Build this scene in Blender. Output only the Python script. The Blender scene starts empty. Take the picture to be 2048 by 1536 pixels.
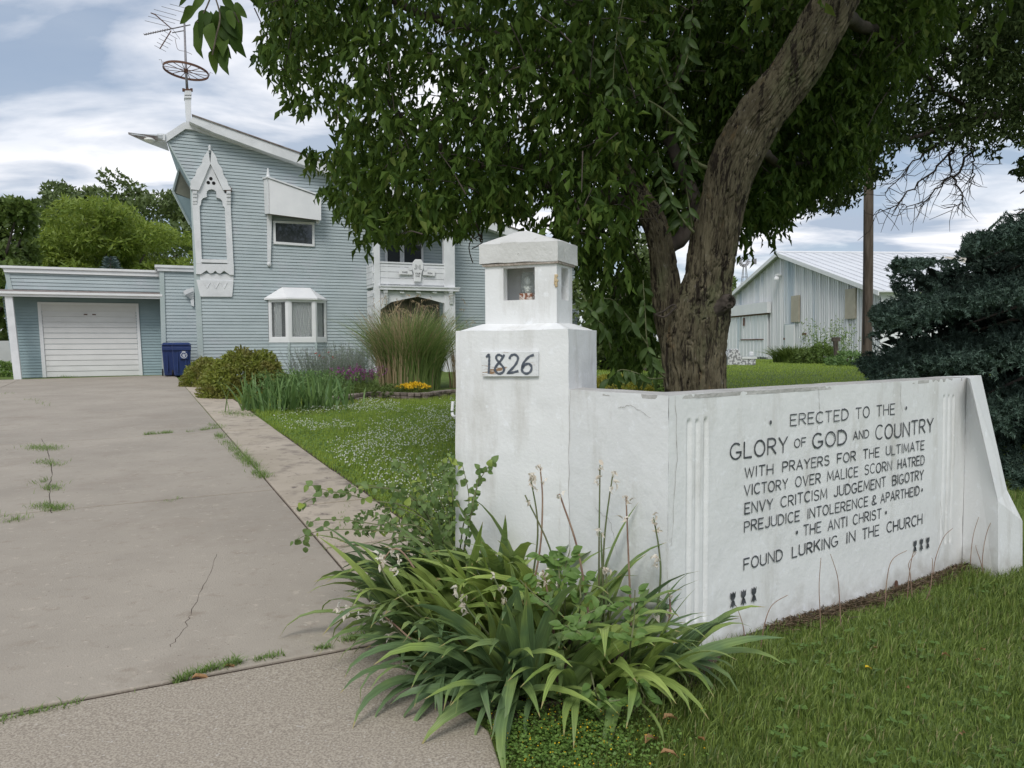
import bpy, math, random
import numpy as np
from mathutils import Vector, Matrix

random.seed(7)
RNG = np.random.default_rng(11)
SC = bpy.context.scene
COL = SC.collection

# ------------------------------------------------------------------ camera
FPX = 1538.0                                   # focal length in photo pixels (2048 wide)
PITCH = math.atan(78.0 / FPX)
ROLL = 0.0055
CAMZ = 1.5
_F0 = np.array([0, math.cos(PITCH), -math.sin(PITCH)])
_R0 = np.array([1.0, 0, 0]); _U0 = np.array([0, math.sin(PITCH), math.cos(PITCH)])
_R = _R0 * math.cos(ROLL) - _U0 * math.sin(ROLL)
_U = _U0 * math.cos(ROLL) + _R0 * math.sin(ROLL)
cam = bpy.data.cameras.new("camera"); camo = bpy.data.objects.new("camera", cam); COL.objects.link(camo)
cam.sensor_width = 36.0; cam.sensor_fit = 'HORIZONTAL'; cam.lens = FPX / 2048 * 36.0
cam.clip_start = 0.05; cam.clip_end = 3000
m = Matrix(((_R[0], _U[0], -_F0[0], 0), (_R[1], _U[1], -_F0[1], 0), (_R[2], _U[2], -_F0[2], CAMZ), (0, 0, 0, 1)))
camo.matrix_world = m
SC.camera = camo
SC.view_settings.view_transform = 'Standard'; SC.view_settings.look = 'None'
SC.view_settings.gamma = 1.0; SC.view_settings.exposure = 0.28
SC.cycles.max_bounces = 6; SC.cycles.diffuse_bounces = 3; SC.cycles.transparent_max_bounces = 8
SC.cycles.glossy_bounces = 3; SC.cycles.transmission_bounces = 6
try:
    SC.cycles.use_denoising = True
except Exception:
    pass

# ------------------------------------------------------------------ world: thin broken cloud over a blue sky
SUN_EL = math.radians(48); SUN_AZ = math.radians(190)     # behind the camera, a little to its left
w = bpy.data.worlds.new("World"); SC.world = w; w.use_nodes = True
nt = w.node_tree; nt.nodes.clear()
def N(tree, t, **kw):
    n = tree.nodes.new(t)
    for k, v in kw.items(): setattr(n, k, v)
    return n
out = N(nt, 'ShaderNodeOutputWorld'); mix = N(nt, 'ShaderNodeMixShader')
b1 = N(nt, 'ShaderNodeBackground'); b2 = N(nt, 'ShaderNodeBackground')
sky = N(nt, 'ShaderNodeTexSky'); sky.sky_type = 'NISHITA'; sky.sun_disc = False
sky.sun_elevation = SUN_EL; sky.sun_rotation = SUN_AZ
b1.inputs['Strength'].default_value = 0.10
b2.inputs['Strength'].default_value = 0.95
nt.links.new(sky.outputs[0], b1.inputs['Color'])
tc = N(nt, 'ShaderNodeTexCoord'); sep = N(nt, 'ShaderNodeSeparateXYZ')
nt.links.new(tc.outputs['Generated'], sep.inputs[0])
def math_n(op, a, b):
    n = N(nt, 'ShaderNodeMath', operation=op)
    for i, v in enumerate((a, b)):
        if isinstance(v, (int, float)): n.inputs[i].default_value = v
        else: nt.links.new(v, n.inputs[i])
    return n.outputs[0]
zc = math_n('MAXIMUM', sep.outputs[2], 0.0); zc = math_n('ADD', zc, 0.16)
cx = math_n('DIVIDE', sep.outputs[0], zc); cy = math_n('DIVIDE', sep.outputs[1], zc)
comb = N(nt, 'ShaderNodeCombineXYZ'); nt.links.new(cx, comb.inputs[0]); nt.links.new(cy, comb.inputs[1])
mp = N(nt, 'ShaderNodeMapping'); mp.inputs['Location'].default_value = (3.4, 1.2, 0); mp.inputs['Scale'].default_value = (0.75, 1.15, 1)
nt.links.new(comb.outputs[0], mp.inputs[0])
n1 = N(nt, 'ShaderNodeTexNoise'); n1.inputs['Scale'].default_value = 1.15; n1.inputs['Detail'].default_value = 6
n1.inputs['Roughness'].default_value = 0.5; n1.inputs['Distortion'].default_value = 0.35
nt.links.new(mp.outputs[0], n1.inputs['Vector'])
r1 = N(nt, 'ShaderNodeValToRGB'); r1.color_ramp.elements[0].position = 0.36; r1.color_ramp.elements[1].position = 0.60
r1.color_ramp.elements[0].color = (0.55, 0.55, 0.55, 1); r1.color_ramp.elements[1].color = (1, 1, 1, 1)
nt.links.new(n1.outputs[0], r1.inputs[0])
n2 = N(nt, 'ShaderNodeTexNoise'); n2.inputs['Scale'].default_value = 2.3; n2.inputs['Detail'].default_value = 8; n2.inputs['Roughness'].default_value = 0.52; n2.inputs['Distortion'].default_value = 0.3
mp2 = N(nt, 'ShaderNodeMapping'); mp2.inputs['Location'].default_value = (7.3, 4.2, 2); mp2.inputs['Scale'].default_value = (0.7, 1.1, 1)
nt.links.new(comb.outputs[0], mp2.inputs[0]); nt.links.new(mp2.outputs[0], n2.inputs['Vector'])
r2 = N(nt, 'ShaderNodeValToRGB')
r2.color_ramp.elements[0].position = 0.43; r2.color_ramp.elements[0].color = (0.40, 0.475, 0.59, 1)
r2.color_ramp.elements[1].position = 0.60; r2.color_ramp.elements[1].color = (0.96, 0.96, 0.99, 1)
nt.links.new(n2.outputs[0], r2.inputs[0]); nt.links.new(r2.outputs[0], b2.inputs['Color'])
nt.links.new(r1.outputs[0], mix.inputs[0]); nt.links.new(b1.outputs[0], mix.inputs[1]); nt.links.new(b2.outputs[0], mix.inputs[2])
nt.links.new(mix.outputs[0], out.inputs[0])

# ------------------------------------------------------------------ sun, veiled
sl = bpy.data.lights.new("sun", 'SUN'); sl.energy = 1.5; sl.angle = math.radians(22); sl.color = (1.0, 0.97, 0.92)
so = bpy.data.objects.new("sun", sl); COL.objects.link(so)
sd = Vector((math.sin(SUN_AZ) * math.cos(SUN_EL), math.cos(SUN_AZ) * math.cos(SUN_EL), math.sin(SUN_EL)))
so.rotation_euler = sd.to_track_quat('Z', 'Y').to_euler(); so.location = (0, -5, 30)

# ------------------------------------------------------------------ measuring helpers
CAM = np.array([0, 0, CAMZ])
def ray(px, py):
    return _F0 * FPX + _R * (px - 1024) - _U * (py - 768)
def at_y(px, py, Y):
    d = ray(px, py); return CAM + d * (Y / d[1])
def on_plane(px, py, P, n):
    d = ray(px, py); t = np.dot(np.asarray(P) - CAM, n) / np.dot(d, n); return CAM + d * t
def project(P):
    v = np.asarray(P, float) - CAM
    a = v @ _R; b = v @ _U; c = v @ _F0
    return 1024 + FPX * a / c, 768 - FPX * b / c
def sstep(a, b, x):
    t = np.clip((x - a) / (b - a), 0, 1); return t * t * (3 - 2 * t)
# sign wall line
WC = np.array([0.69, 3.38]); WD = np.array([0.816, 0.578]); WN = np.array([0.578, -0.816])
def gz(x, y):
    x = np.asarray(x, float); y = np.asarray(y, float)
    z = 0.0228 * np.clip(y, -4, 25)
    d = (x - WC[0]) * WN[0] + (y - WC[1]) * WN[1]
    dip = 0.085 * sstep(0.8, 2.6, x) * sstep(-0.25, 0.1, d) * (1 - sstep(9, 14, x))
    return z - dip
def on_ground(px, py):
    d = ray(px, py); Y = 5.0
    for _ in range(60):
        p = CAM + d * (Y / d[1]); g = float(gz(p[0], p[1]))
        t = (g - CAMZ) / d[2]; Y2 = d[1] * t
        Y = 0.5 * Y + 0.5 * Y2
    p = CAM + d * (Y / d[1]); p[2] = float(gz(p[0], p[1])); return p

# ------------------------------------------------------------------ value noise (numpy)
_perm = RNG.random((64, 64, 64)).astype(np.float32)
def vnoise(x, y, z=0.0):
    x, y, z = np.broadcast_arrays(np.asarray(x, float), np.asarray(y, float), np.asarray(z, float))
    xi = np.floor(x).astype(int); yi = np.floor(y).astype(int); zi = np.floor(z).astype(int)
    fx = x - xi; fy = y - yi; fz = z - zi
    fx = fx * fx * (3 - 2 * fx); fy = fy * fy * (3 - 2 * fy); fz = fz * fz * (3 - 2 * fz)
    def g(a, b, c): return _perm[(xi + a) % 64, (yi + b) % 64, (zi + c) % 64]
    r = 0
    for a in (0, 1):
        for b in (0, 1):
            for c in (0, 1):
                r = r + g(a, b, c) * (fx if a else 1 - fx) * (fy if b else 1 - fy) * (fz if c else 1 - fz)
    return r

# ------------------------------------------------------------------ materials
def _pos(t, stretch, coord):
    if coord == 'pos': s = N(t, 'ShaderNodeNewGeometry').outputs['Position']
    else: s = N(t, 'ShaderNodeTexCoord').outputs['Object']
    mp = N(t, 'ShaderNodeMapping'); mp.inputs['Scale'].default_value = stretch
    t.links.new(s, mp.inputs[0]); return mp.outputs[0]
def M(name, c1, c2=None, scale=3.0, rough=0.7, bump=0.0, bscale=60.0, stretch=(1, 1, 1), spec=0.3, detail=5,
      p0=0.35, p1=0.65, spots=None, coord='pos', metallic=0.0, bdist=0.01, rnd=0.0):
    m = bpy.data.materials.new(name); m.use_nodes = True; t = m.node_tree; t.nodes.clear()
    o = N(t, 'ShaderNodeOutputMaterial'); p = N(t, 'ShaderNodeBsdfPrincipled'); t.links.new(p.outputs[0], o.inputs[0])
    p.inputs['Roughness'].default_value = rough; p.inputs['Specular IOR Level'].default_value = spec
    p.inputs['Metallic'].default_value = metallic
    p.inputs['Base Color'].default_value = (*c1, 1)
    vec = _pos(t, stretch, coord)
    last = None
    if c2 is not None:
        n = N(t, 'ShaderNodeTexNoise'); n.inputs['Scale'].default_value = scale; n.inputs['Detail'].default_value = detail
        n.inputs['Roughness'].default_value = 0.6
        t.links.new(vec, n.inputs['Vector'])
        r = N(t, 'ShaderNodeValToRGB'); r.color_ramp.elements[0].position = p0; r.color_ramp.elements[1].position = p1
        r.color_ramp.elements[0].color = (*c1, 1); r.color_ramp.elements[1].color = (*c2, 1)
        t.links.new(n.outputs[0], r.inputs[0]); last = r.outputs[0]
    if spots:                                              # list of (colour, scale, threshold, width, stretch)
        for (c, sc, th, wd, st) in spots:
            v2 = _pos(t, st, coord)
            n = N(t, 'ShaderNodeTexNoise'); n.inputs['Scale'].default_value = sc; n.inputs['Detail'].default_value = 6
            n.inputs['Roughness'].default_value = 0.65
            t.links.new(v2, n.inputs['Vector'])
            r = N(t, 'ShaderNodeValToRGB'); r.color_ramp.elements[0].position = th; r.color_ramp.elements[1].position = th + wd
            r.color_ramp.elements[0].color = (0, 0, 0, 1); r.color_ramp.elements[1].color = (1, 1, 1, 1)
            t.links.new(n.outputs[0], r.inputs[0])
            mx = N(t, 'ShaderNodeMixRGB'); t.links.new(r.outputs[0], mx.inputs[0])
            if last is None: mx.inputs[1].default_value = (*c1, 1)
            else: t.links.new(last, mx.inputs[1])
            mx.inputs[2].default_value = (*c, 1); last = mx.outputs[0]
    if rnd > 0:
        oi = N(t, 'ShaderNodeObjectInfo'); hs = N(t, 'ShaderNodeHueSaturation')
        mr = N(t, 'ShaderNodeMapRange'); mr.inputs['To Min'].default_value = 1 - rnd; mr.inputs['To Max'].default_value = 1 + rnd
        t.links.new(oi.outputs['Random'], mr.inputs['Value']); t.links.new(mr.outputs[0], hs.inputs['Value'])
        if last is None: hs.inputs['Color'].default_value = (*c1, 1)
        else: t.links.new(last, hs.inputs['Color'])
        last = hs.outputs[0]
    if last is not None: t.links.new(last, p.inputs['Base Color'])
    if bump > 0:
        n = N(t, 'ShaderNodeTexNoise'); n.inputs['Scale'].default_value = bscale; n.inputs['Detail'].default_value = 6
        t.links.new(vec, n.inputs['Vector'])
        b = N(t, 'ShaderNodeBump'); b.inputs['Strength'].default_value = bump; b.inputs['Distance'].default_value = bdist
        t.links.new(n.outputs[0], b.inputs['Height']); t.links.new(b.outputs[0], p.inputs['Normal'])
    return m
def boards(m, amt=.045):
    t = m.node_tree; p = next(n for n in t.nodes if n.type == 'BSDF_PRINCIPLED'); src = p.inputs['Base Color'].links[0].from_socket
    g = N(t, 'ShaderNodeNewGeometry'); mr = N(t, 'ShaderNodeMapRange'); mr.inputs['To Min'].default_value = 1 - amt; mr.inputs['To Max'].default_value = 1 + amt
    hs = N(t, 'ShaderNodeHueSaturation'); t.links.new(g.outputs['Random Per Island'], mr.inputs['Value']); t.links.new(mr.outputs[0], hs.inputs['Value']); t.links.new(src, hs.inputs['Color']); t.links.new(hs.outputs[0], p.inputs['Base Color'])
def LM(name, c1, c2, trans=0.3, rough=0.5, spec=0.35, c3=None, patch=None):
    """leaf: colour differs from leaf to leaf, some light passes through"""
    m = bpy.data.materials.new(name); m.use_nodes = True; t = m.node_tree; t.nodes.clear()
    o = N(t, 'ShaderNodeOutputMaterial'); p = N(t, 'ShaderNodeBsdfPrincipled')
    p.inputs['Roughness'].default_value = rough; p.inputs['Specular IOR Level'].default_value = spec
    g = N(t, 'ShaderNodeNewGeometry'); oi = N(t, 'ShaderNodeObjectInfo')
    a = N(t, 'ShaderNodeMath', operation='ADD'); t.links.new(g.outputs['Random Per Island'], a.inputs[0]); t.links.new(oi.outputs['Random'], a.inputs[1])
    fr = N(t, 'ShaderNodeMath', operation='FRACT'); t.links.new(a.outputs[0], fr.inputs[0])
    r = N(t, 'ShaderNodeValToRGB'); r.color_ramp.elements[0].color = (*c1, 1); r.color_ramp.elements[1].color = (*c2, 1)
    if c3 is not None:
        r.color_ramp.elements[1].position = 0.93
        e = r.color_ramp.elements.new(0.97); e.color = (*c3, 1)
    t.links.new(fr.outputs[0], r.inputs[0]); colr = r.outputs[0]
    if patch is not None:
        n = N(t, 'ShaderNodeTexNoise'); n.inputs['Scale'].default_value = patch[1]; n.inputs['Detail'].default_value = 4
        t.links.new(g.outputs['Position'], n.inputs['Vector'])
        rr = N(t, 'ShaderNodeValToRGB'); rr.color_ramp.elements[0].position = 0.42; rr.color_ramp.elements[1].position = 0.62
        t.links.new(n.outputs[0], rr.inputs[0])
        mx = N(t, 'ShaderNodeMixRGB'); t.links.new(rr.outputs[0], mx.inputs[0]); t.links.new(colr, mx.inputs[1])
        mx.inputs[2].default_value = (*patch[0], 1); colr = mx.outputs[0]
    t.links.new(colr, p.inputs['Base Color'])
    tr = N(t, 'ShaderNodeBsdfTranslucent'); hs = N(t, 'ShaderNodeHueSaturation'); hs.inputs['Value'].default_value = 1.5
    hs.inputs['Hue'].default_value = 0.485
    t.links.new(colr, hs.inputs['Color']); t.links.new(hs.outputs[0], tr.inputs['Color'])
    mx = N(t, 'ShaderNodeMixShader'); mx.inputs[0].default_value = trans
    t.links.new(p.outputs[0], mx.inputs[1]); t.links.new(tr.outputs[0], mx.inputs[2]); t.links.new(mx.outputs[0], o.inputs[0])
    return m
def add_tips(m, tip=(0.36, 0.31, 0.13), wid=.05):
    t = m.node_tree; p = next(n for n in t.nodes if n.type == 'BSDF_PRINCIPLED'); src = p.inputs['Base Color'].links[0].from_socket
    a = N(t, 'ShaderNodeAttribute'); a.attribute_name = 'along'; oi = N(t, 'ShaderNodeObjectInfo')
    ml = N(t, 'ShaderNodeMath', operation='MULTIPLY_ADD'); t.links.new(oi.outputs['Random'], ml.inputs[0]); ml.inputs[1].default_value = wid; t.links.new(a.outputs['Fac'], ml.inputs[2])
    r = N(t, 'ShaderNodeValToRGB'); r.color_ramp.elements[0].position = .985; r.color_ramp.elements[1].position = 1.0; t.links.new(ml.outputs[0], r.inputs[0])
    # fine lengthwise ribs
    tc_ = N(t, 'ShaderNodeTexCoord'); mp_ = N(t, 'ShaderNodeMapping'); mp_.inputs['Scale'].default_value = (1.2, 130, 6); t.links.new(tc_.outputs['Object'], mp_.inputs[0])
    n = N(t, 'ShaderNodeTexNoise'); n.inputs['Scale'].default_value = 1.0; n.inputs['Detail'].default_value = 2; t.links.new(mp_.outputs[0], n.inputs['Vector'])
    hs = N(t, 'ShaderNodeHueSaturation'); mr = N(t, 'ShaderNodeMapRange'); mr.inputs['From Min'].default_value = .3; mr.inputs['From Max'].default_value = .7; mr.inputs['To Min'].default_value = .72; mr.inputs['To Max'].default_value = 1.25
    t.links.new(n.outputs[0], mr.inputs['Value']); t.links.new(mr.outputs[0], hs.inputs['Value']); t.links.new(src, hs.inputs['Color'])
    mx = N(t, 'ShaderNodeMixRGB'); t.links.new(r.outputs[0], mx.inputs[0]); t.links.new(hs.outputs[0], mx.inputs[1]); mx.inputs[2].default_value = (*tip, 1)
    t.links.new(mx.outputs[0], p.inputs['Base Color'])
    for n_ in t.nodes:
        if n_.type == 'BSDF_TRANSLUCENT': h2 = n_.inputs['Color'].links[0].from_node; t.links.new(mx.outputs[0], h2.inputs['Color'])
def glass_mat(name, tint=(0.05, 0.055, 0.06), rough=0.03):
    m = bpy.data.materials.new(name); m.use_nodes = True; p = m.node_tree.nodes['Principled BSDF']
    p.inputs['Base Color'].default_value = (*tint, 1); p.inputs['Roughness'].default_value = rough
    p.inputs['Specular IOR Level'].default_value = 0.8
    return m

MT = {}
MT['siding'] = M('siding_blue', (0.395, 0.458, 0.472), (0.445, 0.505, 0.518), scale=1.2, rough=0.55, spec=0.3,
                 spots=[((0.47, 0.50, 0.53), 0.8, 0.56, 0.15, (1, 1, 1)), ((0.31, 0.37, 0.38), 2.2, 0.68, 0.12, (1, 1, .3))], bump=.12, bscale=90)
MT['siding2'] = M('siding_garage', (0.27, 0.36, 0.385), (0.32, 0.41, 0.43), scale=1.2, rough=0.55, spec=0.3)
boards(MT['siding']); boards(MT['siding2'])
MT['trim'] = M('weathered_white_trim', (0.76, 0.77, 0.78), (0.66, 0.67, 0.68), scale=2.5, rough=0.6,
               spots=[((0.42, 0.40, 0.37), 5.0, 0.66, 0.10, (1, 1, .5))], bump=.15, bscale=50)
MT['trim_clean'] = M('clean_white_trim', (0.8, 0.8, 0.8), (0.74, 0.745, 0.75), scale=2, rough=0.45)
MT['trim_grey'] = M('grey_green_trim', (0.40, 0.47, 0.46), (0.46, 0.52, 0.52), scale=2, rough=0.6)
MT['rot'] = M('rotten_wood', (0.10, 0.045, 0.03), (0.2, 0.12, 0.09), scale=20, rough=0.9, bump=.6)
MT['roof'] = M('roof_edge', (0.16, 0.12, 0.11), (0.3, 0.27, 0.25), scale=6, rough=.85)
MT['soffit'] = M('soffit_olive', (0.20, 0.20, 0.16), (0.26, 0.26, 0.21), scale=3, rough=.8)
MT['door_white'] = M('garage_door_white', (0.72, 0.715, 0.70), (0.66, 0.655, 0.64), scale=1.5, rough=.5, stretch=(1, 1, 2))
MT['dark'] = M('dark_void', (0.012, 0.012, 0.012), rough=.9)
MT['glass'] = glass_mat('window_glass')
MT['curtain'] = M('net_curtain', (0.52, 0.52, 0.53), (0.46, 0.46, 0.47), scale=9, stretch=(3, 3, .25), rough=.9)
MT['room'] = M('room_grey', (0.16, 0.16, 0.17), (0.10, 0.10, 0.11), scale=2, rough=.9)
MT['wood_brown'] = M('old_timber', (0.10, 0.065, 0.045), (0.17, 0.12, 0.085), scale=6, stretch=(1, 1, 8), rough=.9, bump=.4)
MT['stucco'] = M('painted_stucco', (0.80, 0.805, 0.80), (0.75, 0.755, 0.75), scale=2.2, rough=0.65, bump=.22, bscale=55, bdist=.008,
                 spots=[((0.60, 0.59, 0.56), 3.0, 0.52, 0.22, (2.2, 2.2, .45)), ((0.50, 0.47, 0.43), 5.0, 0.66, 0.12, (3, 3, .25)), ((0.34, 0.29, 0.25), 11, 0.72, 0.06, (1, 1, .3)),
                        ((0.84, 0.85, 0.86), 14, .58, .1, (1, 1, 1))])
def splash(m, col, z0, z1):
    t = m.node_tree; p = next(n for n in t.nodes if n.type == 'BSDF_PRINCIPLED'); src = p.inputs['Base Color'].links[0].from_socket
    g = N(t, 'ShaderNodeNewGeometry'); sx = N(t, 'ShaderNodeSeparateXYZ'); t.links.new(g.outputs['Position'], sx.inputs[0])
    n = N(t, 'ShaderNodeTexNoise'); n.inputs['Scale'].default_value = 7; n.inputs['Detail'].default_value = 6; t.links.new(g.outputs['Position'], n.inputs['Vector'])
    ml = N(t, 'ShaderNodeMath', operation='MULTIPLY_ADD'); t.links.new(n.outputs[0], ml.inputs[0]); ml.inputs[1].default_value = .5; t.links.new(sx.outputs[2], ml.inputs[2])
    mr = N(t, 'ShaderNodeMapRange'); mr.inputs['From Min'].default_value = z0; mr.inputs['From Max'].default_value = z1; mr.inputs['To Min'].default_value = .75; mr.inputs['To Max'].default_value = 0
    t.links.new(ml.outputs[0], mr.inputs['Value']); mx = N(t, 'ShaderNodeMixRGB'); t.links.new(mr.outputs[0], mx.inputs[0]); t.links.new(src, mx.inputs[1]); mx.inputs[2].default_value = (*col, 1); t.links.new(mx.outputs[0], p.inputs['Base Color'])
splash(MT['stucco'], (.36, .33, .28), .20, .42)
MT['stucco_cap'] = M('cap_stucco', (0.66, 0.655, 0.635), (0.60, 0.595, 0.57), scale=5, rough=0.8, bump=.35, bscale=45, bdist=.012,
                     spots=[((0.45, 0.43, 0.39), 9.0, 0.60, 0.16, (1.6, 1.6, .7)), ((0.22, 0.2, 0.18), 30, 0.68, 0.06, (1, 1, 1))])
MT['stucco_grey'] = M('wall_top_cement', (0.42, 0.41, 0.39), (0.55, 0.54, 0.52), scale=7, rough=0.85, bump=.6, bscale=60)
MT['letter'] = M('lettering_paint', (0.04, 0.045, 0.05), (0.10, 0.105, 0.115), scale=22, rough=.6, spots=[((.45, .45, .45), 60, .70, .04, (1, 1, 1))])
MT['letter_blue'] = M('number_paint', (0.07, 0.085, 0.11), (0.12, 0.135, 0.16), scale=40, rough=.6)
MT['board'] = M('peeling_board', (0.78, 0.79, 0.79), (0.7, 0.71, 0.71), scale=8, rough=.7, coord='obj', bump=.3,
                spots=[((0.30, 0.19, 0.11), 7, 0.60, 0.05, (1, 1, 7)), ((0.33, 0.2, 0.12), 30, 0.66, 0.04, (.5, 1, 3))])
MT['concrete'] = M('driveway_concrete', (0.330, 0.290, 0.240), (0.400, 0.352, 0.292), scale=0.8, rough=.85, bump=.35, bscale=110, rnd=.035,
                   spots=[((0.29, 0.245, 0.198), 1.1, 0.54, 0.25, (1, 1, 1)), ((0.31, 0.262, 0.21), 8, 0.56, 0.16, (1, 1, 1)), ((0.45, 0.39, 0.32), 15, 0.60, 0.08, (1, 1, 1)), ((0.50, 0.45, 0.38), 34, 0.65, 0.05, (.6, 1, 1)),
                          ((0.16, 0.13, 0.105), 46, 0.65, 0.05, (1, 1, 1))])
MT['strip'] = M('walk_concrete', (0.41, 0.35, 0.275), (0.50, 0.43, 0.345), scale=1.6, rough=.88, bump=.4, bscale=100, rnd=.07,
                spots=[((0.22, 0.185, 0.155), 3, 0.52, 0.18, (1, 1, 1)), ((0.17, 0.14, 0.12), 9, 0.6, 0.1, (1, 1, 1)), ((0.50, 0.48, 0.45), 22, 0.67, 0.06, (1, 1, 1))])
MT['aggregate'] = M('exposed_aggregate', (0.26, 0.22, 0.178), (0.44, 0.385, 0.31), scale=120, p0=.38, p1=.60, rough=.9, bump=.5, bscale=90, detail=3, bdist=.005,
                    spots=[((0.50, 0.46, 0.41), 60, 0.62, 0.05, (1, 1, 1)), ((0.18, 0.15, 0.12), 75, 0.64, 0.05, (1, 1, 1)), ((0.30, 0.25, 0.2), 1.6, 0.62, 0.3, (1, 1, 1))])
MT['soil'] = M('garden_soil', (0.045, 0.032, 0.024), (0.11, 0.085, 0.065), scale=30, rough=.95, bump=.8, bscale=50)
MT['lawn'] = M('lawn_ground', (0.085, 0.13, 0.024), (0.15, 0.21, 0.045), scale=1.3, rough=.95, bump=.7, bscale=40, bdist=.03,
               spots=[((0.09, 0.12, 0.035), 7, 0.55, 0.15, (1, 1, 1)), ((0.03, 0.045, 0.015), 25, 0.55, 0.15, (1, 1, 1))])
MT['bark'] = M('furrowed_bark', (0.078, 0.065, 0.040), (0.165, 0.143, 0.092), scale=11, stretch=(1, 1, .22), rough=.95, bump=1.0, bscale=30, bdist=.03,
               spots=[((0.20, 0.125, 0.055), 4, 0.60, 0.14, (1, 1, .5)), ((0.27, 0.245, 0.205), 18, 0.62, 0.08, (1, 1, .5)), ((0.11, 0.115, 0.06), 2.5, 0.54, 0.15, (1, 1, .5)), ((0.026, 0.020, 0.014), 15, 0.54, 0.05, (1, 1, .14)), ((0.026, 0.020, 0.014), 26, 0.58, 0.04, (1, 1, .2))])
MT['bark_dark'] = M('dark_bark', (0.05, 0.042, 0.035), (0.11, 0.09, 0.075), scale=9, stretch=(1, 1, .3), rough=.95, bump=.6)
MT['twig'] = M('twig_bark', (0.06, 0.05, 0.035), (0.12, 0.1, 0.07), scale=20, rough=.9)
MT['green_twig'] = M('green_shoot', (0.12, 0.13, 0.06), (0.17, 0.18, 0.09), scale=10, rough=.7)
MT['leaf_main'] = LM('tree_leaf', (0.032, 0.066, 0.010), (0.090, 0.148, 0.026), trans=.33, rough=.6, spec=.14, c3=(0.12, 0.16, 0.035))
MT['leaf_bright'] = LM('shoot_leaf', (0.05, 0.09, 0.02), (0.09, 0.15, 0.04), trans=.3)
MT['leaf_far'] = LM('far_leaf', (0.028, 0.048, 0.015), (0.065, 0.095, 0.03), trans=.3, rough=.7, spec=.1)
MT['leaf_willow'] = LM('willow_leaf', (0.14, 0.21, 0.03), (0.25, 0.325, 0.055), trans=.35)
MT['leaf_dark'] = LM('dark_leaf', (0.07, 0.105, 0.03), (0.14, 0.19, 0.06), trans=.25)
MT['leaf_mid'] = LM('mid_leaf', (0.075, 0.12, 0.025), (0.14, 0.20, 0.045), trans=.25)
MT['spruce'] = LM('blue_spruce_needle', (0.042, 0.075, 0.056), (0.115, 0.175, 0.135), trans=.05, rough=.6)
MT['iris'] = LM('iris_leaf', (0.19, 0.275, 0.065), (0.36, 0.45, 0.12), trans=.22, rough=.45, spec=.3, patch=((0.13, 0.205, 0.09), 2.2))
MT['iris_bed'] = LM('bed_iris_leaf', (0.10, 0.19, 0.06), (0.2, 0.31, 0.10), trans=.25)
add_tips(MT['iris'])
MT['peony'] = LM('compound_leaf', (0.09, 0.165, 0.035), (0.15, 0.25, 0.06), trans=.3)
MT['heart'] = LM('heart_leaf', (0.10, 0.165, 0.05), (0.18, 0.265, 0.085), trans=.35, c3=(0.28, 0.36, 0.07))
MT['clover'] = LM('clover_leaf', (0.10, 0.185, 0.04), (0.19, 0.30, 0.065), trans=.25)
MT['grass'] = LM('grass_blade', (0.055, 0.10, 0.018), (0.235, 0.31, 0.07), trans=.3, c3=(0.30, 0.27, 0.13))
MT['grass_left'] = LM('grass_blade_left', (0.19, 0.29, 0.04), (0.36, 0.46, 0.08), trans=.3)
MT['weed'] = LM('weed_blade', (0.12, 0.2, 0.05), (0.22, 0.33, 0.08), trans=.3)
MT['spirea'] = LM('shrub_leaf', (0.14, 0.18, 0.03), (0.28, 0.32, 0.055), trans=.3, patch=((0.20, 0.19, 0.05), 3.0))
MT['orn'] = LM('reed_blade', (0.14, 0.225, 0.065), (0.29, 0.37, 0.13), trans=.25, c3=(0.42, 0.35, 0.2))
MT['straw'] = LM('dry_reed', (0.36, 0.27, 0.16), (0.55, 0.44, 0.28), trans=.2)
MT['lavender'] = LM('grey_leaf', (0.18, 0.22, 0.16), (0.3, 0.34, 0.27), trans=.2)
MT['paper'] = LM('withered_petal', (0.62, 0.54, 0.44), (0.82, 0.78, 0.70), trans=.3)
MT['brown'] = LM('dead_leaf', (0.28, 0.14, 0.06), (0.5, 0.3, 0.15), trans=.2)
MT['stalk'] = M('dry_stalk', (0.22, 0.13, 0.10), (0.34, 0.24, 0.17), scale=15, rough=.8)
MT['stalk_green'] = M('green_stalk', (0.12, 0.17, 0.07), (0.16, 0.15, 0.08), scale=8, rough=.7)
MT['white_fl'] = LM('white_flower', (0.62, 0.66, 0.52), (0.82, 0.84, 0.74), trans=.2)
MT['yellow_fl'] = LM('yellow_flower', (0.75, 0.48, 0.02), (0.85, 0.62, 0.03), trans=.2)
MT['purple_fl'] = LM('purple_flower', (0.30, 0.06, 0.26), (0.42, 0.12, 0.36), trans=.2)
MT['red_fl'] = LM('red_flower', (0.6, 0.07, 0.04), (0.75, 0.15, 0.09), trans=.2)
MT['bin'] = M('blue_plastic', (0.012, 0.030, 0.115), (0.016, 0.038, 0.14), scale=5, rough=.42, spec=.5)
MT['black'] = M('black_rubber', (0.02, 0.02, 0.02), rough=.7)
MT['white_print'] = M('white_print', (0.7, 0.72, 0.75), rough=.6)
MT['rust'] = M('rusted_iron', (0.09, 0.045, 0.03), (0.17, 0.09, 0.06), scale=30, rough=.8)
MT['alu'] = M('antenna_metal', (0.20, 0.19, 0.20), (0.28, 0.27, 0.28), scale=20, rough=.5, metallic=.4)
MT['barn'] = M('barn_steel', (0.72, 0.74, 0.75), (0.80, 0.81, 0.82), scale=.6, stretch=(1, 3, .2), rough=.45, spec=.4,
               spots=[((0.52, 0.60, 0.66), .45, 0.55, 0.12, (1, 1.6, .12))])
MT['barn_roof'] = M('barn_roof_steel', (0.66, 0.67, 0.69), (0.74, 0.75, 0.77), scale=.5, rough=.4)
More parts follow.
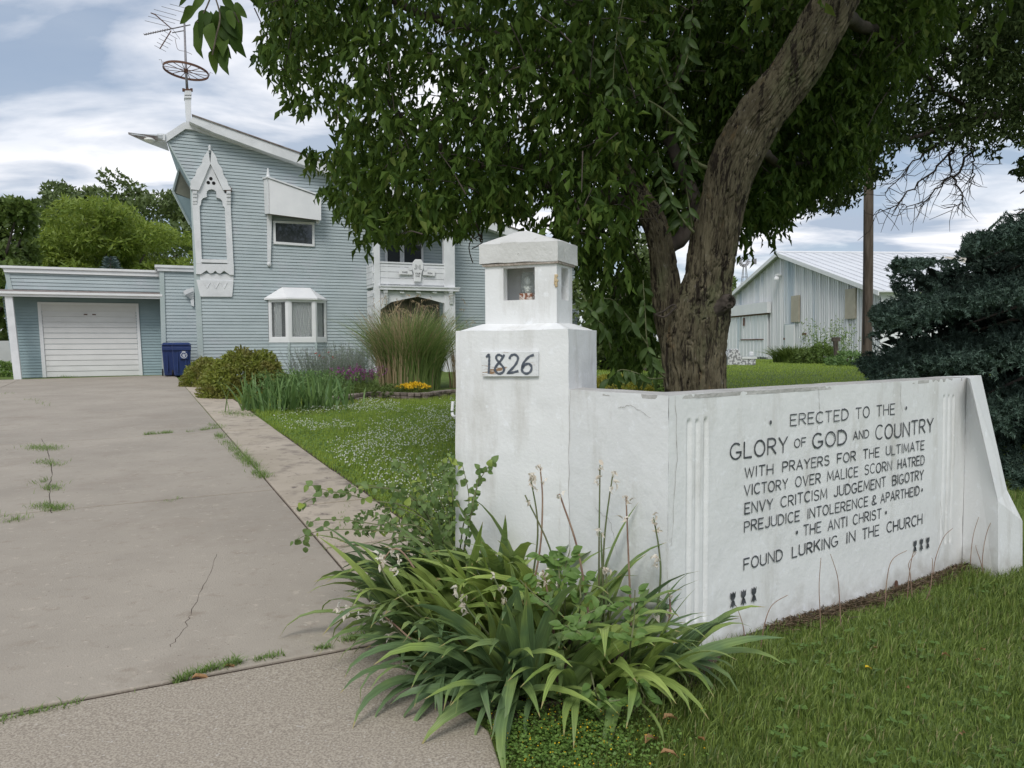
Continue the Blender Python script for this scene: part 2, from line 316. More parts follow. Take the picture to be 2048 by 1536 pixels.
MT['beige'] = M('beige_panel', (0.40, 0.36, 0.28), (0.48, 0.44, 0.35), scale=3, rough=.6)
MT['pole'] = M('utility_pole_wood', (0.10, 0.075, 0.058), (0.19, 0.15, 0.12), scale=4, stretch=(3, 3, .4), rough=.95, bump=.5)
MT['mosaic'] = M('mosaic_grey', (0.25, 0.25, 0.26), (0.65, 0.65, 0.66), scale=9, p0=.48, p1=.52, rough=.5, detail=1)
MT['pale_wall'] = M('pale_shed_wall', (0.5, 0.5, 0.5), (0.42, 0.42, 0.42), scale=1, rough=.8)
MT['bulb'] = M('milk_bulb', (0.8, 0.8, 0.76), rough=.3)
MT['stone'] = M('edging_stone', (0.15, 0.12, 0.10), (0.28, 0.24, 0.2), scale=8, rough=.9, bump=.5, rnd=.2)
MT['tan'] = M('spalled_plaster', (0.45, 0.33, 0.18), (0.62, 0.5, 0.32), scale=25, rough=.9, bump=.7)
def jar_mat():
    m = bpy.data.materials.new('jar_glass'); m.use_nodes = True; p = m.node_tree.nodes['Principled BSDF']
    p.inputs['Base Color'].default_value = (0.85, 0.9, 0.88, 1); p.inputs['Roughness'].default_value = .08
    p.inputs['Transmission Weight'].default_value = 0.9; p.inputs['IOR'].default_value = 1.2
    return m
MT['jar'] = jar_mat()
MT['glasscur'] = jar_mat(); MT['glasscur'].name = 'bay_glass'

# ------------------------------------------------------------------ object helpers
def root_loc(p):
    if p is None: return np.zeros(3)
    while p.parent is not None: p = p.parent
    return np.array(p.location)
def tag(o, label=None, cat=None, group=None, kind=None):
    if label: o['label'] = label
    if cat: o['category'] = cat
    if group: o['group'] = group
    if kind: o['kind'] = kind
    return o
def thing(name, loc, label, cat, group=None):
    o = bpy.data.objects.new(name, None); COL.objects.link(o); o.location = tuple(float(v) for v in loc)
    o.empty_display_size = .2
    return tag(o, label, cat, group)
def link(name, me, parent=None, base=None, **tags):
    """mesh coordinates are world; shift so that they hang under the parent (or under a base point of their own)"""
    o = bpy.data.objects.new(name, me); COL.objects.link(o)
    off = root_loc(parent) if parent is not None else (np.array(base, float) if base is not None else np.zeros(3))
    if np.any(off):
        me.transform(Matrix.Translation((-off[0], -off[1], -off[2])))
    if parent is not None: o.parent = parent
    elif base is not None: o.location = tuple(float(v) for v in off)
    return tag(o, **tags)
def np_mesh(name, V, F, mat, smooth=False):
    V = np.ascontiguousarray(V, dtype=np.float32); F = np.ascontiguousarray(F, dtype=np.int32)
    me = bpy.data.meshes.new(name); n, k = F.shape
    me.vertices.add(len(V)); me.vertices.foreach_set('co', V.ravel())
    me.loops.add(n * k); me.loops.foreach_set('vertex_index', F.ravel())
    me.polygons.add(n); me.polygons.foreach_set('loop_start', np.arange(0, n * k, k, dtype=np.int32))
    me.update(calc_edges=True)
    if smooth: me.polygons.foreach_set('use_smooth', np.ones(n, dtype=bool))
    mats = mat if isinstance(mat, (list, tuple)) else [mat]
    for q in mats: me.materials.append(q)
    return me
class MB:
    def __init__(s): s.v = []; s.f = []
    def add(s, V, F):
        b = len(s.v); s.v += [tuple(float(c) for c in p) for p in V]; s.f += [tuple(b + i for i in f) for f in F]; return s
    def poly(s, P): return s.add(P, [tuple(range(len(P)))])
    def prism(s, P, d):
        """polygon P (3d points) pushed along the vector d"""
        P = [np.asarray(p, float) for p in P]; d = np.asarray(d, float); n = len(P)
        V = P + [p + d for p in P]
        F = [tuple(range(n))[::-1], tuple(range(n, 2 * n))] + [(i, (i + 1) % n, n + (i + 1) % n, n + i) for i in range(n)]
        return s.add(V, F)
    def box(s, c, ax, ay, az):
        """centre and three half-axis vectors"""
        c = np.asarray(c, float); V = []
        for k in (-1, 1):
            for (i, j) in ((-1, -1), (1, -1), (1, 1), (-1, 1)):
                V.append(c + i * np.asarray(ax) + j * np.asarray(ay) + k * np.asarray(az))
        return s.add(V, [(3, 2, 1, 0), (4, 5, 6, 7), (0, 1, 5, 4), (1, 2, 6, 5), (2, 3, 7, 6), (3, 0, 4, 7)])
    def abox(s, x0, x1, y0, y1, z0, z1):
        return s.box(((x0 + x1) / 2, (y0 + y1) / 2, (z0 + z1) / 2), ((x1 - x0) / 2, 0, 0), (0, (y1 - y0) / 2, 0), (0, 0, (z1 - z0) / 2))
    def tube(s, P, R, n=8, cap=True):
        V, F = tube_np([np.asarray(P, float)], [np.broadcast_to(np.asarray(R, float), (len(P),))], n)
        b = len(s.v); s.v += [tuple(map(float, p)) for p in V]; s.f += [tuple(int(b + i) for i in f) for f in F]
        if cap:
            s.f.append(tuple(b + i for i in range(n))[::-1]); m = (len(P) - 1) * n
            s.f.append(tuple(b + m + i for i in range(n)))
        return s
    def lathe(s, c, prof, n=16, ax=(0, 0, 1)):
        """prof: (radius, height) pairs about the axis"""
        ax = np.asarray(ax, float); ax = ax / np.linalg.norm(ax)
        a = np.cross(ax, (0, 1, 0)); a = a if np.linalg.norm(a) > .1 else np.cross(ax, (1, 0, 0)); a /= np.linalg.norm(a); b2 = np.cross(ax, a)
        c = np.asarray(c, float); V = []; F = []
        for (r, h) in prof:
            for i in range(n):
                t = 2 * math.pi * i / n; V.append(c + ax * h + (a * math.cos(t) + b2 * math.sin(t)) * max(r, 1e-4))
        for j in range(len(prof) - 1):
            for i in range(n): F.append((j * n + i, j * n + (i + 1) % n, (j + 1) * n + (i + 1) % n, (j + 1) * n + i))
        F.append(tuple(range(n))[::-1]); F.append(tuple(range((len(prof) - 1) * n, len(prof) * n)))
        return s.add(V, F)
    def mesh(s, name, mat, smooth=False):
        me = bpy.data.meshes.new(name); me.from_pydata(s.v, [], s.f)
        me.materials.append(mat); me.update()
        if smooth: me.polygons.foreach_set('use_smooth', np.ones(len(me.polygons), dtype=bool))
        return me
    def build(s, name, mat, parent=None, smooth=False, bevel=0, base=None, **tags):
        o = link(name, s.mesh(name, mat, smooth), parent, base, **tags)
        if bevel:
            b = o.modifiers.new('bevel', 'BEVEL'); b.width = bevel; b.segments = 2; b.limit_method = 'ANGLE'
        return o
def tube_np(paths, radii, n=6):
    VV = []; FF = []; b = 0
    ang = np.arange(n) * 2 * math.pi / n
    for P, R in zip(paths, radii):
        P = np.asarray(P, float); m = len(P)
        T = np.gradient(P, axis=0); T /= (np.linalg.norm(T, axis=1)[:, None] + 1e-9)
        ref = np.array([0, 0, 1.0]) if abs(T[:, 2]).mean() < .8 else np.array([0, 1.0, 0])
        A = np.cross(T, ref); A /= (np.linalg.norm(A, axis=1)[:, None] + 1e-9); B = np.cross(T, A)
        V = P[:, None, :] + (A[:, None, :] * np.cos(ang)[None, :, None] + B[:, None, :] * np.sin(ang)[None, :, None]) * np.asarray(R)[:, None, None]
        VV.append(V.reshape(-1, 3))
        i = np.arange(m - 1)[:, None] * n; j = np.arange(n)[None, :]; j2 = (j + 1) % n
        F = np.stack([i + j, i + j2, i + n + j2, i + n + j], -1).reshape(-1, 4) + b
        FF.append(F); b += m * n
    return np.concatenate(VV), np.concatenate(FF)
def norm(a): return a / (np.linalg.norm(a, axis=-1, keepdims=True) + 1e-9)
def leaves_np(P, D, L, Wd, wpos=0.45, fold=0.25, droop=0.25, nrm=None, seg=1):
    """N leaves from base points P along D; each folded on its midrib and bent towards its tip"""
    n = len(P); D = norm(D)
    if nrm is None: nrm = RNG.normal(size=(n, 3)) + np.array([0, 0, .8])
    S = norm(np.cross(D, nrm)); U = norm(np.cross(S, D))
    L = np.broadcast_to(L, (n,))[:, None]; Wd = np.broadcast_to(Wd, (n,))[:, None] * .5
    def pt(t, w, up): return P + D * L * t + S * Wd * w + U * L * up
    if seg == 1:
        v = [pt(0, 0, 0), pt(wpos, 1, fold * .35), pt(wpos, 0, 0), pt(wpos, -1, fold * .35), pt(1, 0, -droop * .5)]
        V = np.stack(v, 1).reshape(-1, 3); T = np.array([[0, 2, 1], [0, 3, 2], [1, 2, 4], [2, 3, 4]])
        k = 5
    else:
        a, c = wpos * .55, wpos + (1 - wpos) * .45
        v = [pt(0, 0, 0), pt(a, .8, fold * .3), pt(a, 0, 0), pt(a, -.8, fold * .3),
             pt(c, .82, fold * .25 - droop * .18), pt(c, 0, -droop * .2), pt(c, -.82, fold * .25 - droop * .18), pt(1, 0, -droop * .55)]
        V = np.stack(v, 1).reshape(-1, 3)
        T = np.array([[0, 2, 1], [0, 3, 2], [1, 2, 5], [1, 5, 4], [2, 3, 6], [2, 6, 5], [4, 5, 7], [5, 6, 7]]); k = 8
    F = (np.arange(n)[:, None, None] * k + T[None]).reshape(-1, 3)
    return V, F
def blades_np(P, H, W, lean, az, bend=.5):
    """grass blades: 3 levels, 3 triangles"""
    n = len(P); d = np.stack([np.cos(az), np.sin(az), np.zeros(n)], 1); s = np.stack([-np.sin(az + .6), np.cos(az + .6), np.zeros(n)], 1)
    H = H[:, None]; W = W[:, None]; lean = lean[:, None]; up = np.array([0, 0, 1.0])
    mid = P + up * H * .55 + d * H * lean * .35; tip = P + up * H * (1 - .35 * bend * np.abs(lean)) + d * H * lean
    V = np.stack([P - s * W, P + s * W, mid - s * W * .75, mid + s * W * .75, tip], 1).reshape(-1, 3)
    T = np.array([[0, 1, 3], [0, 3, 2], [2, 3, 4]]); F = (np.arange(n)[:, None, None] * 5 + T[None]).reshape(-1, 3)
    return V, F
def inpoly(px, py, poly):
    px = np.asarray(px); py = np.asarray(py); r = np.zeros(px.shape, bool); n = len(poly)
    for i in range(n):
        x1, y1 = poly[i]; x2, y2 = poly[(i + 1) % n]
        c = ((y1 > py) != (y2 > py)) & (px < (x2 - x1) * (py - y1) / (y2 - y1 + 1e-12) + x1)
        r ^= c
    return r
def smooth_path(P, n):
    P = np.asarray(P, float); t = np.linspace(0, len(P) - 1, n); out = []
    for u in t:
        i = min(int(u), len(P) - 2); f = u - i
        p0 = P[max(i - 1, 0)]; p1 = P[i]; p2 = P[i + 1]; p3 = P[min(i + 2, len(P) - 1)]
        out.append(.5 * ((2 * p1) + (-p0 + p2) * f + (2 * p0 - 5 * p1 + 4 * p2 - p3) * f * f + (-p0 + 3 * p1 - 3 * p2 + p3) * f ** 3))
    return np.array(out)
exec_parts = []
# ================================================================== GROUND
def uneven(a, b, fine0, fine1, step, grow=1.25):
    c = list(np.arange(fine0, fine1 + 1e-6, step)); s = step
    while c[-1] < b: s *= grow; c.append(c[-1] + s)
    s = step
    while c[0] > a: s *= grow; c.insert(0, c[0] - s)
    return np.array(c)
gx = uneven(-900, 900, -6, 8, .25); gy = uneven(-60, 1500, -1, 26, .25)
X, Y = np.meshgrid(gx, gy, indexing='ij'); Z = gz(X, Y)
V = np.stack([X, Y, Z], -1).reshape(-1, 3); ny = len(gy)
i = np.arange(len(gx) - 1)[:, None] * ny; j = np.arange(ny - 1)[None, :]
F = np.stack([i + j, i + ny + j, i + ny + j + 1, i + j + 1], -1).reshape(-1, 4)
link('ground', np_mesh('ground', V, F, MT['lawn'], True), kind='structure')

D0 = on_ground(528, 958)
DD = np.array([-0.4384, 0.8988]); DC = np.array([0.8988, 0.4384])
def dac(px, py):
    p = on_ground(px, py)[:2] - D0[:2]; return float(p @ DD), float(p @ DC)
def dpt(a, c, dz=0.0):
    q = D0[:2] + DD * a + DC * c; return np.array([q[0], q[1], 0.0228 * min(q[1], 25) + dz])
aA = .5 * (dac(0, 1447)[0] + dac(720, 1290)[0]); aB = .5 * (dac(0, 1040)[0] + dac(548, 978)[0])
aC = dac(370, 870)[0]; aD = dac(150, 787)[0]; aG = dac(200, 757)[0]
cS = dac(668, 946)[1]; cR = dac(1000, 1536)[1]
C_L = -8.6
def quad_slab(mb, a0, a1, c0, c1, top, th=.09):
    P = [dpt(a0, c0, top), dpt(a0, c1, top), dpt(a1, c1, top), dpt(a1, c0, top)]
    mb.prism([p - np.array([0, 0, th]) for p in P], (0, 0, th)); return mb
APR = [on_ground(*p)[:2] for p in ((862, 1385), (935, 1432), (978, 1470), (1000, 1536), (1030, 1700), (1100, 2100))]
def _apr(dz, inset=0.0):
    l = [dpt(-9, -4.3, dz)] + [np.array([q[0], q[1], .0228 * q[1] + dz]) for q in APR[::-1]]
    q0 = APR[0] - D0[:2]; return l + [dpt(aA - .016, float(q0 @ DC) - .02, dz), dpt(aA - .016, -4.3 + .01, dz)]
bed = MB(); bed.poly([p for p in _apr(.006)]); bed.poly([dpt(-9, C_L - .1, .004), dpt(-9, -4.3, .004), dpt(aA - .02, -4.3, .004), dpt(aA - .02, cR + .02, .004), dpt(aA + .2, cR + .02, .004), dpt(aA + .2, cS + .05, .004), dpt(aG + .7, cS + .05, .004), dpt(aG + .7, C_L - .1, .004)])
drive = bed.build('driveway', MT['soil'], kind='structure')
g_ = .009
rows = [(-9, aA, 'aggregate'), (aA, aB, 'concrete'), (aB, aC, 'concrete'), (aC, aD, 'concrete'), (aD, aG + .6, 'concrete')]
for (a0, a1, mm) in rows:
    for (c0, c1) in (((C_L, -4.3), (-4.3, cR if mm == 'aggregate' else 0.0))):
        if mm == 'aggregate' and c0 > -5:
            MB().prism([p - np.array([0, 0, .09]) for p in _apr(.014)], (0, 0, .09)).build('slab', MT[mm], drive, bevel=.006); continue
        s = quad_slab(MB(), a0 + g_ * 1.7, a1 - g_ * 1.7, c0 + g_ * .4, c1 - g_, .016 if mm != 'aggregate' else .014)
        s.build('slab', MT[mm], drive, bevel=.006)
sj = [aA, dac(759, 1087)[0], dac(668, 1009)[0], dac(605, 952)[0], dac(488, 862)[0]]
st = sj[-1] - sj[-2]
sj += [sj[-1] + 2.3, sj[-1] + 4.6, sj[-1] + 7.0, aG + 2.3]
for k in range(len(sj) - 1):
    quad_slab(MB(), sj[k] + g_ * 1.4, sj[k + 1] - g_ * 1.4, g_ * .8, cS, .017 + .003 * (k % 3)).build('slab', MT['strip'], drive, bevel=.006)
# hairline cracks
def ribbon_ground(pts, wid, dz):
    mb = MB(); P = [on_ground(*p) for p in pts]; P = smooth_path(P, len(P) * 6); k = len(P)
    for q in P: q[2] = 0.0228 * q[1] + dz
    P[:, 0] += (vnoise(np.arange(k) * .9, 3.3) - .5) * .03
    L = []; R = []
    for i_ in range(k):
        t = P[min(i_ + 1, k - 1)] - P[max(i_ - 1, 0)]; n_ = np.array([t[1], -t[0], 0]); n_ /= np.linalg.norm(n_)
        ww = wid * (0.4 + vnoise(i_ * .7, 9.1)); L.append(P[i_] + n_ * ww); R.append(P[i_] - n_ * ww)
    V_ = L + R; mb.add(V_, [(i_, i_ + 1, k + i_ + 1, k + i_) for i_ in range(k - 1)]); return mb
cr = ribbon_ground([(342, 1300), (371, 1258), (384, 1227), (412, 1170), (432, 1113)], .0016, .0165)
cr.build('crack', MT['soil'], drive)
cr = ribbon_ground([(104, 1030), (98, 985), (104, 945), (96, 905), (82, 880)], .004, .0165)
cr.build('crack', MT['soil'], drive)

# ================================================================== SIGN WALL
ZT = 1.274; THK = 0.19; ZB = -0.2
def P2(q, z): return np.array([q[0], q[1], z])
S1D = np.array([-0.635, 0.773]); S1N = np.array([-0.773, -0.635]); S1L = 0.95
def spt(s, z, off=0.0): return P2(WC + WD * s + WN * off, z)
def s1pt(s, z, off=0.0): return P2(WC + S1D * s + S1N * off, z)
WN3 = np.array([WN[0], WN[1], 0]); S1N3 = np.array([S1N[0], S1N[1], 0])
def sz(px, py, off=0.0):
    q = on_plane(px, py, spt(0, 0, off), WN3); return float((q[:2] - WC) @ WD), float(q[2])
SL = sz(1928, 950)[0]
wall = thing('inscribed_wall', spt(1.3, 0.0), 'low white stucco wall bearing the painted black inscription about glory of god and country', 'wall')
def stucco(s, z, seed):
    return (vnoise(s * 9, z * 9, seed) - .5) * .0026 + (vnoise(s * 30, z * 26, seed + 5) - .5) * .0014 + (vnoise(s * 3, z * 3, seed + 9) - .5) * .004
gro = []
for (pxx, y0, y1) in ((1378.3, 842, 1243), (1394.7, 842, 1240), (1411.8, 839, 1236), (1888.7, 793, 1085), (1897.8, 793, 1083), (1906.9, 793, 1081)):
    a_ = sz(pxx, y0); b_ = sz(pxx, y1); gro.append((a_[0], b_[1], a_[1]))
def grid_face(ptf, s0, s1, z0f, z1f, ns, nz, disp):
    s = np.linspace(s0, s1, ns); t = np.linspace(0, 1, nz); S, T = np.meshgrid(s, t, indexing='ij')
    Z_ = z0f(S) + (z1f(S) - z0f(S)) * T; Dp = disp(S, Z_)
    V_ = ptf(S, Z_, Dp); i_ = np.arange(ns - 1)[:, None] * nz; j_ = np.arange(nz - 1)[None, :]
    return V_.reshape(-1, 3), np.stack([i_ + j_, i_ + nz + j_, i_ + nz + j_ + 1, i_ + j_ + 1], -1).reshape(-1, 4)
def ztop(S): return ZT + (vnoise(S * 5, 2.2) - .5) * .003
def sdisp(S, Z_):
    d = stucco(S, Z_, 3)
    for (gs, zb, zt) in gro:
        prof = np.clip(1 - (np.abs(S - gs) / .0155) ** 2, 0, 1) * sstep(zb - .012, zb + .012, Z_) * (1 - sstep(zt - .006, zt + .010, Z_))
        rim = np.exp(-((np.abs(S - gs) - .0175) / .004) ** 2) * sstep(zb - .012, zb + .012, Z_) * (1 - sstep(zt, zt + .012, Z_))
        d = d - prof * .013 + rim * .002
    return d
def vec_pt(o, dd, nn):
    def f(S, Z_, Dp): return np.stack([o[0] + dd[0] * S + nn[0] * Dp, o[1] + dd[1] * S + nn[1] * Dp, Z_ + 0 * S], -1)
    return f
V1, F1 = grid_face(vec_pt(WC, WD, WN), 0, SL, lambda S: ZB + 0 * S, ztop, 420, 160, sdisp)
V2, F2 = grid_face(vec_pt(WC, S1D, S1N), 0, S1L, lambda S: ZB + 0 * S, lambda S: ZT + (vnoise(-S * 5, 2.2) - .5) * .003 * np.clip(S * 5, 0, 1) + (ztop(np.zeros(1))[0] - ZT) * (1 - np.clip(S * 5, 0, 1)), 120, 140, lambda S, Z_: stucco(S + 7, Z_, 13))
VV = np.concatenate([V1, V2]); FF = np.concatenate([F1, F2[:, ::-1] + len(V1)])
link('painted_face', np_mesh('painted_face', VV, FF, MT['stucco'], True), wall)
# back corner of the bend
A_ = WC - WN * THK; B_ = WC - S1N * THK
tt = np.linalg.solve(np.array([WD, -S1D]).T, B_ - A_); CB = A_ + WD * tt[0]
core = MB()
fr = [P2(WC + S1D * S1L, 0) - S1N3 * .024, P2(WC - WN * .024 - S1N * .024, 0), spt(SL, 0, -.024)]
bk = [spt(SL, 0, -THK), P2(CB, 0), P2(WC + S1D * S1L - S1N * THK, 0)]
def setz(P, z): return [np.array([p[0], p[1], z]) for p in P]
core.prism(setz([fr[0], fr[1], bk[1], bk[2]], ZB), (0, 0, ZT - ZB - .012)); core.prism(setz([fr[1], fr[2], bk[0], bk[1]], ZB), (0, 0, ZT - ZB - .012))
core.build('wall_core', MT['stucco_grey'], wall)
# coping: thin uneven cement skin on top
cop = MB()
for (f0, f1, b1_, b0_) in ((P2(WC + S1D * S1L, 0), P2(WC, 0), P2(CB, 0), P2(WC + S1D * S1L - S1N * THK, 0)), (P2(WC, 0), spt(SL, 0), spt(SL, 0, -THK), P2(CB, 0))):
    n_ = 24
    for k in range(n_):
        u0, u1 = k / n_, (k + 1) / n_
        q = [f0 + (f1 - f0) * u0, f0 + (f1 - f0) * u1, b0_ + (b1_ - b0_) * u1, b0_ + (b1_ - b0_) * u0]
        zz = [ZT + (vnoise(p[0] * 7, p[1] * 7) - .5) * .003 - .001 for p in q]
        cop.add([np.array([p[0], p[1], z]) for p, z in zip(q, zz)] + [np.array([p[0], p[1], ZT - .02]) for p in q], [(0, 1, 2, 3), (0, 1, 5, 4), (2, 3, 7, 6)])
cop.build('coping', MT['stucco_grey'], wall)
# battered end buttress
def at_z(px, py, z):
    d = ray(px, py); return CAM + d * ((z - CAMZ) / d[2])
St = spt(SL, ZT, .002); Sb = spt(SL, ZB, .002)
P1_ = at_z(1940, 757.5, ZT); P2_ = at_z(1962, 750.5, ZT); P4_ = at_z(1998, 1166, .0); Y4 = P4_[1]; P3_ = at_y(1996, 1002, Y4)
P5_ = at_y(2014, 980, Y4 + .16); P6_ = at_y(2045, 1042, Y4 + .18); P7_ = at_y(2046, 1175, Y4 + .18)
P4_[2] = ZB; P7_[2] = ZB
Bt = spt(SL, ZT, -THK); Bb = spt(SL, ZB, -THK)
bmb = MB(); bmb.add([St, P1_, P2_, P3_, P5_, P6_, P7_, P4_, Sb, Bt, Bb],
    [(0, 1, 3), (0, 3, 7), (0, 7, 8), (1, 2, 4, 3), (3, 4, 5), (3, 5, 6, 7), (0, 1, 2, 9), (9, 2, 4), (9, 4, 5), (9, 5, 6, 10)])
bmb.build('end_buttress', MT['stucco'], wall)
# two weep holes
for (hx, hy) in ((1607, 1236), (1791, 1168)):
    s_, z_ = sz(hx, hy); mb = MB(); V_ = [spt(s_ + .018 * math.cos(t), z_ + .024 * math.sin(t), .0) for t in np.linspace(0, 6.283, 13)[:-1]]
    mb.prism([v + WN3 * .0065 for v in V_], -WN3 * .004); mb.build('weep_hole', MT['rust'], wall)

def hair(ptf, pts, w_):
    mb = MB(); q = lerp_pts2(pts, 30); n_ = len(q); L = []; R_2 = []
    for k in range(n_):
        t = q[min(k + 1, n_ - 1)] - q[max(k - 1, 0)]; nn_ = np.array([-t[1], t[0]]) / (np.linalg.norm(t) + 1e-9); j_ = (vnoise(k * .8, pts[0][0] * 9) - .5) * .012; ww = w_ * (.3 + vnoise(k * .6, 4.4))
        L.append(ptf(*(q[k] + nn_ * (ww + j_)))); R_2.append(ptf(*(q[k] + nn_ * (-ww + j_))))
    mb.add(L + R_2, [(k, k + 1, n_ + k + 1, n_ + k) for k in range(n_ - 1)]); return mb
def lerp_pts2(P, n):
    P = np.array(P, float); t = np.linspace(0, len(P) - 1, n); i_ = np.minimum(t.astype(int), len(P) - 2); f_ = (t - i_)[:, None]; return P[i_] * (1 - f_) + P[i_ + 1] * f_
MT['hair'] = M('crack_grey', (0.30, 0.28, 0.25), (0.45, 0.43, 0.40), scale=20, rough=.9)  # plain grey of the hairline crack lines
for P in ([(.04, 1.27), (.05, 1.0), (.02, .6)], [(1.12, 1.27), (1.14, 1.14), (1.11, 1.02)], [(1.95, 1.27), (1.94, 1.17), (1.97, 1.10)], [(2.45, .5), (2.5, .3), (2.42, .1)]):
    hair(lambda a, b: spt(a, b, .0036), P, .0013).build('hairline_crack', MT['hair'], wall)
for P in ([(.62, 1.27), (.635, .9), (.63, .5), (.64, .1)], [(.30, 1.2), (.22, 1.22), (.1, 1.17)], [(.45, .7), (.35, .66), (.3, .5)]):
    hair(lambda a, b: s1pt(a, b, .0036), P, .0012).build('hairline_crack', MT['hair'], wall)
# ---------------- stroke lettering
def arc(cx, cy, rx, ry, a0, a1, n=10):
    return [(cx + rx * math.cos(math.radians(a0 + (a1 - a0) * k / n)), cy + ry * math.sin(math.radians(a0 + (a1 - a0) * k / n))) for k in range(n + 1)]
G = {
 'A': (.62, [[(0, 0), (.31, 1), (.62, 0)], [(.11, .34), (.51, .34)]]),
 'B': (.56, [[(0, 0), (0, 1)], [(0, 1)] + arc(.3, .76, .22, .24, 90, -90) + [(0, .52)], [(.28, .52)] + arc(.3, .26, .26, .26, 90, -90) + [(0, 0)]]),
 'C': (.6, [arc(.34, .5, .34, .5, 50, 310, 18)]),
 'D': (.6, [[(0, 0), (0, 1)], [(0, 1), (.2, 1)] + arc(.2, .5, .4, .5, 90, -90, 14) + [(0, 0)]]),
 'E': (.5, [[(.5, 1), (0, 1), (0, 0), (.5, 0)], [(0, .52), (.42, .52)]]),
 'F': (.5, [[(.5, 1), (0, 1), (0, 0)], [(0, .5), (.42, .5)]]),
 'G': (.66, [arc(.34, .5, .34, .5, 50, 345, 20), [(.36, .42), (.67, .42)], [(.64, .42), (.64, .18)]]),
 'H': (.56, [[(0, 0), (0, 1)], [(.56, 0), (.56, 1)], [(0, .5), (.56, .5)]]),
 'I': (.06, [[(.03, 0), (.03, 1)]]),
 'J': (.46, [[(.44, 1), (.44, .26)] + arc(.22, .26, .22, .26, 0, -160, 10)]),
 'K': (.56, [[(0, 0), (0, 1)], [(.54, 1), (.02, .42)], [(.2, .6), (.56, 0)]]),
 'L': (.46, [[(0, 1), (0, 0), (.46, 0)]]),
 'M': (.74, [[(0, 0), (.06, 1), (.37, .2), (.68, 1), (.74, 0)]]),
 'N': (.58, [[(0, 0), (0, 1), (.58, 0), (.58, 1)]]),
 'O': (.66, [arc(.33, .5, .33, .5, 90, 450, 24)]),
 'P': (.52, [[(0, 0), (0, 1)], [(0, 1)] + arc(.26, .74, .26, .26, 90, -90) + [(0, .48)]]),
 'R': (.54, [[(0, 0), (0, 1)], [(0, 1)] + arc(.26, .74, .26, .26, 90, -90) + [(0, .48)], [(.22, .48), (.54, 0)]]),
 'S': (.54, [arc(.28, .76, .25, .24, 30, 250, 12)[:-1] + arc(.27, .26, .27, .26, 80, -150, 14)]),
 'T': (.56, [[(0, 1), (.56, 1)], [(.28, 1), (.28, 0)]]),
 'U': (.56, [[(0, 1), (0, .28)] + arc(.28, .28, .28, .28, 180, 360, 12) + [(.56, 1)]]),
 'V': (.6, [[(0, 1), (.3, 0), (.6, 1)]]),
 'W': (.8, [[(0, 1), (.2, 0), (.4, .9), (.6, 0), (.8, 1)]]),
 'Y': (.58, [[(0, 1), (.29, .5), (.58, 1)], [(.29, .5), (.29, 0)]]),
 '&': (.6, [[(.6, .1), (.44, .02), (.2, .45), (.14, .75)] + arc(.3, .8, .17, .2, 180, 0, 8) + [(.4, .66), (.1, .46), (.02, .25)] + arc(.27, .22, .25, .22, 180, 350, 8)]),
 '1': (.2, [[(0, .82), (.14, 1), (.14, 0)]]), '9': (.5, [arc(.25, .7, .25, .3, 0, 360, 14), [(.5, .7), (.46, .3), (.2, 0)]]),
 '3': (.5, [arc(.25, .75, .23, .25, 140, -90, 10)[:-1] + arc(.25, .26, .25, .26, 90, -140, 10)]),
 '4': (.5, [[(.4, 0), (.4, 1), (0, .3), (.5, .3)]]),
}
_lc = [0]
def ribbon(mb, pts, half, tof, off0):
    """pts in the letter plane; tof maps (u, v, off) to 3d"""
    _lc[0] += 1; off = off0 + (_lc[0] % 7) * .00012; P = np.array(pts, float); n_ = len(P)
    closed = np.linalg.norm(P[0] - P[-1]) < 1e-6
    L = []; R = []
    for k in range(n_):
        a = P[k] - P[k - 1] if k > 0 else (P[-1] - P[-2] if closed else P[1] - P[0])
        b = P[k + 1] - P[k] if k < n_ - 1 else (P[1] - P[0] if closed else P[-1] - P[-2])
        a = a / (np.linalg.norm(a) + 1e-9); b = b / (np.linalg.norm(b) + 1e-9)
        na = np.array([-a[1], a[0]]); nb = np.array([-b[1], b[0]]); mm = na + nb; q = np.linalg.norm(mm)
        mm = na if q < .2 else mm / q; sc = min(1 / max(np.dot(mm, na), .35), 2.0)
        hw = half * (1 + .16 * math.sin(k * 2.1 + _lc[0]))
        ext = np.zeros(2)
        if not closed and k == 0: ext = -a * half * .5
        if not closed and k == n_ - 1: ext = b * half * .5
        L.append(P[k] + mm * hw * sc + ext); R.append(P[k] - mm * hw * sc + ext)
    V_ = [tof(p[0], p[1], off) for p in L] + [tof(p[0], p[1], off) for p in R]
    mb.add(V_, [(k, k + 1, n_ + k + 1, n_ + k) for k in range(n_ - 1)])
def word(mb, txt, u0, v0, u1, v1, h0, h1, tof, wt=.085, off=.0036, gap=.2):
    """write txt between the baseline points (u0,v0) and (u1,v1), letter heights h0..h1 (absolute)"""
    tot = sum(G[c][0] for c in txt) + gap * (len(txt) - 1); x = 0.0
    L_ = u1 - u0
    for c in txt:
        wd, strokes = G[c]
        dv = random.uniform(-.035, .035); wj = random.uniform(.88, 1.14)
        for stt in strokes:
            pts = []
            for (a, b) in stt:
                f = (x + a) / tot; hh = h0 + (h1 - h0) * f
                pts.append((u0 + L_ * f, v0 + (v1 - v0) * f + (b + dv) * hh))
            ribbon(mb, pts, wt * .43 * (h0 + h1) * wj, tof, off)
        x += wd + gap
def c6(x, y): return 1340 + x / 2.743, 740 + y / 2.743
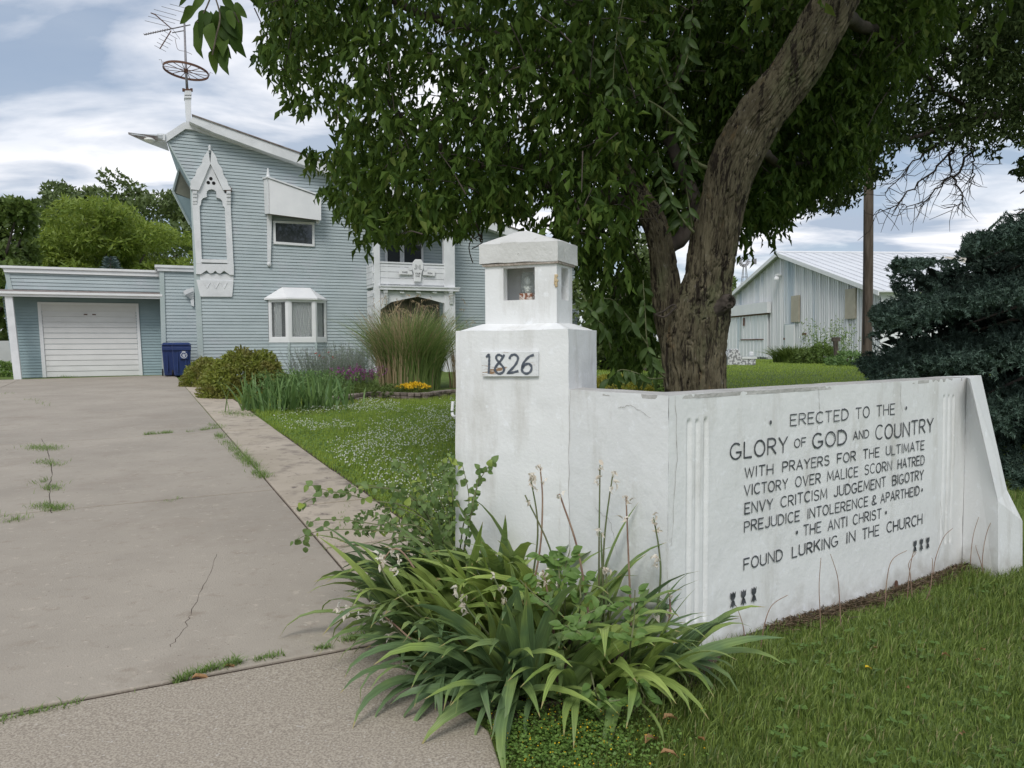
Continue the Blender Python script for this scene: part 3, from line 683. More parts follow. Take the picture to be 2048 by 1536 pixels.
def signline(words, base, wt=.075):
    """words: (text, xl, xr); base: ((x, top, bot) left, (x, top, bot) right) in crop coordinates"""
    (xa, ta, ba), (xb, tb, bb) = base
    def lin(x, a, b): return a + (b - a) * (x - xa) / (xb - xa)
    mb = MB()
    for (t, xl, xr) in words:
        B0 = sz(*c6(xl, lin(xl, ba, bb))); B1 = sz(*c6(xr, lin(xr, ba, bb))); T0 = sz(*c6(xl, lin(xl, ta, tb))); T1 = sz(*c6(xr, lin(xr, ta, tb)))
        if t == '.':
            s_, z_ = sz(*c6(xl, lin(xl, (ta + ba) / 2, (tb + bb) / 2))); V_ = [spt(s_ + .009 * math.cos(q), z_ + .011 * math.sin(q), .0055) for q in np.linspace(0, 6.283, 11)[:-1]]
            mb.poly(V_); continue
        word(mb, t, B0[0], B0[1], B1[0], B1[1], T0[1] - B0[1], T1[1] - B1[1], lambda u, v, o: spt(u, v, o), wt)
    return mb
LINES = [
 ([('.', 548, 548), ('ERECTED', 658, 975), ('TO', 1017, 1090), ('THE', 1130, 1230), ('.', 1292, 1292)], ((658, 245, 305), (1230, 186, 243)), .066),
 ([('GLORY', 328, 640)], ((328, 404, 490), (640, 366, 450)), .07), ([('OF', 680, 742)], ((680, 378, 424), (742, 371, 416)), .085),
 ([('GOD', 780, 965)], ((780, 350, 428), (965, 330, 406)), .07), ([('AND', 1003, 1087)], ((1003, 338, 381), (1087, 328, 370)), .085),
 ([('COUNTRY', 1125, 1440)], ((1125, 308, 384), (1440, 266, 338)), .07),
 ([('WITH', 408, 562), ('PRAYERS', 615, 870), ('FOR', 915, 1015), ('THE', 1057, 1145), ('ULTIMATE', 1183, 1392)], ((408, 537, 592), (1392, 387, 434)), .075),
 ([('VICTORY', 405, 642), ('OVER', 685, 822), ('MALICE', 860, 1028), ('SCORN', 1065, 1213), ('HATRED', 1248, 1392)], ((405, 634, 690), (1392, 467, 516)), .075),
 ([('ENVY', 408, 560), ('CRITCISM', 605, 858), ('JUDGEMENT', 897, 1180), ('BIGOTRY', 1218, 1387)], ((408, 733, 790), (1387, 548, 598)), .075),
 ([('PREJUDICE', 405, 707), ('INTOLERENCE', 752, 1083), ('&', 1105, 1130), ('APARTHEID', 1153, 1365), ('.', 1379, 1379)], ((405, 832, 888), (1382, 633, 680)), .075),
 ([('.', 692, 692), ('THE', 730, 825), ('ANTI', 865, 968), ('CHRIST', 1002, 1155), ('.', 1181, 1181)], ((692, 862, 918), (1155, 762, 812)), .075),
 ([('FOUND', 402, 613), ('LURKING', 668, 917), ('IN', 966, 1012), ('THE', 1053, 1143), ('CHURCH', 1186, 1380)], ((402, 1036, 1095), (1380, 788, 842)), .08)]
for wds, base, wt in LINES: signline(wds, base, wt).build('lettering', MT['letter'], wall)
# tulip emblems
tul = [(-.5, 1), (-.22, .86), (0, 1.02), (.22, .86), (.5, 1), (.46, .62), (.2, .48), (.06, .44), (.06, .26), (.3, .36), (.55, 0), (.2, .12), (0, -.06), (-.2, .12), (-.55, 0), (-.3, .36), (-.06, .26), (-.06, .44), (-.2, .48), (-.46, .62)]
for (x, yt, yb) in ((341, 1215, 1300), (399, 1203, 1286), (456, 1188, 1270), (1341, 932, 998), (1376, 922, 988), (1411, 914, 978)):
    s_, z1_ = sz(*c6(x, yt)); _, z0_ = sz(*c6(x, yb)); h_ = z1_ - z0_
    pts = [spt(s_ + a * h_ * .52, z0_ + b * h_, .0058) for a, b in tul]
    c_ = spt(s_, z0_ + .5 * h_, .0058); mb = MB(); mb.add([c_] + pts, [(0, k + 1, (k + 1) % len(pts) + 1) for k in range(len(pts))])
    mb.build('tulip_emblem', MT['letter'], wall)

# ================================================================== GATE PILLAR
PC = np.array([0.285, 3.87]); PA = np.array([0.9135, -0.4067]); PBv = np.array([0.4067, 0.9135])
PA3 = np.array([*PA, 0]); PB3 = np.array([*PBv, 0])
def pp(i_, j_, z): return np.array([*(PC - PA * i_ + PBv * j_), z])
def pij(px, py, j_):
    q = on_plane(px, py, pp(0, j_, 0), PB3); return float(-(q[:2] - PC) @ PA), float(q[2])
def rough_solid(corn, n=26, amp=.006, seed=0.0):
    """corn: bottom 4 + top 4 corners; faces as displaced grids"""
    c = [np.asarray(q, float) for q in corn]; VV = []; FF = []; b = 0
    for (a0, a1, a2, a3) in ((0, 1, 5, 4), (1, 2, 6, 5), (2, 3, 7, 6), (3, 0, 4, 7), (4, 5, 6, 7)):
        lu = np.linalg.norm(c[a1] - c[a0]); lv = np.linalg.norm(c[a3] - c[a0])
        nu = max(3, int(lu * n)); nv = max(3, int(lv * n))
        U_, W_ = np.meshgrid(np.linspace(0, 1, nu), np.linspace(0, 1, nv), indexing='ij'); U_ = U_[..., None]; W_ = W_[..., None]
        P = c[a0] * (1 - U_) * (1 - W_) + c[a1] * U_ * (1 - W_) + c[a2] * U_ * W_ + c[a3] * (1 - U_) * W_
        d = np.stack([vnoise(P[..., 0] * 14, P[..., 1] * 14, P[..., 2] * 14 + s_ * 7.7 + seed) - .5 for s_ in range(3)], -1) * amp
        d += np.stack([vnoise(P[..., 0] * 4, P[..., 1] * 4, P[..., 2] * 4 + s_ * 3.7 + seed) - .5 for s_ in range(3)], -1) * amp * 1.2
        P = P + d; i_ = np.arange(nu - 1)[:, None] * nv; j_ = np.arange(nv - 1)[None, :]
        FF.append(np.stack([i_ + j_, i_ + nv + j_, i_ + nv + j_ + 1, i_ + j_ + 1], -1).reshape(-1, 4) + b); VV.append(P.reshape(-1, 3)); b += nu * nv
    return np.concatenate(VV), np.concatenate(FF)
pil = thing('gate_pillar', pp(.32, .23, 0), 'tall white stucco gate pillar with a lantern box on top and house number 1826', 'pillar')
BI, BJ = 0.638, 0.46
V_, F_ = rough_solid([pp(0, 0, ZB), pp(BI + .02, -.012, ZB), pp(BI + .02, BJ, ZB), pp(0, BJ, ZB), pp(0, 0, 1.577), pp(BI, 0, 1.577), pp(BI, BJ, 1.577), pp(0, BJ, 1.577)], 45, .0045)
link('shaft', np_mesh('shaft', V_, F_, MT['stucco'], True), pil)
i0, i1, j0, j1 = .10, .512, .10, .34
V_, F_ = rough_solid([pp(.004, .004, 1.572), pp(BI - .004, .004, 1.572), pp(BI - .004, BJ - .004, 1.572), pp(.004, BJ - .004, 1.572),
                      pp(i0 - .008, j0 - .008, 1.611), pp(i1 + .008, j0 - .008, 1.611), pp(i1 + .008, j1 + .008, 1.611), pp(i0 - .008, j1 + .008, 1.611)], 45, .004)
link('shoulder', np_mesh('shoulder', V_, F_, MT['stucco'], True), pil)
# lantern box: four walls round a hollow, two openings
z0_, z1_ = 1.606, 1.926
oi0, oz1 = pij(1069.3, 533.5, j0); oi1, oz0 = pij(1007, 601, j0)
lt = MB()
def pbox(mb, ia, ib, ja, jb, za, zb): mb.prism([pp(ia, ja, za), pp(ib, ja, za), pp(ib, jb, za), pp(ia, jb, za)], (0, 0, zb - za))
pbox(lt, i0, i1, j0, j0 + .05, z0_, oz0); pbox(lt, i0, i1, j0, j0 + .05, oz1, z1_)
pbox(lt, i0, oi0, j0, j0 + .05, oz0, oz1); pbox(lt, oi1, i1, j0, j0 + .05, oz0, oz1)
pbox(lt, i1 - .05, i1, j0 + .05, j1, z0_, z1_); pbox(lt, i0, i1 - .05, j1 - .05, j1, z0_, z1_)
pbox(lt, i0 + .045, i1 - .05, j0 + .05, j1 - .05, z0_, oz0 - .01)
sj0, sj1 = j0 + .07, j1 - .06
pbox(lt, i0, i0 + .045, j0 + .05, j1 - .05, z0_, oz0); pbox(lt, i0, i0 + .045, j0 + .05, j1 - .05, oz1, z1_)
pbox(lt, i0, i0 + .045, j0 + .05, sj0, oz0, oz1); pbox(lt, i0, i0 + .045, sj1, j1 - .05, oz0, oz1)
lt.build('lantern_box', MT['stucco'], pil)
cb = MB(); pbox(cb, i0 - .012, i1 + .012, j0 - .012, j1 + .012, 1.921, 1.934); cb.build('corbel_course', MT['wood_brown'].copy(), pil)
bpy.data.objects['corbel_course'].data.materials[0] = M('corbel', (0.30, 0.25, 0.21), (0.45, 0.40, 0.35), scale=40, rough=.9, bump=.8, bscale=80)
ca, cb_, cja, cjb = .085, .54, .085, .385
V_, F_ = rough_solid([pp(ca, cja, 1.932), pp(cb_, cja, 1.932), pp(cb_, cjb, 1.932), pp(ca, cjb, 1.932), pp(ca, cja, 2.039), pp(cb_, cja, 2.039), pp(cb_, cjb, 2.039), pp(ca, cjb, 2.039)], 60, .008)
n0 = len(V_); top = [pp(ca, cja, 2.037), pp(cb_, cja, 2.037), pp(cb_, cjb, 2.037), pp(ca, cjb, 2.037)]
pk = [pp((ca + cb_) / 2 + .03, (cja + cjb) / 2, 2.118)]
VV = [V_]; FF = [F_]
V2_, F2_ = rough_solid(top + [pk[0] + PA3 * .03 - PB3 * .02, pk[0] - PA3 * .03 - PB3 * .02, pk[0] - PA3 * .03 + PB3 * .02, pk[0] + PA3 * .03 + PB3 * .02], 60, .008)
link('cap', np_mesh('cap', np.concatenate([V_, V2_]), np.concatenate([F_, F2_ + n0]), MT['stucco_cap'], True), pil)
u_ = MB(); u_.poly([pp(ca, cja, 1.933), pp(cb_, cja, 1.933), pp(cb_, cjb, 1.933), pp(ca, cjb, 1.933)]); u_.build('cap_underside', MT['stucco_cap'], pil)
# spalled patch, plaster squiggles
mb = MB(); ci, cz_ = i0 - .002, 1.83
for k in range(5): mb.box(pp(ci + .004 + .003 * (k % 2), j0 - .001, cz_ - .025 + k * .013), PA3 * (.007 + .002 * (k % 3)), PB3 * .006, (0, 0, .007))
mb.build('spalled_corner', MT['tan'], pil, bevel=.003)
def c5(x, y): return 900 + x / 4.266, 440 + y / 4.266
mb = MB()
for pts in ([(800, 1290), (790, 1250), (815, 1235), (835, 1255), (820, 1280)], [(790, 1290), (810, 1330), (840, 1335), (850, 1310)], [(850, 1240), (875, 1250), (895, 1245)], [(845, 1260), (850, 1300)]):
    q = smooth_path([pp(pij(*c5(*p), 0)[0], -.0005, pij(*c5(*p), 0)[1]) for p in pts], 14); mb.tube(q, .0022, 5)
mb.build('plaster_squiggle', MT['stucco'], pil)
# pipe hook on the left side
q = smooth_path([at_y(906, 803, 4.14), at_y(905, 812, 4.14), at_y(904.5, 826, 4.14), at_y(907, 832, 4.14), at_y(917, 835, 4.17)], 18)
MB().tube(q, .0085, 8).build('pipe_hook', MT['trim_clean'], pil, smooth=True)
# number board
bd = thing('house_number_board', pp(*[(pij(1020, 728, 0)[0])], -.02, 1.39), 'small peeling white board with dark painted 1826 fixed to the pillar', 'sign')
cs = [pij(*c5(268, 1122), -.006), pij(*c5(760, 1121), -.006), pij(*c5(760, 1334), -.006), pij(*c5(285, 1335), -.006)]
MB().prism([pp(i_, -.004, z) for i_, z in cs], -PB3 * .014).build('board', MT['board'], bd, bevel=.002)
DIG = [[(312, 1168), (333, 1152), (334, 1230), (330, 1306)],
       [(462, 1152), (436, 1196), (398, 1240), (382, 1278), (412, 1311), (450, 1300), (461, 1268), (430, 1226), (398, 1190), (396, 1162), (418, 1150), (440, 1160)],
       [(508, 1182), (520, 1158), (552, 1148), (580, 1172), (570, 1215), (536, 1262), (497, 1303), (530, 1302), (580, 1290)],
       [(712, 1152), (676, 1166), (640, 1202), (616, 1250), (618, 1292), (652, 1311), (688, 1292), (696, 1252), (672, 1226), (640, 1236), (620, 1262)]]
for stt in DIG:
    mb = MB(); P_ = smooth_path([(*c5(*p), 0) for p in stt], 26); pts = [pij(p[0], p[1], -.019) for p in P_]
    ribbon(mb, [(a, b) for a, b in pts], .0062, lambda a, b, o: pp(a, -.0185 - o, b), .0008)
    mb.build('digit', MT['letter_blue'], bd)
# jar lamp standing in the lantern box
ji, jz = pij(1056, 586, .20); jar = thing('jar_lamp', pp(ji, .20, oz0 - .01), 'glass jar lamp with a white bulb base standing inside the pillar lantern', 'lamp')
b_ = pp(ji, .20, oz0 - .01)
MB().lathe(b_ + (0, 0, .052), [(.036, 0), (.038, .006), (.037, .09), (.03, .105), (.03, .11)], 20).build('jar', MT['jar'], jar, smooth=True)
MB().lathe(b_ + (0, 0, .054), [(.014, 0), (.015, .012), (.022, .034), (.020, .036)], 16).build('bulb_base', MT['bulb'], jar, smooth=True)
mb = MB(); mb.lathe(b_ + (0, 0, .094), [(.006, 0), (.012, .01), (.016, .03), (.01, .045), (.002, .05)], 12); mb.build('bulb', MT['bulb'], jar, smooth=True)
mb = MB(); mb.prism([b_ - PA3 * .037 - PB3 * .035, b_ + PA3 * .037 - PB3 * .035, b_ + PA3 * .037 + PB3 * .035, b_ - PA3 * .037 + PB3 * .035], (0, 0, .05))
mb.build('base_block', M('rusty_box', (0.6, 0.55, 0.5), (0.22, 0.09, 0.05), scale=70, p0=.45, p1=.55, rough=.9), jar, bevel=.003)
# ================================================================== HOUSE
HU = np.array([0.9100, 0.4147, 0]); HN = np.array([0.4147, -0.9100, 0]); UP = np.array([0, 0, 1.0])
HO = at_y(395, 720, 24.6); HO[2] = 0
def h3(s, z, off=0.0): return HO + HU * s + HN * off + UP * z
def hp(px, py, off=0.0):
    q = on_plane(px, py, HO + HN * off, HN); return float((q - HO) @ HU), float(q[2])
def hq(px, py, off=0.0): return h3(*hp(px, py, off), off)
def clip_band(P, z0, z1):
    def half(P, f):
        out = []
        for k in range(len(P)):
            a, b = P[k], P[(k + 1) % len(P)]; fa, fb = f(a), f(b)
            if fa >= 0: out.append(a)
            if (fa >= 0) != (fb >= 0):
                t = fa / (fa - fb); out.append((a[0] + (b[0] - a[0]) * t, a[1] + (b[1] - a[1]) * t))
        return out
    P = half(P, lambda p: p[1] - z0)
    return half(P, lambda p: z1 - p[1]) if len(P) >= 3 else []
def siding(mb, poly, expo, to3, zbase=0.0, lap=.018, gapz=.013):
    zs = [p[1] for p in poly]; k0 = int(math.floor((min(zs) - zbase) / expo)); k1 = int(math.ceil((max(zs) - zbase) / expo))
    for k in range(k0, k1):
        za, zb = zbase + k * expo, zbase + (k + 1) * expo - gapz
        P = clip_band(poly, za, zb)
        if len(P) < 3: continue
        smin = min(s for s, z in P); smax = max(s for s, z in P); cut = smin + (k * 1.7) % 3.6; pieces = [P]
        if cut - smin > .3 and smax - cut > .3:
            def hs_(P, sg): 
                o = []
                for q in range(len(P)):
                    a, b = P[q], P[(q + 1) % len(P)]; fa, fb = sg * (a[0] - cut), sg * (b[0] - cut)
                    if fa >= .001: o.append(a)
                    if (fa >= .001) != (fb >= .001): t = (fa - .001) / (fa - fb); o.append((a[0] + (b[0] - a[0]) * t, a[1] + (b[1] - a[1]) * t))
                return o
            pieces = [q for q in (hs_(P, -1), hs_(P, 1)) if len(q) > 2]
        wob = .003 * (vnoise(k * 3.1, 5.5) - .5)
        fo = lambda z: .003 + (lap + wob) * (zb - z) / expo
        for q in pieces: mb.poly([to3(s, z, fo(z) + (.0015 if q is pieces[-1] else 0)) for s, z in q])
        lo = [s for s, z in P if abs(z - za) < 1e-6]
        if len(lo) >= 2:
            s0, s1 = min(lo), max(lo)
            mb.poly([to3(s0, za, fo(za)), to3(s1, za, fo(za)), to3(s1, za + .004, -.018), to3(s0, za + .004, -.018)])
EXPO = .1045
house = thing('house', h3(5.5, .57), 'pale blue clapboard house with a tall slanting prow roof, gothic wall frame and porch', 'house')
ZG = .50
fac = [hp(397, 745), hp(380, 368), hp(333.3, 282), hp(371.5, 256.6), hp(386.4, 258.2), hp(1017, 472.8)]
slope = (fac[5][1] - fac[4][1]) / (fac[5][0] - fac[4][0]); s_end = fac[5][0] + 3.0
fac.append((s_end, fac[5][1] + slope * 3.0)); fac.append((s_end, ZG)); fac[0] = (fac[0][0], ZG)
mb = MB(); siding(mb, fac, EXPO, h3, .02); mb.build('siding', MT['siding'], house)
# body behind the facade, splayed at the left
bk = [h3(s + .55, z, -6.5) for s, z in fac]; ft = [h3(s, z, -.02) for s, z in fac]
mb = MB()
for k in range(len(fac)):
    mb.poly([ft[k], ft[(k + 1) % len(fac)], bk[(k + 1) % len(fac)], bk[k]])
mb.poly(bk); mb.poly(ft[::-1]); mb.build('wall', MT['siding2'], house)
# rake trim under the roof edge, broad fascia, soffit, roof
top = [hp(327, 271, .1), hp(366.5, 245.3, .1), hp(376, 243.5, .1), hp(426.3, 265.7, .1), hp(533, 305.0, .1), hp(660, 349.8, .1), hp(1017, 469.5, .1)]
low = [hp(332, 284, .1), hp(371, 257.6, .1), hp(386, 259.2, .1), hp(430, 274, .1), hp(533, 308.5, .1), hp(660, 352.2, .1), hp(1017, 474.0, .1)]
mb = MB()
for k in range(len(top) - 1):
    mb.prism([h3(*low[k], .1), h3(*low[k + 1], .1), h3(*top[k + 1], .1), h3(*top[k], .1)], -HN * .1)
mb.build('rake_trim', MT['trim'], house)
b0 = [hp(379, 243, .42), hp(427, 264.5, .42), hp(533, 304, .42), hp(660, 348.5, .42), hp(1017, 471, .42)]
b1 = [hp(387, 231.5, .42), hp(430, 247, .42), hp(533, 283.8, .42), hp(660, 328, .42), hp(1017, 453.5, .42)]
def ext(a, b, d): t = d / (b[0] - a[0]); return (b[0] + d, b[1] + (b[1] - a[1]) * t)
b0.append(ext(b0[3], b0[4], 3.3)); b1.append(ext(b1[3], b1[4], 3.3))
mb = MB()
for k in range(len(b0) - 1): mb.prism([h3(*b0[k], .42), h3(*b0[k + 1], .42), h3(*b1[k + 1], .42), h3(*b1[k], .42)], -HN * .05)
mb.build('fascia', MT['trim'], house)
mb = MB()
for k in range(len(b0) - 1): mb.poly([h3(b0[k][0], b0[k][1] + .01, .40), h3(b0[k + 1][0], b0[k + 1][1] + .01, .40), h3(b0[k + 1][0], b0[k + 1][1] + .01, .0), h3(b0[k][0], b0[k][1] + .01, .0)])
mb.build('soffit', MT['trim'], house)
mb = MB(); A_, B_ = b1[0], b1[-1]
mb.prism([h3(A_[0] - .05, A_[1] + .005, .46), h3(B_[0], B_[1] + .005, .46), h3(B_[0] + .5, B_[1] + .005, -6.8), h3(A_[0] + .5, A_[1] + .005, -6.8)], UP * .035)
mb.build('roof', MT['roof'], house)
# prow slab at the upper left corner
tip = hq(256.4, 266.5, 1.0); a1_ = hq(329, 270, .12); a2_ = hq(333, 283, .1); a3_ = hq(338, 301, -1.3)
mb = MB(); mb.add([tip, a1_, a2_, a3_, tip - UP * .03, a1_ - UP * .12, a2_ - UP * .02, a3_ - UP * .02, hq(292, 285, .2)],
                  [(0, 1, 2, 3), (4, 8, 3, 7), (4, 8, 6, 5), (0, 1, 5, 4), (1, 2, 6, 5), (8, 7, 6), (0, 4, 7, 3)])
mb.build('prow_soffit', MT['trim'], house)
mb = MB(); P_ = [hq(256, 264.5, 1.0), hq(316, 272.5, .3), hq(316, 279.5, .3), hq(285, 277.5, .65), hq(258, 268.5, 1.0)]; mb.prism(P_, -HN * .06); mb.build('prow_edge', MT['roof'], house)
mb = MB(); P_ = [hq(314, 267, .16), hq(330, 267.5, .16), hq(330, 281, .16), hq(314, 279, .16)]; mb.prism(P_, -HN * .12); mb.build('prow_block', MT['trim'], house)
c_ = hq(298.5, 279.8, .55); mb = MB(); mb.lathe(c_ - UP * .07, [(.02, 0), (.10, .01), (.155, .05), (.16, .08), (.10, .12), (.02, .125)], 18); mb.build('globe_light', MT['bulb'], house, smooth=True)
# slanting corner board
cl = [hp(333.3, 282, .03), hp(380, 366, .03), hp(397, 745, .03)]
mb = MB()
for a, b, wd in ((cl[0], cl[1], .05), (cl[1], cl[2], .17)):
    mb.prism([h3(a[0], a[1], .035), h3(b[0], b[1], .035), h3(b[0] + wd, b[1], .035), h3(a[0] + wd, a[1], .035)], -HN * .12)
mb.build('corner_board', MT['trim_grey'], house)
# flared bay on the far side wall
of_ = -1.6
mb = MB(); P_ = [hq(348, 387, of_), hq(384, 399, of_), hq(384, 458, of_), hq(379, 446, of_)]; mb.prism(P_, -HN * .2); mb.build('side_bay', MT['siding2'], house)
mb = MB(); P_ = [hq(358, 339, of_), hq(346, 384, of_), hq(384, 399, of_ + .02), hq(384, 372, of_)]; mb.prism(P_, -HN * .12); mb.build('side_soffit', MT['soffit'], house)
mb = MB()
for a, b in (((358.5, 336), (345.5, 383)), ((346, 383), (380, 449)), ((358.5, 336), (384, 380))):
    mb.tube([hq(*a, of_ + .04), hq(*b, of_ + .04)], .04, 4)
mb.build('side_edge_board', MT['trim_grey'], house)

# ---- gothic frame
gf = MB(); GO = .09
def gq(x, y, o=GO): return hq(x, y, o)
gothic = thing('gothic_frame', h3(*hp(428, 593), .05), 'white carved gothic arch frame with a peeling pointed gable hung on the blue siding', 'wall ornament')
def strip_between(inner, outer, th=.07, o=GO):
    mb = MB()
    for k in range(len(inner) - 1):
        mb.prism([gq(*inner[k], o), gq(*inner[k + 1], o), gq(*outer[k + 1], o), gq(*outer[k], o)], -HN * th)
    return mb
def k4(x, y): return 360 + x / 9.6, 280 + y / 9.6
def k5(x, y): return 370 + x / 8.533, 430 + y / 8.533
inn = [k4(375, 1275), k4(400, 1240), k4(410, 1160), k4(440, 1115), k4(520, 1090), k4(510, 1040), k4(520, 985), k4(555, 955), k4(605, 945), k4(655, 955), k4(690, 985), k4(700, 1030), k4(697, 1100), k4(770, 1125), k4(812, 1170), k4(825, 1260), k4(862, 1305)]
outl = [k4(237, 1275), k4(237, 1200), k4(237, 1100), k4(237, 970), k4(360, 965), k4(400, 880), k4(450, 740), k4(520, 590), k4(582, 460), k4(645, 590), k4(710, 740), k4(780, 880), k4(850, 1000), k4(860, 1025), k4(970, 1020), k4(972, 1150), k4(975, 1305)]
strip_between(inn, outl, .07).build('arch_panel', MT['trim'], gothic)
MB().prism([gq(*k4(237, 1275)), gq(*k4(375, 1275)), gq(*k5(290, 830)), gq(*k5(190, 830))], -HN * .07).build('post', MT['trim'], gothic)
MB().prism([gq(*k4(862, 1305)), gq(*k4(975, 1305)), gq(*k5(828, 840)), gq(*k5(722, 840))], -HN * .07).build('post', MT['trim'], gothic)
MB().prism([gq(*k5(288, 752), .10), gq(*k5(724, 760), .10), gq(*k5(745, 822), .10), gq(*k5(272, 806), .10)], -HN * .08).build('rail', MT['trim'], gothic)
jag = [k5(190, 1005), k5(265, 1010), k5(300, 990), k5(330, 970), k5(370, 942), k5(410, 985), k5(445, 998), k5(480, 985), k5(515, 948), k5(560, 990), k5(605, 1000), k5(640, 970), k5(668, 950), k5(715, 985), k5(770, 1020), k5(833, 1022)]
tp = [k5(190 + (833 - 190) * k / 15, 832 + 8 * k / 15) for k in range(16)]
strip_between(jag, tp, .07).build('scalloped_apron', MT['trim'], gothic)
mb = MB(); mb.prism([gq(*k5(200, 1000), .03), gq(*k5(833, 1015), .03), gq(*k5(828, 1130), .03), gq(*k5(200, 1110), .03)], -HN * .04)
mb.prism([gq(*k5(195, 1105), .06), gq(*k5(828, 1125), .06), gq(*k5(805, 1395), .06), gq(*k5(262, 1392), .06)], -HN * .07); mb.build('base_panel', MT['trim'], gothic)
mb = MB()
for x0 in (318, 470, 610):
    P_ = [k5(x0, 1150), k5(x0 + 60, 1250), k5(x0 + 115, 1152)]
    for a, b in ((0, 1), (1, 2)): mb.tube([gq(*P_[a], .063), gq(*P_[b], .063)], .012, 4)
mb.build('chevron_moulding', MT['trim'], gothic)
# bargeboards with a ragged outer edge
def barge(edge_in, edge_out, o=.16):
    return strip_between(edge_in, edge_out, .12, o)
li = [k4(365, 965), k4(430, 815), k4(500, 650), k4(582, 455)]
def lerp_pts(P, n):
    P = np.array(P, float); t = np.linspace(0, len(P) - 1, n); i_ = np.minimum(t.astype(int), len(P) - 2); f_ = (t - i_)[:, None]; return P[i_] * (1 - f_) + P[i_ + 1] * f_
def ragged(P, n, amp, sd):
    Q = lerp_pts(P, n); d = Q[-1] - Q[0]; nn_ = np.array([-d[1], d[0]]) / np.linalg.norm(d)
    w_ = (np.abs(np.sin(np.linspace(0, math.pi * 4, n))) * amp) + RNG.normal(size=n) * amp * .12
    return [tuple(q + nn_ * ww * sd) for q, ww in zip(Q, w_)]
nb = 33
barge([tuple(p) for p in lerp_pts(li, nb)], ragged([k4(215, 945), k4(225, 820), k4(365, 560), k4(545, 195)], nb, 3.0, -1)).build('bargeboard', MT['trim'], gothic)
ri = [k4(850, 1000), k4(780, 850), k4(690, 660), k4(582, 455)]
barge([tuple(p) for p in lerp_pts(ri, nb)][3:], ragged([k4(990, 1010), k4(905, 830), k4(765, 520), k4(605, 195)], nb, 2.2, 1)[3:]).build('bargeboard', MT['trim'], gothic)
mb = MB()
for k in range(6): P_ = [k4(850 + k * 22, 905 + (k % 3) * 14), k4(870 + k * 22, 990), k4(885 + k * 22, 880 + (k % 2) * 35)]; mb.prism([gq(*p, .15) for p in P_], -HN * (.10))
mb.build('rotten_end', MT['rot'], gothic)
c_ = gq(*k4(572, 200), .1); mb = MB(); mb.lathe(c_ - UP * .02, [(.05, 0), (.045, .05), (.035, .09), (.05, .12), (.03, .18), (.01, .2)], 10); mb.build('finial', MT['trim'], gothic, smooth=True)
for (x, y) in ((592, 742), (543, 818), (647, 828)):
    c_ = gq(*k4(x, y), GO + .003); MB().lathe(c_, [(.054, 0), (.054, .004)], 14, ax=HN).build('trefoil_hole', MT['dark'], gothic)
for (x, sg) in ((285, 0), (935, 0)):
    mb = MB()
    for k, (dy, hh) in enumerate(((975, 55), (1050, 45), (1120, 55), (1190, 40))):
        a_ = k4(x - 40, dy); b_ = k4(x + 40, dy + hh); P_ = [gq(a_[0], a_[1], .17 - .018 * k), gq(b_[0], a_[1], .17 - .018 * k), gq(b_[0], b_[1], .16 - .018 * k), gq(a_[0], b_[1], .16 - .018 * k)]; mb.prism(P_, -HN * .07)
    mb.build('corbel', MT['trim'], gothic)

# ---- hood over the upper window
hood = thing('window_hood', h3(*hp(590, 440), .1), 'white sloping wooden hood with a turned finial above the small upper window', 'window hood')
o_ = .55
P_ = [hq(537, 357, o_), hq(641, 394, o_), hq(641, 440.5, o_), hq(544, 428, o_), hq(538, 427, o_)]
Q_ = [hq(527, 360, .02), hq(633, 396, .02), hq(633, 442, .02), hq(533, 430, .02), hq(529.5, 428, .02)]
mb = MB(); mb.prism(P_, -HN * .03); mb.build('front_panel', MT['trim_clean'], hood)
for q_ in ((0, 4), (1, 2)): MB().prism([P_[q_[0]], P_[q_[1]], Q_[q_[1]], Q_[q_[0]]], HU * .02).build('side_panel', MT['trim_clean'], hood)
mb = MB(); mb.prism([hq(536, 355.5, o_ + .04), hq(643.5, 393, o_ + .04), hq(635, 394, -.0), hq(524.5, 358, .0)], UP * .05); mb.build('hood_roof', MT['trim'], hood)
mb = MB(); mb.poly([P_[3] + UP * .01, P_[2] + UP * .01, Q_[2] + UP * .01, Q_[3] + UP * .01]); mb.build('underside', MT['roof'], hood)
mb = MB(); mb.prism([hq(534, 426, .14), hq(544, 427, .14), hq(541.5, 524, .10), hq(535, 523, .10)], -HN * .09); mb.build('hanging_bracket', MT['trim'], hood)
c_ = hq(538.5, 533, .05); mb = MB(); mb.lathe(c_, [(.03, 0), (.07, .04), (.075, .1), (.06, .14)], 10); mb.build('drop', MT['trim'], hood, smooth=True)
c_ = hq(636, 447, .3); mb = MB(); mb.lathe(c_, [(.03, 0), (.06, .03), (.06, .12)], 8); mb.build('drop', MT['trim'], hood)
c_ = hq(536.3, 357, o_ - .05); mb = MB(); mb.lathe(c_, [(.07, 0), (.075, .07), (.05, .08), (.055, .13), (.04, .15), (.045, .2), (.03, .23), (.03, .28), (.01, .33)], 12); mb.build('finial', MT['trim'], hood, smooth=True)
# ---- small upper window
def window_rect(parent, c, off, fw_px, name='window', curtain=None):
    """c: 4 pixel corners (tl,tr,br,bl) of the outer frame"""
    C = np.array(c, float); ctr = C.mean(0)
    I = [tuple(q + (ctr - q) / np.abs(ctr - q) * fw_px) for q in C]
    w_ = MB()
    for k in range(4):
        a, b, d, e_ = C[k], C[(k + 1) % 4], I[(k + 1) % 4], I[k]
        w_.prism([hq(*a, off), hq(*b, off), hq(*d, off), hq(*e_, off)], -HN * (off - .003))
    f = w_.build(name, MT['trim_clean'], parent)
    g = MB(); g.poly([hq(*q, off * .55) for q in I]); g.build('pane', MT['glass'], f)
    return f
window_rect(house, [(546.3, 441), (629, 444.5), (629.3, 493), (547.2, 487.6)], .07, 4.6)

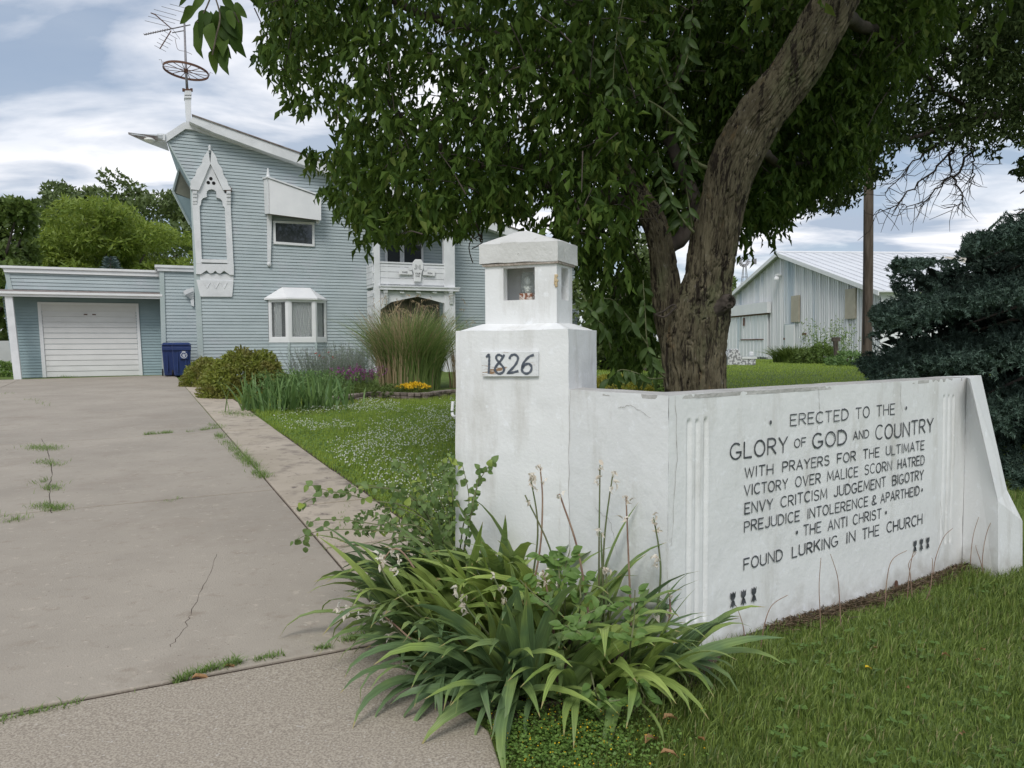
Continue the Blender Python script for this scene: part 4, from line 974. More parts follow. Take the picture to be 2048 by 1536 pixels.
# ---- bay window
bay = thing('bay_window', h3(*hp(596, 690), .2), 'white three sided bay window with net curtains on the ground floor of the blue house', 'bay window')
bo = .52
fl, fr_ = hp(577.5, 682, bo)[0], hp(632, 681.3, bo)[0]; wl, wr = hp(537.5, 682.6, .02)[0], hp(654.3, 680.7, .02)[0]
zt = hp(600, 596, bo)[1]; zb = hp(600, 681.6, bo)[1]
ring = [(wl, .02), (fl, bo), (fr_, bo), (wr, .02)]
def bayq(k, t, z, dn=0.0):
    a, b = ring[k], ring[k + 1]; s = a[0] + (b[0] - a[0]) * t; o = a[1] + (b[1] - a[1]) * t
    L_ = math.hypot(b[0] - a[0], b[1] - a[1]); nx, no = -(b[1] - a[1]) / L_, (b[0] - a[0]) / L_
    return h3(s + nx * dn, z, o + no * dn)
for k in range(3):
    L_ = math.hypot(ring[k + 1][0] - ring[k][0], ring[k + 1][1] - ring[k][1]); fw = .085 / L_
    mb = MB(); zf = .10
    for (t0, t1, za, zb2) in ((0, fw, zb, zt), (1 - fw, 1, zb, zt), (fw, 1 - fw, zb, zb + zf), (fw, 1 - fw, zt - zf, zt)):
        mb.prism([bayq(k, t0, za), bayq(k, t1, za), bayq(k, t1, zb2), bayq(k, t0, zb2)], bayq(k, 0, 0, -.06) - bayq(k, 0, 0))
    wn = mb.build('window', MT['trim_clean'], bay)
    f2 = .035 / L_
    mb = MB()
    for (t0, t1, za, zb2) in ((fw, fw + f2, zb + zf, zt - zf), (1 - fw - f2, 1 - fw, zb + zf, zt - zf), (fw + f2, 1 - fw - f2, zb + zf, zb + zf + .035), (fw + f2, 1 - fw - f2, zt - zf - .035, zt - zf)):
        mb.prism([bayq(k, t0, za, -.012), bayq(k, t1, za, -.012), bayq(k, t1, zb2, -.012), bayq(k, t0, zb2, -.012)], bayq(k, 0, 0, -.03) - bayq(k, 0, 0))
    mb.build('sash', MT['trim_clean'], wn)
    mb = MB(); mb.poly([bayq(k, fw, zb + zf, -.035), bayq(k, 1 - fw, zb + zf, -.035), bayq(k, 1 - fw, zt - zf, -.035), bayq(k, fw, zt - zf, -.035)])
    mb.build('pane', MT['glasscur'] if 'glasscur' in MT else MT['jar'], wn)
    # curtain with folds behind the pane
    n_ = 26; mb = MB(); t_ = np.linspace(fw, 1 - fw, n_)
    r_ = (.02, .98) if k == 1 else ((.0, .55) if k == 0 else (.0, 1.0))
    pts = [bayq(k, t, 0, -.12 - .012 * math.sin(q_ * 2.3)) for q_, t in enumerate(t_)]
    for q_ in range(n_ - 1):
        if r_[0] <= q_ / n_ <= r_[1]: mb.poly([pts[q_] + UP * (zb + .08), pts[q_ + 1] + UP * (zb + .08), pts[q_ + 1] + UP * (zt - .08), pts[q_] + UP * (zt - .08)])
    mb.build('curtain', MT['curtain'], wn)
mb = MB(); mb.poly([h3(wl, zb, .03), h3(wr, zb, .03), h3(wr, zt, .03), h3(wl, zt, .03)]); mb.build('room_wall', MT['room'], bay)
mb = MB(); rt = hp(600, 575.3, .02)[1]; e0, e1 = wl - .12, wr + .02
rr = [h3(e0, zt, .02), h3(fl - .05, zt, bo + .07), h3(fr_ + .06, zt, bo + .07), h3(e1, zt, .02), h3(hp(563.7, 575, .02)[0], rt, .02), h3(hp(620.3, 576, .02)[0], rt, .02)]
mb.add(rr, [(0, 1, 4), (1, 2, 5, 4), (2, 3, 5), (0, 3, 2, 1)]); mb.build('bay_roof', MT['trim_clean'], bay)
mb = MB(); mb.prism([rr[0] - UP * .05, rr[1] - UP * .05, rr[2] - UP * .05, rr[3] - UP * .05], UP * .048); mb.build('eave', MT['trim_clean'], bay)
mb = MB(); q = [h3(wl, zb, .02), h3(fl, zb, bo), h3(fr_, zb, bo), h3(wr, zb, .02)]; mb.prism([p - UP * .05 for p in q], UP * .05); mb.build('sill', MT['trim_clean'], bay)
mb = MB()
for k in range(3):
    L_ = math.hypot(ring[k + 1][0] - ring[k][0], ring[k + 1][1] - ring[k][1])
    siding(mb, [(0, ZG), (L_, ZG), (L_, zb - .05), (0, zb - .05)], EXPO, lambda s, z, o, k=k, L_=L_: bayq(k, s / L_, z, -.03 + o), .02)
mb.build('skirt', MT['siding'], bay)
mb = MB()
for k in (1, 2):
    a_ = bayq(k, 0, ZG); mb.box(a_ + UP * (zb - .05 - ZG) / 2, HU * .03, HN * .02, UP * (zb - .06 - ZG) / 2)
mb.build('corner_strip', MT['trim_grey'], bay)

# ---- porch with balcony
PO = 1.05
porch = thing('porch', h3(*hp(840, 730), .6), 'white two storey timber entrance porch with balcony rail and tudor arch', 'porch')
def q4(x, y): return 640 + x / 5.297, 430 + y / 5.297
def pq(x, y, o=PO): return hq(*q4(x, y), o)
# posts
sL_, zr = hp(*q4(568, 500), PO); sL2 = hp(*q4(638, 500), PO)[0]; sR1 = hp(*q4(1392, 540), PO)[0]; sR2 = hp(*q4(1432, 540), PO)[0]
zbeam0 = hp(*q4(1000, 800), PO)[1]; zbeam1 = hp(*q4(1000, 757), PO)[1]
ztop_post = hp(*q4(700, 60), PO)[1]
for (a_, b_) in ((sL_ + .02, sL2), (hp(*q4(1318, 500), PO)[0], sR2 + .0)):
    mb = MB(); mb.box(h3((a_ + b_) / 2, (ZG + ztop_post) / 2, PO - .12), HU * (b_ - a_) / 2, HN * .1, UP * (ztop_post - ZG) / 2); mb.build('post', MT['trim'], porch, bevel=.01)
for k in range(9):
    zz = hp(*q4(575, 280 + k * 108), PO)[1]; MB().box(h3(sL_ + .0, zz, PO - .08), HU * .035, HN * .03, UP * .03).build('crocket', MT['trim'], porch)
mb = MB(); mb.box(h3((sL_ + sR2) / 2, ztop_post - .15, PO - .12), HU * (sR2 - sL_) / 2 * 1.05, HN * .13, UP * .14); mb.build('top_beam', MT['trim'], porch)
mb = MB(); mb.prism([h3(sL_ - .2, ztop_post, PO + .2), h3(sR2 + .2, ztop_post, PO + .2), h3(sR2 + .2, ztop_post + .5, 0), h3(sL_ - .2, ztop_post + .5, 0)], UP * .06); mb.build('porch_roof', MT['roof'], porch)
# balcony boards, front
zf0 = hp(*q4(1000, 738), PO)[1]; zf1 = hp(*q4(1000, 520), PO)[1]; nb_ = 4
hs_ = [0, .30, .60, .85, 1.0]
for k in range(4):
    za = zf0 + (zf1 - zf0) * hs_[k]; zb_ = zf0 + (zf1 - zf0) * hs_[k + 1] - .012
    mb = MB(); mb.prism([h3(sL2, za, PO - .05), h3(sR1, za, PO - .05), h3(sR1, zb_, PO - .05 - .008), h3(sL2, zb_, PO - .05 - .008)], -HN * .04); mb.build('board', MT['trim'], porch)
    # side boards of the balcony, left side and right side
    for sx in (sL_, sR2):
        mb = MB(); mb.prism([h3(sx, za, PO - .2), h3(sx, za, .02), h3(sx, zb_, .02), h3(sx, zb_, PO - .2)], HU * (.04 if sx == sL_ else -.04)); mb.build('board', MT['trim'], porch)
mb = MB(); mb.prism([h3(sL2 - .02, zf1, PO - .03), h3(sR1 + .02, zf1, PO - .03), h3(sR1 + .02, zf1 + .05, PO - .03), h3(sL2 - .02, zf1 + .05, PO - .03)], -HN * .12); mb.build('rail_cap', MT['trim'], porch)
mb = MB(); mb.prism([h3(sL_ + .01, zf0 - .10, PO - .1), h3(sR2 - .01, zf0 - .10, PO - .1), h3(sR2 - .01, zf0 - .10, .02), h3(sL_ + .01, zf0 - .10, .02)], UP * .09); mb.build('balcony_floor', MT['trim'], porch)
# main beam
mb = MB(); a_ = hp(*q4(640, 770), PO + .1)[0]; b_ = hp(*q4(1476, 800), PO + .1)[0]
mb.prism([h3(a_, zbeam0, PO + .1), h3(b_, zbeam0, PO + .1), h3(b_, zbeam1 - .04, PO + .1), h3(a_, zbeam1 - .04, PO + .1)], -HN * .22)
mb.prism([h3(a_ - .03, zbeam1 - .038, PO + .13), h3(b_ + .03, zbeam1 - .038, PO + .13), h3(b_ + .03, zbeam1, PO + .13), h3(a_ - .03, zbeam1, PO + .13)], -HN * .28); mb.build('beam', MT['trim'], porch)
for x in (870, 1045, 1218): MB().prism([pq(x - 25, 812, PO + .06), pq(x + 25, 814, PO + .06), pq(x + 20, 830, PO + .05), pq(x - 20, 828, PO + .05)], -HN * .12).build('dentil', MT['trim'], porch)
# tudor arch panel
top_ = [(645, 806), (750, 808), (860, 812), (1032, 816), (1190, 822), (1312, 826), (1400, 829)]
bot_ = [(645, 1000), (750, 924), (860, 898), (1032, 864), (1190, 900), (1312, 935), (1400, 1000)]
mb = MB()
for k in range(6): mb.prism([pq(*bot_[k], PO - .06), pq(*bot_[k + 1], PO - .06), pq(*top_[k + 1], PO - .06), pq(*top_[k], PO - .06)], -HN * .05)
mb.build('tudor_arch', MT['trim'], porch)
for x0 in (700, 1392):
    mb = MB()
    for k, (y, hh, o2) in enumerate(((800, 28, .16), (832, 24, .13), (860, 26, .10), (890, 26, .07), (918, 26, .05))):
        mb.prism([pq(x0 - 20, y, PO + o2), pq(x0 + 20, y, PO + o2), pq(x0 + 15 , y + hh, PO + o2 - .02), pq(x0 - 15, y + hh, PO + o2 - .02)], -HN * (o2 + .05))
    mb.build('carved_bracket', MT['trim'], porch)
# lattice at the left side and front corner
lat = MB(); s0 = sL_; z0l, z1l = ZG + .1, hp(*q4(520, 800), PO * .5)[1]
for k in range(5): lat.box(h3(s0 + .02, (z0l + z1l) / 2, .08 + k * .19), HU * .015, HN * .035, UP * (z1l - z0l) / 2)
for k in range(9): lat.box(h3(s0 + .021, z0l + (z1l - z0l) * (k + .5) / 9, .46), HU * .012, HN * .42, UP * .045)
lat.build('lattice', MT['trim'], porch)
# dark doorway and inner storm door, door panel seen through the arch
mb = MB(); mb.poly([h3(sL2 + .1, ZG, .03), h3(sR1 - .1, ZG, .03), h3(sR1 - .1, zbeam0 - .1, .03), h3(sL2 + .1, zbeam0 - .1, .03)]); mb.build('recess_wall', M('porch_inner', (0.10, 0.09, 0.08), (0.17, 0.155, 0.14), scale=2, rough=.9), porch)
def leafdoor(name, xa, xb, ya, yb):
    mb = MB(); a_ = hp(*q4(xa, 300), .05)[0]; b_ = hp(*q4(xb, 300), .05)[0]; z0 = zf0; z1 = ztop_post - .3
    for (u0, u1, v0, v1) in ((a_, a_ + .07, z0, z1), (b_ - .07, b_, z0, z1), (a_ + .07, b_ - .07, z1 - .08, z1)): mb.prism([h3(u0, v0, .08), h3(u1, v0, .08), h3(u1, v1, .08), h3(u0, v1, .08)], -HN * .07)
    d_ = mb.build(name, MT['trim'], porch); g = MB(); g.poly([h3(a_ + .07, z0, .04), h3(b_ - .07, z0, .04), h3(b_ - .07, z1 - .08, .04), h3(a_ + .07, z1 - .08, .04)]); g.build('pane', MT['glass'], d_)
leafdoor('balcony_door', 690, 866, 0, 0); leafdoor('balcony_door', 868, 1092, 0, 0)
# coffin sign and side banners
cof = thing('coffin_sign', pq(1040, 590, PO + .02), 'small white coffin shaped sign lettered JML on the porch balcony front', 'sign')
def q8(x, y): return 800 + x / 15.36, 500 + y / 15.36
def cq(x, y, o): return hq(*q8(x, y), o)
P_ = [(440, 970), (640, 975), (668, 700), (722, 560), (715, 400), (655, 290), (480, 282), (392, 390), (392, 560), (432, 740)]
MB().prism([cq(*p, PO + .06) for p in P_], -HN * .07).build('plaque', MT['trim_clean'], cof, bevel=.012)
for sgn, P_ in ((0, [(0, 600), (240, 600), (270, 640), (370, 650), (380, 755), (-40, 745)]), (1, [(710, 655), (820, 655), (850, 610), (1085, 625), (1065, 795), (705, 770)])):
    MB().prism([cq(*p, PO + .03) for p in P_], -HN * .03).build('banner', MT['trim_clean'], cof)
for P_ in ([(262, 520), (385, 505), (385, 620), (300, 615)], [(735, 500), (840, 530), (820, 640), (740, 640)]):
    MB().prism([cq(*p, PO + .035) for p in P_], -HN * .02).build('banner_fold', MT['trim'], cof)
def hword(txt, xa, ya, xb, yb, h_, o, wt):
    a_ = hp(*q8(xa, ya), o); b_ = hp(*q8(xb, yb), o); hz = h_ / 15.36 / 57
    mb = MB(); word(mb, txt, a_[0], a_[1], b_[0], b_[1], hz, hz, lambda u, v, oo: h3(u, v, o + oo), wt, off=.004); mb.build('lettering', MT['letter'], cof)
hword('JML', 440, 590, 670, 600, 140, PO + .06, .05); hword('YOUR', 462, 745, 628, 750, 46, PO + .06, .12); hword('ONE', 480, 825, 608, 828, 44, PO + .06, .12)
hword('WARD', 70, 705, 230, 715, 46, PO + .03, .12); hword('1934', 850, 735, 990, 742, 42, PO + .03, .12)

# ---- mid wall (between house and garage) and garage
MO = -.75
mid = thing('link_wall', h3(hp(358, 745, MO)[0], .56, MO), 'narrow blue clapboard wall joining the garage to the tall house', 'wall')
m0 = hp(329, 745, MO)[0]; m1 = hp(397, 745, MO)[0] + .4; mtop = hp(350, 543, MO)[1]
mb = MB(); siding(mb, [(m0, ZG), (m1, ZG), (m1, mtop), (m0, mtop)], EXPO, lambda s, z, o: h3(s, z, MO + o), .02); mb.build('siding', MT['siding'], mid)
mb = MB(); mb.prism([h3(m0, ZG, MO), h3(m1, ZG, MO), h3(m1, ZG, MO - 4), h3(m0, ZG, MO - 4)], UP * (mtop - ZG)); mb.build('wall_body', MT['siding2'], mid)
mb = MB(); mb.box(h3(m0 - .0, (ZG + mtop) / 2, MO - .01), HU * .07, HN * .06, UP * (mtop - ZG) / 2); mb.build('corner_board', MT['trim_grey'], mid)
mb = MB(); zt2 = hp(350, 531.5, MO)[1]; mb.prism([h3(m0 - .13, mtop, MO + .1), h3(m1, mtop, MO + .1), h3(m1, mtop + (zt2 - mtop) * .55, MO + .1), h3(m0 - .13, mtop + (zt2 - mtop) * .55, MO + .1)], -HN * .5)
mb.prism([h3(m0 - .2, mtop + (zt2 - mtop) * .57, MO + .14), h3(m1, mtop + (zt2 - mtop) * .57, MO + .14), h3(m1, zt2, MO + .14), h3(m0 - .2, zt2, MO + .14)], -HN * 3.5); mb.build('roof_edge', MT['trim'], mid)
mb = MB()
for k in range(6):
    P_ = [(366 + k * 2.0, 583 - k * 1.5), (386, 574 + k * 4), (388, 582 + k * 4.5), (370 + k * 2.2, 590 + k * 1.5)]; mb.prism([hq(*p, MO + .22 - k * .03) for p in P_], -HN * .10)
mb.prism([hq(*p, MO + .1) for p in ((381, 600), (388, 600), (388, 613), (383, 611))], -HN * .09)
mb.build('carved_bracket', MT['trim'], mid)

GOf = -1.6
gar = thing('garage', h3(hp(180, 755, GOf)[0], .56, GOf), 'low blue clapboard garage with flat roof and wide white overhead door', 'garage')
def gp3(s, z, o=0.0): return h3(s, z, GOf + o)
def gpx(x, y, o=0.0): return hp(x, y, GOf + o)
def q2(x, y): return x / 3.414, 330 + y / 3.414
g0 = gpx(*q2(100, 1440))[0]; g1 = m0
zpf0 = gpx(*q2(560, 905), .85)[1]; zpf1 = gpx(*q2(560, 877), .85)[1]
zft = gpx(*q2(560, 705))[1]; zfb = gpx(*q2(560, 748))[1]; gl = gpx(*q2(45, 760))[0]
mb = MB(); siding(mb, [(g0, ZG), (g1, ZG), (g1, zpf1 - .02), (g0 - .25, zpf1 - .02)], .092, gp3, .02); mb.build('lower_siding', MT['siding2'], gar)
mb = MB(); siding(mb, [(gl + .15, zpf1 - .02), (g1, zpf1 - .02), (g1, zfb), (gl, zfb)], .11, gp3, .02); mb.build('upper_siding', MT['siding'], gar)
mb = MB(); mb.prism([gp3(g0, ZG, -.01), gp3(g1, ZG, -.01), gp3(g1, zfb, -.01), gp3(gl + .05, zfb, -.01), gp3(g0 - .2, zpf1, -.01)], -HN * 6.5); mb.build('wall_body', MT['siding2'], gar)
mb = MB(); zm = zfb + (zft - zfb) * .62
mb.prism([gp3(gl - .05, zfb, .09), gp3(g1 - .02, zfb, .09), gp3(g1 - .02, zm, .09), gp3(gl - .08, zm, .09)], -HN * .3)
mb.prism([gp3(gl - .14, zm + .004, .14), gp3(g1 - .02, zm + .004, .14), gp3(g1 - .02, zft, .14), gp3(gl - .14, zft, .14)], -HN * 6.6); mb.build('roof_edge', MT['trim_clean'], gar)
a_ = gpx(*q2(32, 760))[0]; mb = MB(); mb.prism([gp3(a_, zfb, .03), gp3(a_ + .12, zfb, .03), gp3(a_ + .22, zpf1, .03), gp3(a_ + .09, zpf1, .03)], -HN * .08); mb.build('end_board', MT['trim_grey'], gar)
# porch roof over the door
s0g = gpx(-40, 590, .85)[0]
mb = MB(); mb.prism([gp3(s0g, zpf0, .85), gp3(g1, zpf0, .85), gp3(g1, zpf1, .85), gp3(s0g, zpf1, .85)], -HN * .04)
mb.prism([gp3(s0g, zpf1 - .05, .91), gp3(g1, zpf1 - .05, .91), gp3(g1, zpf1 + .02, .91), gp3(s0g, zpf1 + .02, .91)], -HN * .055); mb.build('canopy_fascia', MT['trim_clean'], gar)
mb = MB(); mb.prism([gp3(s0g, zpf0 + .04, .81), gp3(g1, zpf0 + .04, .81), gp3(g1, zpf0 + .06, .02), gp3(s0g, zpf0 + .06, .02)], UP * .05); mb.build('canopy_soffit', MT['soffit'], gar)
mb = MB(); mb.prism([gp3(s0g, zpf1 - .0, .80), gp3(g1, zpf1 - .0, .80), gp3(g1, zpf1 + .10, .02), gp3(s0g, zpf1 + .10, .02)], UP * .03); mb.build('canopy_roof', MT['roof'], gar)
pa = [gpx(*q2(30, 905), .8), gpx(*q2(84, 905), .8), gpx(*q2(148, 1446), .8), gpx(*q2(94, 1448), .8)]
mb = MB(); mb.prism([gp3(*p, .8) for p in [(pa[0][0], pa[0][1] + .05), (pa[1][0], pa[1][1] + .05), (pa[2][0], ZG), (pa[3][0], ZG)]], -HN * .16); mb.build('leaning_post', MT['trim'], gar, bevel=.01)
# door: header, frame, eleven ribs
dx = [gpx(*q2(287, 1000), .02), gpx(*q2(925, 1000), .02), gpx(*q2(950, 1435), .02), gpx(*q2(318, 1447), .02)]
fo_ = [gpx(*q2(255, 938), .04), gpx(*q2(945, 943), .04), gpx(*q2(975, 1435), .04), gpx(*q2(292, 1458), .04)]
zgd = .563
ft_ = (fo_[0][1] + fo_[1][1]) / 2; dt_ = (dx[0][1] + dx[1][1]) / 2
fr2 = [(fo_[0][0], ft_), (fo_[1][0], ft_), (fo_[2][0], zgd), (fo_[3][0], zgd)]; d2 = [(dx[0][0], dt_), (dx[1][0], dt_), (dx[2][0], zgd), (dx[3][0], zgd)]
hd = ft_ - .07
mb = MB()
mb.prism([gp3(*p, .06) for p in (fr2[3], d2[3], (d2[0][0] - .02, hd), (fr2[0][0], hd))], -HN * .055)
mb.prism([gp3(*p, .06) for p in (d2[2], fr2[2], (fr2[1][0], hd), (d2[1][0] + .02, hd))], -HN * .055)
mb.prism([gp3(*p, .06) for p in ((fr2[0][0], hd), (fr2[1][0], hd), fr2[1], fr2[0])], -HN * .055); frm = mb.build('door_frame', MT['trim_clean'], gar)
door = MB(); door.prism([gp3(*p, .012) for p in ((d2[3][0] - .05, zgd), (d2[2][0] + .05, zgd), (d2[1][0] + .05, hd), (d2[0][0] - .05, hd))], -HN * .008)
door = door.build('overhead_door', MT['door_white'], gar)
mb = MB(); mb.prism([gp3(*p, .045) for p in ((d2[0][0] - .02, dt_), (d2[1][0] + .02, dt_), (d2[1][0] + .02, hd), (d2[0][0] - .02, hd))], -HN * .03); mb.build('header_board', MT['door_white'], gar)
ncr = 12
for k in range(ncr):
    f0, f1 = k / ncr, (k + 1) / ncr; za = zgd + (dt_ - zgd) * f0 + .012; zb_ = zgd + (dt_ - zgd) * f1 - .004
    xa0 = d2[3][0] + (d2[0][0] - d2[3][0]) * f0; xb0 = d2[2][0] + (d2[1][0] - d2[2][0]) * f0
    xa1 = d2[3][0] + (d2[0][0] - d2[3][0]) * f1; xb1 = d2[2][0] + (d2[1][0] - d2[2][0]) * f1
    mb = MB(); mb.prism([gp3(xa0, za, .036), gp3(xb0, za, .036), gp3(xb1, zb_, .022), gp3(xa1, zb_, .022)], -HN * .018); mb.build('panel', MT['door_white'], door)
c_ = gp3((d2[0][0] + d2[1][0]) / 2, dt_ - .10, .045)
for q_ in (-.12, .12): MB().box(c_ + HU * q_, HU * .05, HN * .01, UP * .015).build('latch', MT['rust'], door)

# ================================================================== MAST, WHEEL AND AERIAL
mo = -.3
mast = thing('roof_mast', hq(377, 240, mo), 'peeling white chimney post with a thin steel mast rising from the roof peak', 'mast')
MB().prism([hq(*p, mo + .1) for p in ((372.5, 244), (382.5, 244), (382, 194), (369.5, 194))], -HN * .22).build('post', MT['trim'], mast, bevel=.01)
mb = MB(); mb.prism([hq(*p, mo + .14) for p in ((368.5, 196), (383, 196), (383, 191), (368.5, 191))], -HN * .3)
mb.prism([hq(*p, mo + .16) for p in ((368.8, 190), (383.4, 190), (382.5, 181), (369.5, 181))], -HN * .32); mb.build('collar', MT['trim'], mast, bevel=.01)
mb = MB()
for k in range(5): mb.box(hq(367 + k * 4, 180 + (k % 2) * 1.5, mo + .1), HU * .035, HN * .04, UP * .045)
mb.build('rusted_crown', MT['rust'], mast)
MB().tube([hq(374.5, 182, mo), hq(372, 142, mo), hq(368.3, 32, mo)], [.045, .04, .03], 8).build('pole', MT['alu'], mast, smooth=True)
wc = hq(372, 142, mo); wh = thing('wagon_wheel', wc, 'rusty iron wagon wheel fixed flat around the mast above the roof', 'wheel')
R_ = .66; ax_ = norm(UP + HU * .10 - HN * .04)
wa = norm(np.cross(ax_, HN)); wb = np.cross(ax_, wa)
t_ = np.linspace(0, 2 * math.pi, 49)
mb = MB(); ri_ = []
for t in t_[:-1]:
    d_ = wa * math.cos(t) + wb * math.sin(t); ri_ += [wc + d_ * R_ - ax_ * .035, wc + d_ * (R_ + .02) - ax_ * .035, wc + d_ * (R_ + .02) + ax_ * .035, wc + d_ * R_ + ax_ * .035]
mb.add(ri_, [tuple(((k * 4 + a) % 192, (k * 4 + b) % 192, ((k + 1) * 4 + b) % 192, ((k + 1) * 4 + a) % 192)) for k in range(48) for a, b in ((0, 1), (1, 2), (2, 3), (3, 0))])
mb.build('rim', MT['rust'], wh); MB().lathe(wc - ax_ * .07, [(.03, 0), (.06, .01), (.06, .13), (.03, .14)], 10, ax=ax_).build('hub', MT['rust'], wh)
for k in range(14):
    t = k * 2 * math.pi / 14; d_ = wa * math.cos(t) + wb * math.sin(t); sgn = .03 if k % 2 else -.03
    MB().tube([wc + d_ * .05 + ax_ * sgn, wc + d_ * R_], .011, 5).build('spoke', MT['rust'], wh)
mb = MB()
for t in (0, 2.6, 3.3): d_ = wa * math.cos(t) + wb * math.sin(t); q = wc + d_ * (R_ + .03); mb.tube([q, q + UP * .14 + d_ * .03, q + UP * .11 + d_ * .1], .007, 4); mb.tube([q + UP * .08, q + UP * .08 - d_ * .06 + wa * .05], .006, 4)
mb.build('wire_ornament', MT['rust'], wh)
aer = thing('tv_aerial', hq(368.5, 55, mo), 'old television aerial with long thin rods leaning off the mast top', 'aerial')
def aq(x, y, o=0.0): return hq(240 + x / 4.267, y / 4.267, mo + o)
MB().tube([aq(205, 297, .0), aq(430, 248, .0), aq(600, 212, -.1)], .020, 5).build('boom', MT['alu'], aer)
MB().tube([aq(262, 110, .1), aq(300, 125, .1), aq(435, 242, .0)], .018, 5).build('arm', MT['rust'], aer); MB().tube([aq(340, 416, .1), aq(435, 262, .0)], .018, 5).build('arm', MT['rust'], aer)
MB().tube([aq(445, 280), aq(545, 262)], .018, 5).build('strut', MT['alu'], aer)
for (a, b) in (((212, 176), (400, 222)), ((240, 138), (470, 200)), ((290, 80), (480, 132)), ((355, 55), (560, 110)), ((425, 34), (600, 80)), ((262, 108), (540, 188))):
    MB().tube([aq(*a, -.3), aq(*b, .3)], .0075, 4).build('rod', MT['alu'], aer)
for k in range(11):
    x = 212 + k * 20; y = 295 - k * 4.4; MB().tube([aq(x - 12, y - 8), aq(x + 14, y + 6)], .009, 4).build('director', MT['rust'], aer)
for (a, b) in (((295, 388), (392, 440)), ((315, 360), (412, 410)), ((332, 328), (432, 378)), ((350, 295), (448, 350)), ((370, 262), (488, 332)), ((440, 235), (512, 335))):
    MB().tube([aq(*a, .2), aq(*b, -.1)], .0075, 4).build('rod', MT['alu'], aer)
MB().tube(smooth_path([aq(470, 330), aq(480, 380), aq(498, 425), aq(560, 440), aq(615, 465)], 14), .007, 4).build('feed_wire', MT['rust'], aer)

# ================================================================== BINS
def wheelie(px, off, label):
    s_ = hp(px, 750, off)[0]; z0 = .58; base = h3(s_, z0, off)
    t = thing('wheelie_bin', base, label, 'bin', 'blue wheelie bins by the garage')
    def bq(i_, j_, z): return base + HU * i_ + HN * j_ + UP * z
    mb = MB(); mb.add([bq(-.22, -.24, .02), bq(.22, -.24, .02), bq(.22, .24, .02), bq(-.22, .24, .02), bq(-.28, -.36, .98), bq(.28, -.36, .98), bq(.28, .32, .98), bq(-.28, .32, .98)],
                      [(3, 2, 1, 0), (4, 5, 6, 7), (0, 1, 5, 4), (1, 2, 6, 5), (2, 3, 7, 6), (3, 0, 4, 7)]); mb.build('body', MT['bin'], t, bevel=.03)
    mb = MB()
    for i_ in (-.12, .12): mb.box(bq(i_, .285, .45), HU * .02, HN * .02, UP * .32)
    mb.box(bq(0, .31, .86), HU * .27, HN * .035, UP * .05); mb.build('rib', MT['bin'], t, bevel=.01)
    mb = MB(); mb.add([bq(-.30, -.40, .985), bq(.30, -.40, .985), bq(.30, .36, .985), bq(-.30, .36, .985), bq(-.22, -.32, 1.06), bq(.22, -.32, 1.06), bq(.22, .26, 1.05), bq(-.22, .26, 1.05)],
                      [(3, 2, 1, 0), (4, 5, 6, 7), (0, 1, 5, 4), (1, 2, 6, 5), (2, 3, 7, 6), (3, 0, 4, 7)]); mb.build('lid', MT['bin'], t, bevel=.02)
    MB().tube([bq(-.25, -.43, .99), bq(.25, -.43, .99)], .018, 6).build('handle', MT['bin'], t)
    for i_ in (-.27, .27): MB().lathe(bq(i_ - .02, -.26, .11), [(.02, 0), (.11, .005), (.11, .045), (.02, .05)], 16, ax=HU).build('wheel', MT['black'], t)
    return t, bq
wheelie(344, -.2, 'blue wheelie bin standing nearest the garage door, partly behind its neighbour')
t2, bq = wheelie(364, .25, 'blue wheelie bin with a round white emblem beside the clipped shrub')
mb = MB(); P = [(math.cos(a) * .088, math.sin(a) * .088) for a in np.linspace(0, 2 * math.pi, 25)]
ec = (.06, .66)
def eb(u, v, o): return bq(ec[0] + u, .335 + o - (.98 - ec[1] - v) * 0, ec[1] + v)
ribbon(mb, P, .008, eb, .002)
ribbon(mb, [(-.04, .02), (-.015, -.03), (0, .04), (.02, -.04), (.04, .03)], .012, eb, .002); ribbon(mb, [(-.03, -.05), (.03, -.05)], .007, eb, .002)
ribbon(mb, [(-.045, .115), (.045, .115)], .008, eb, .002)
mb.build('emblem', MT['white_print'], t2)
MB().box(bq(ec[0], .315, ec[1]), HU * .12, HN * .019, UP * .12).build('emblem_pad', MT['bin'], t2, bevel=.01)
# ================================================================== BARN
BW = np.array([0.106, -0.994, 0.0]); BR = np.array([0.994, 0.106, 0.0])
ap = at_y(1563, 508.5, 45.0); BG = 0.57; BZ = ap[2]
def bp(t, z, d=0.0): return np.array([ap[0], ap[1], 0]) + BW * t + BR * d + UP * z
bn = norm(np.cross(BW, UP)); bn = bn if np.dot(bn, CAM - ap) > 0 else -bn   # outward normal of the gable
def bpx(px, py, off=0.0):
    q = on_plane(px, py, bp(0, 0) + bn * off, bn); return float((q - bp(0, 0)) @ BW), float(q[2])
bm = .283; HS = 10.0; ev = BZ - bm * HS
barn = thing('barn', bp(0, BG, 8), 'large pale grey corrugated steel barn with white metal roof beyond the lawn', 'barn')
mb = MB(); mb.prism([bp(-HS, BG, .06), bp(HS, BG, .06), bp(HS, ev, .06), bp(0, BZ, .06), bp(-HS, ev, .06)], BR * 26); mb.build('wall', MT['barn'], barn)
rb = MB(); n_ = 88
for k in range(n_ + 1):
    t = -HS + 2 * HS * k / n_; zt_ = BZ - bm * abs(t) - .06; big = (k % 4 == 0)
    wv = .045 if big else .02; o_ = .05 if big else .025
    rb.box(bp(t, (BG + zt_) / 2) , BW * wv, bn * o_, UP * (zt_ - BG) / 2)
rb.build('steel_rib', MT['barn'], barn, kind='stuff')
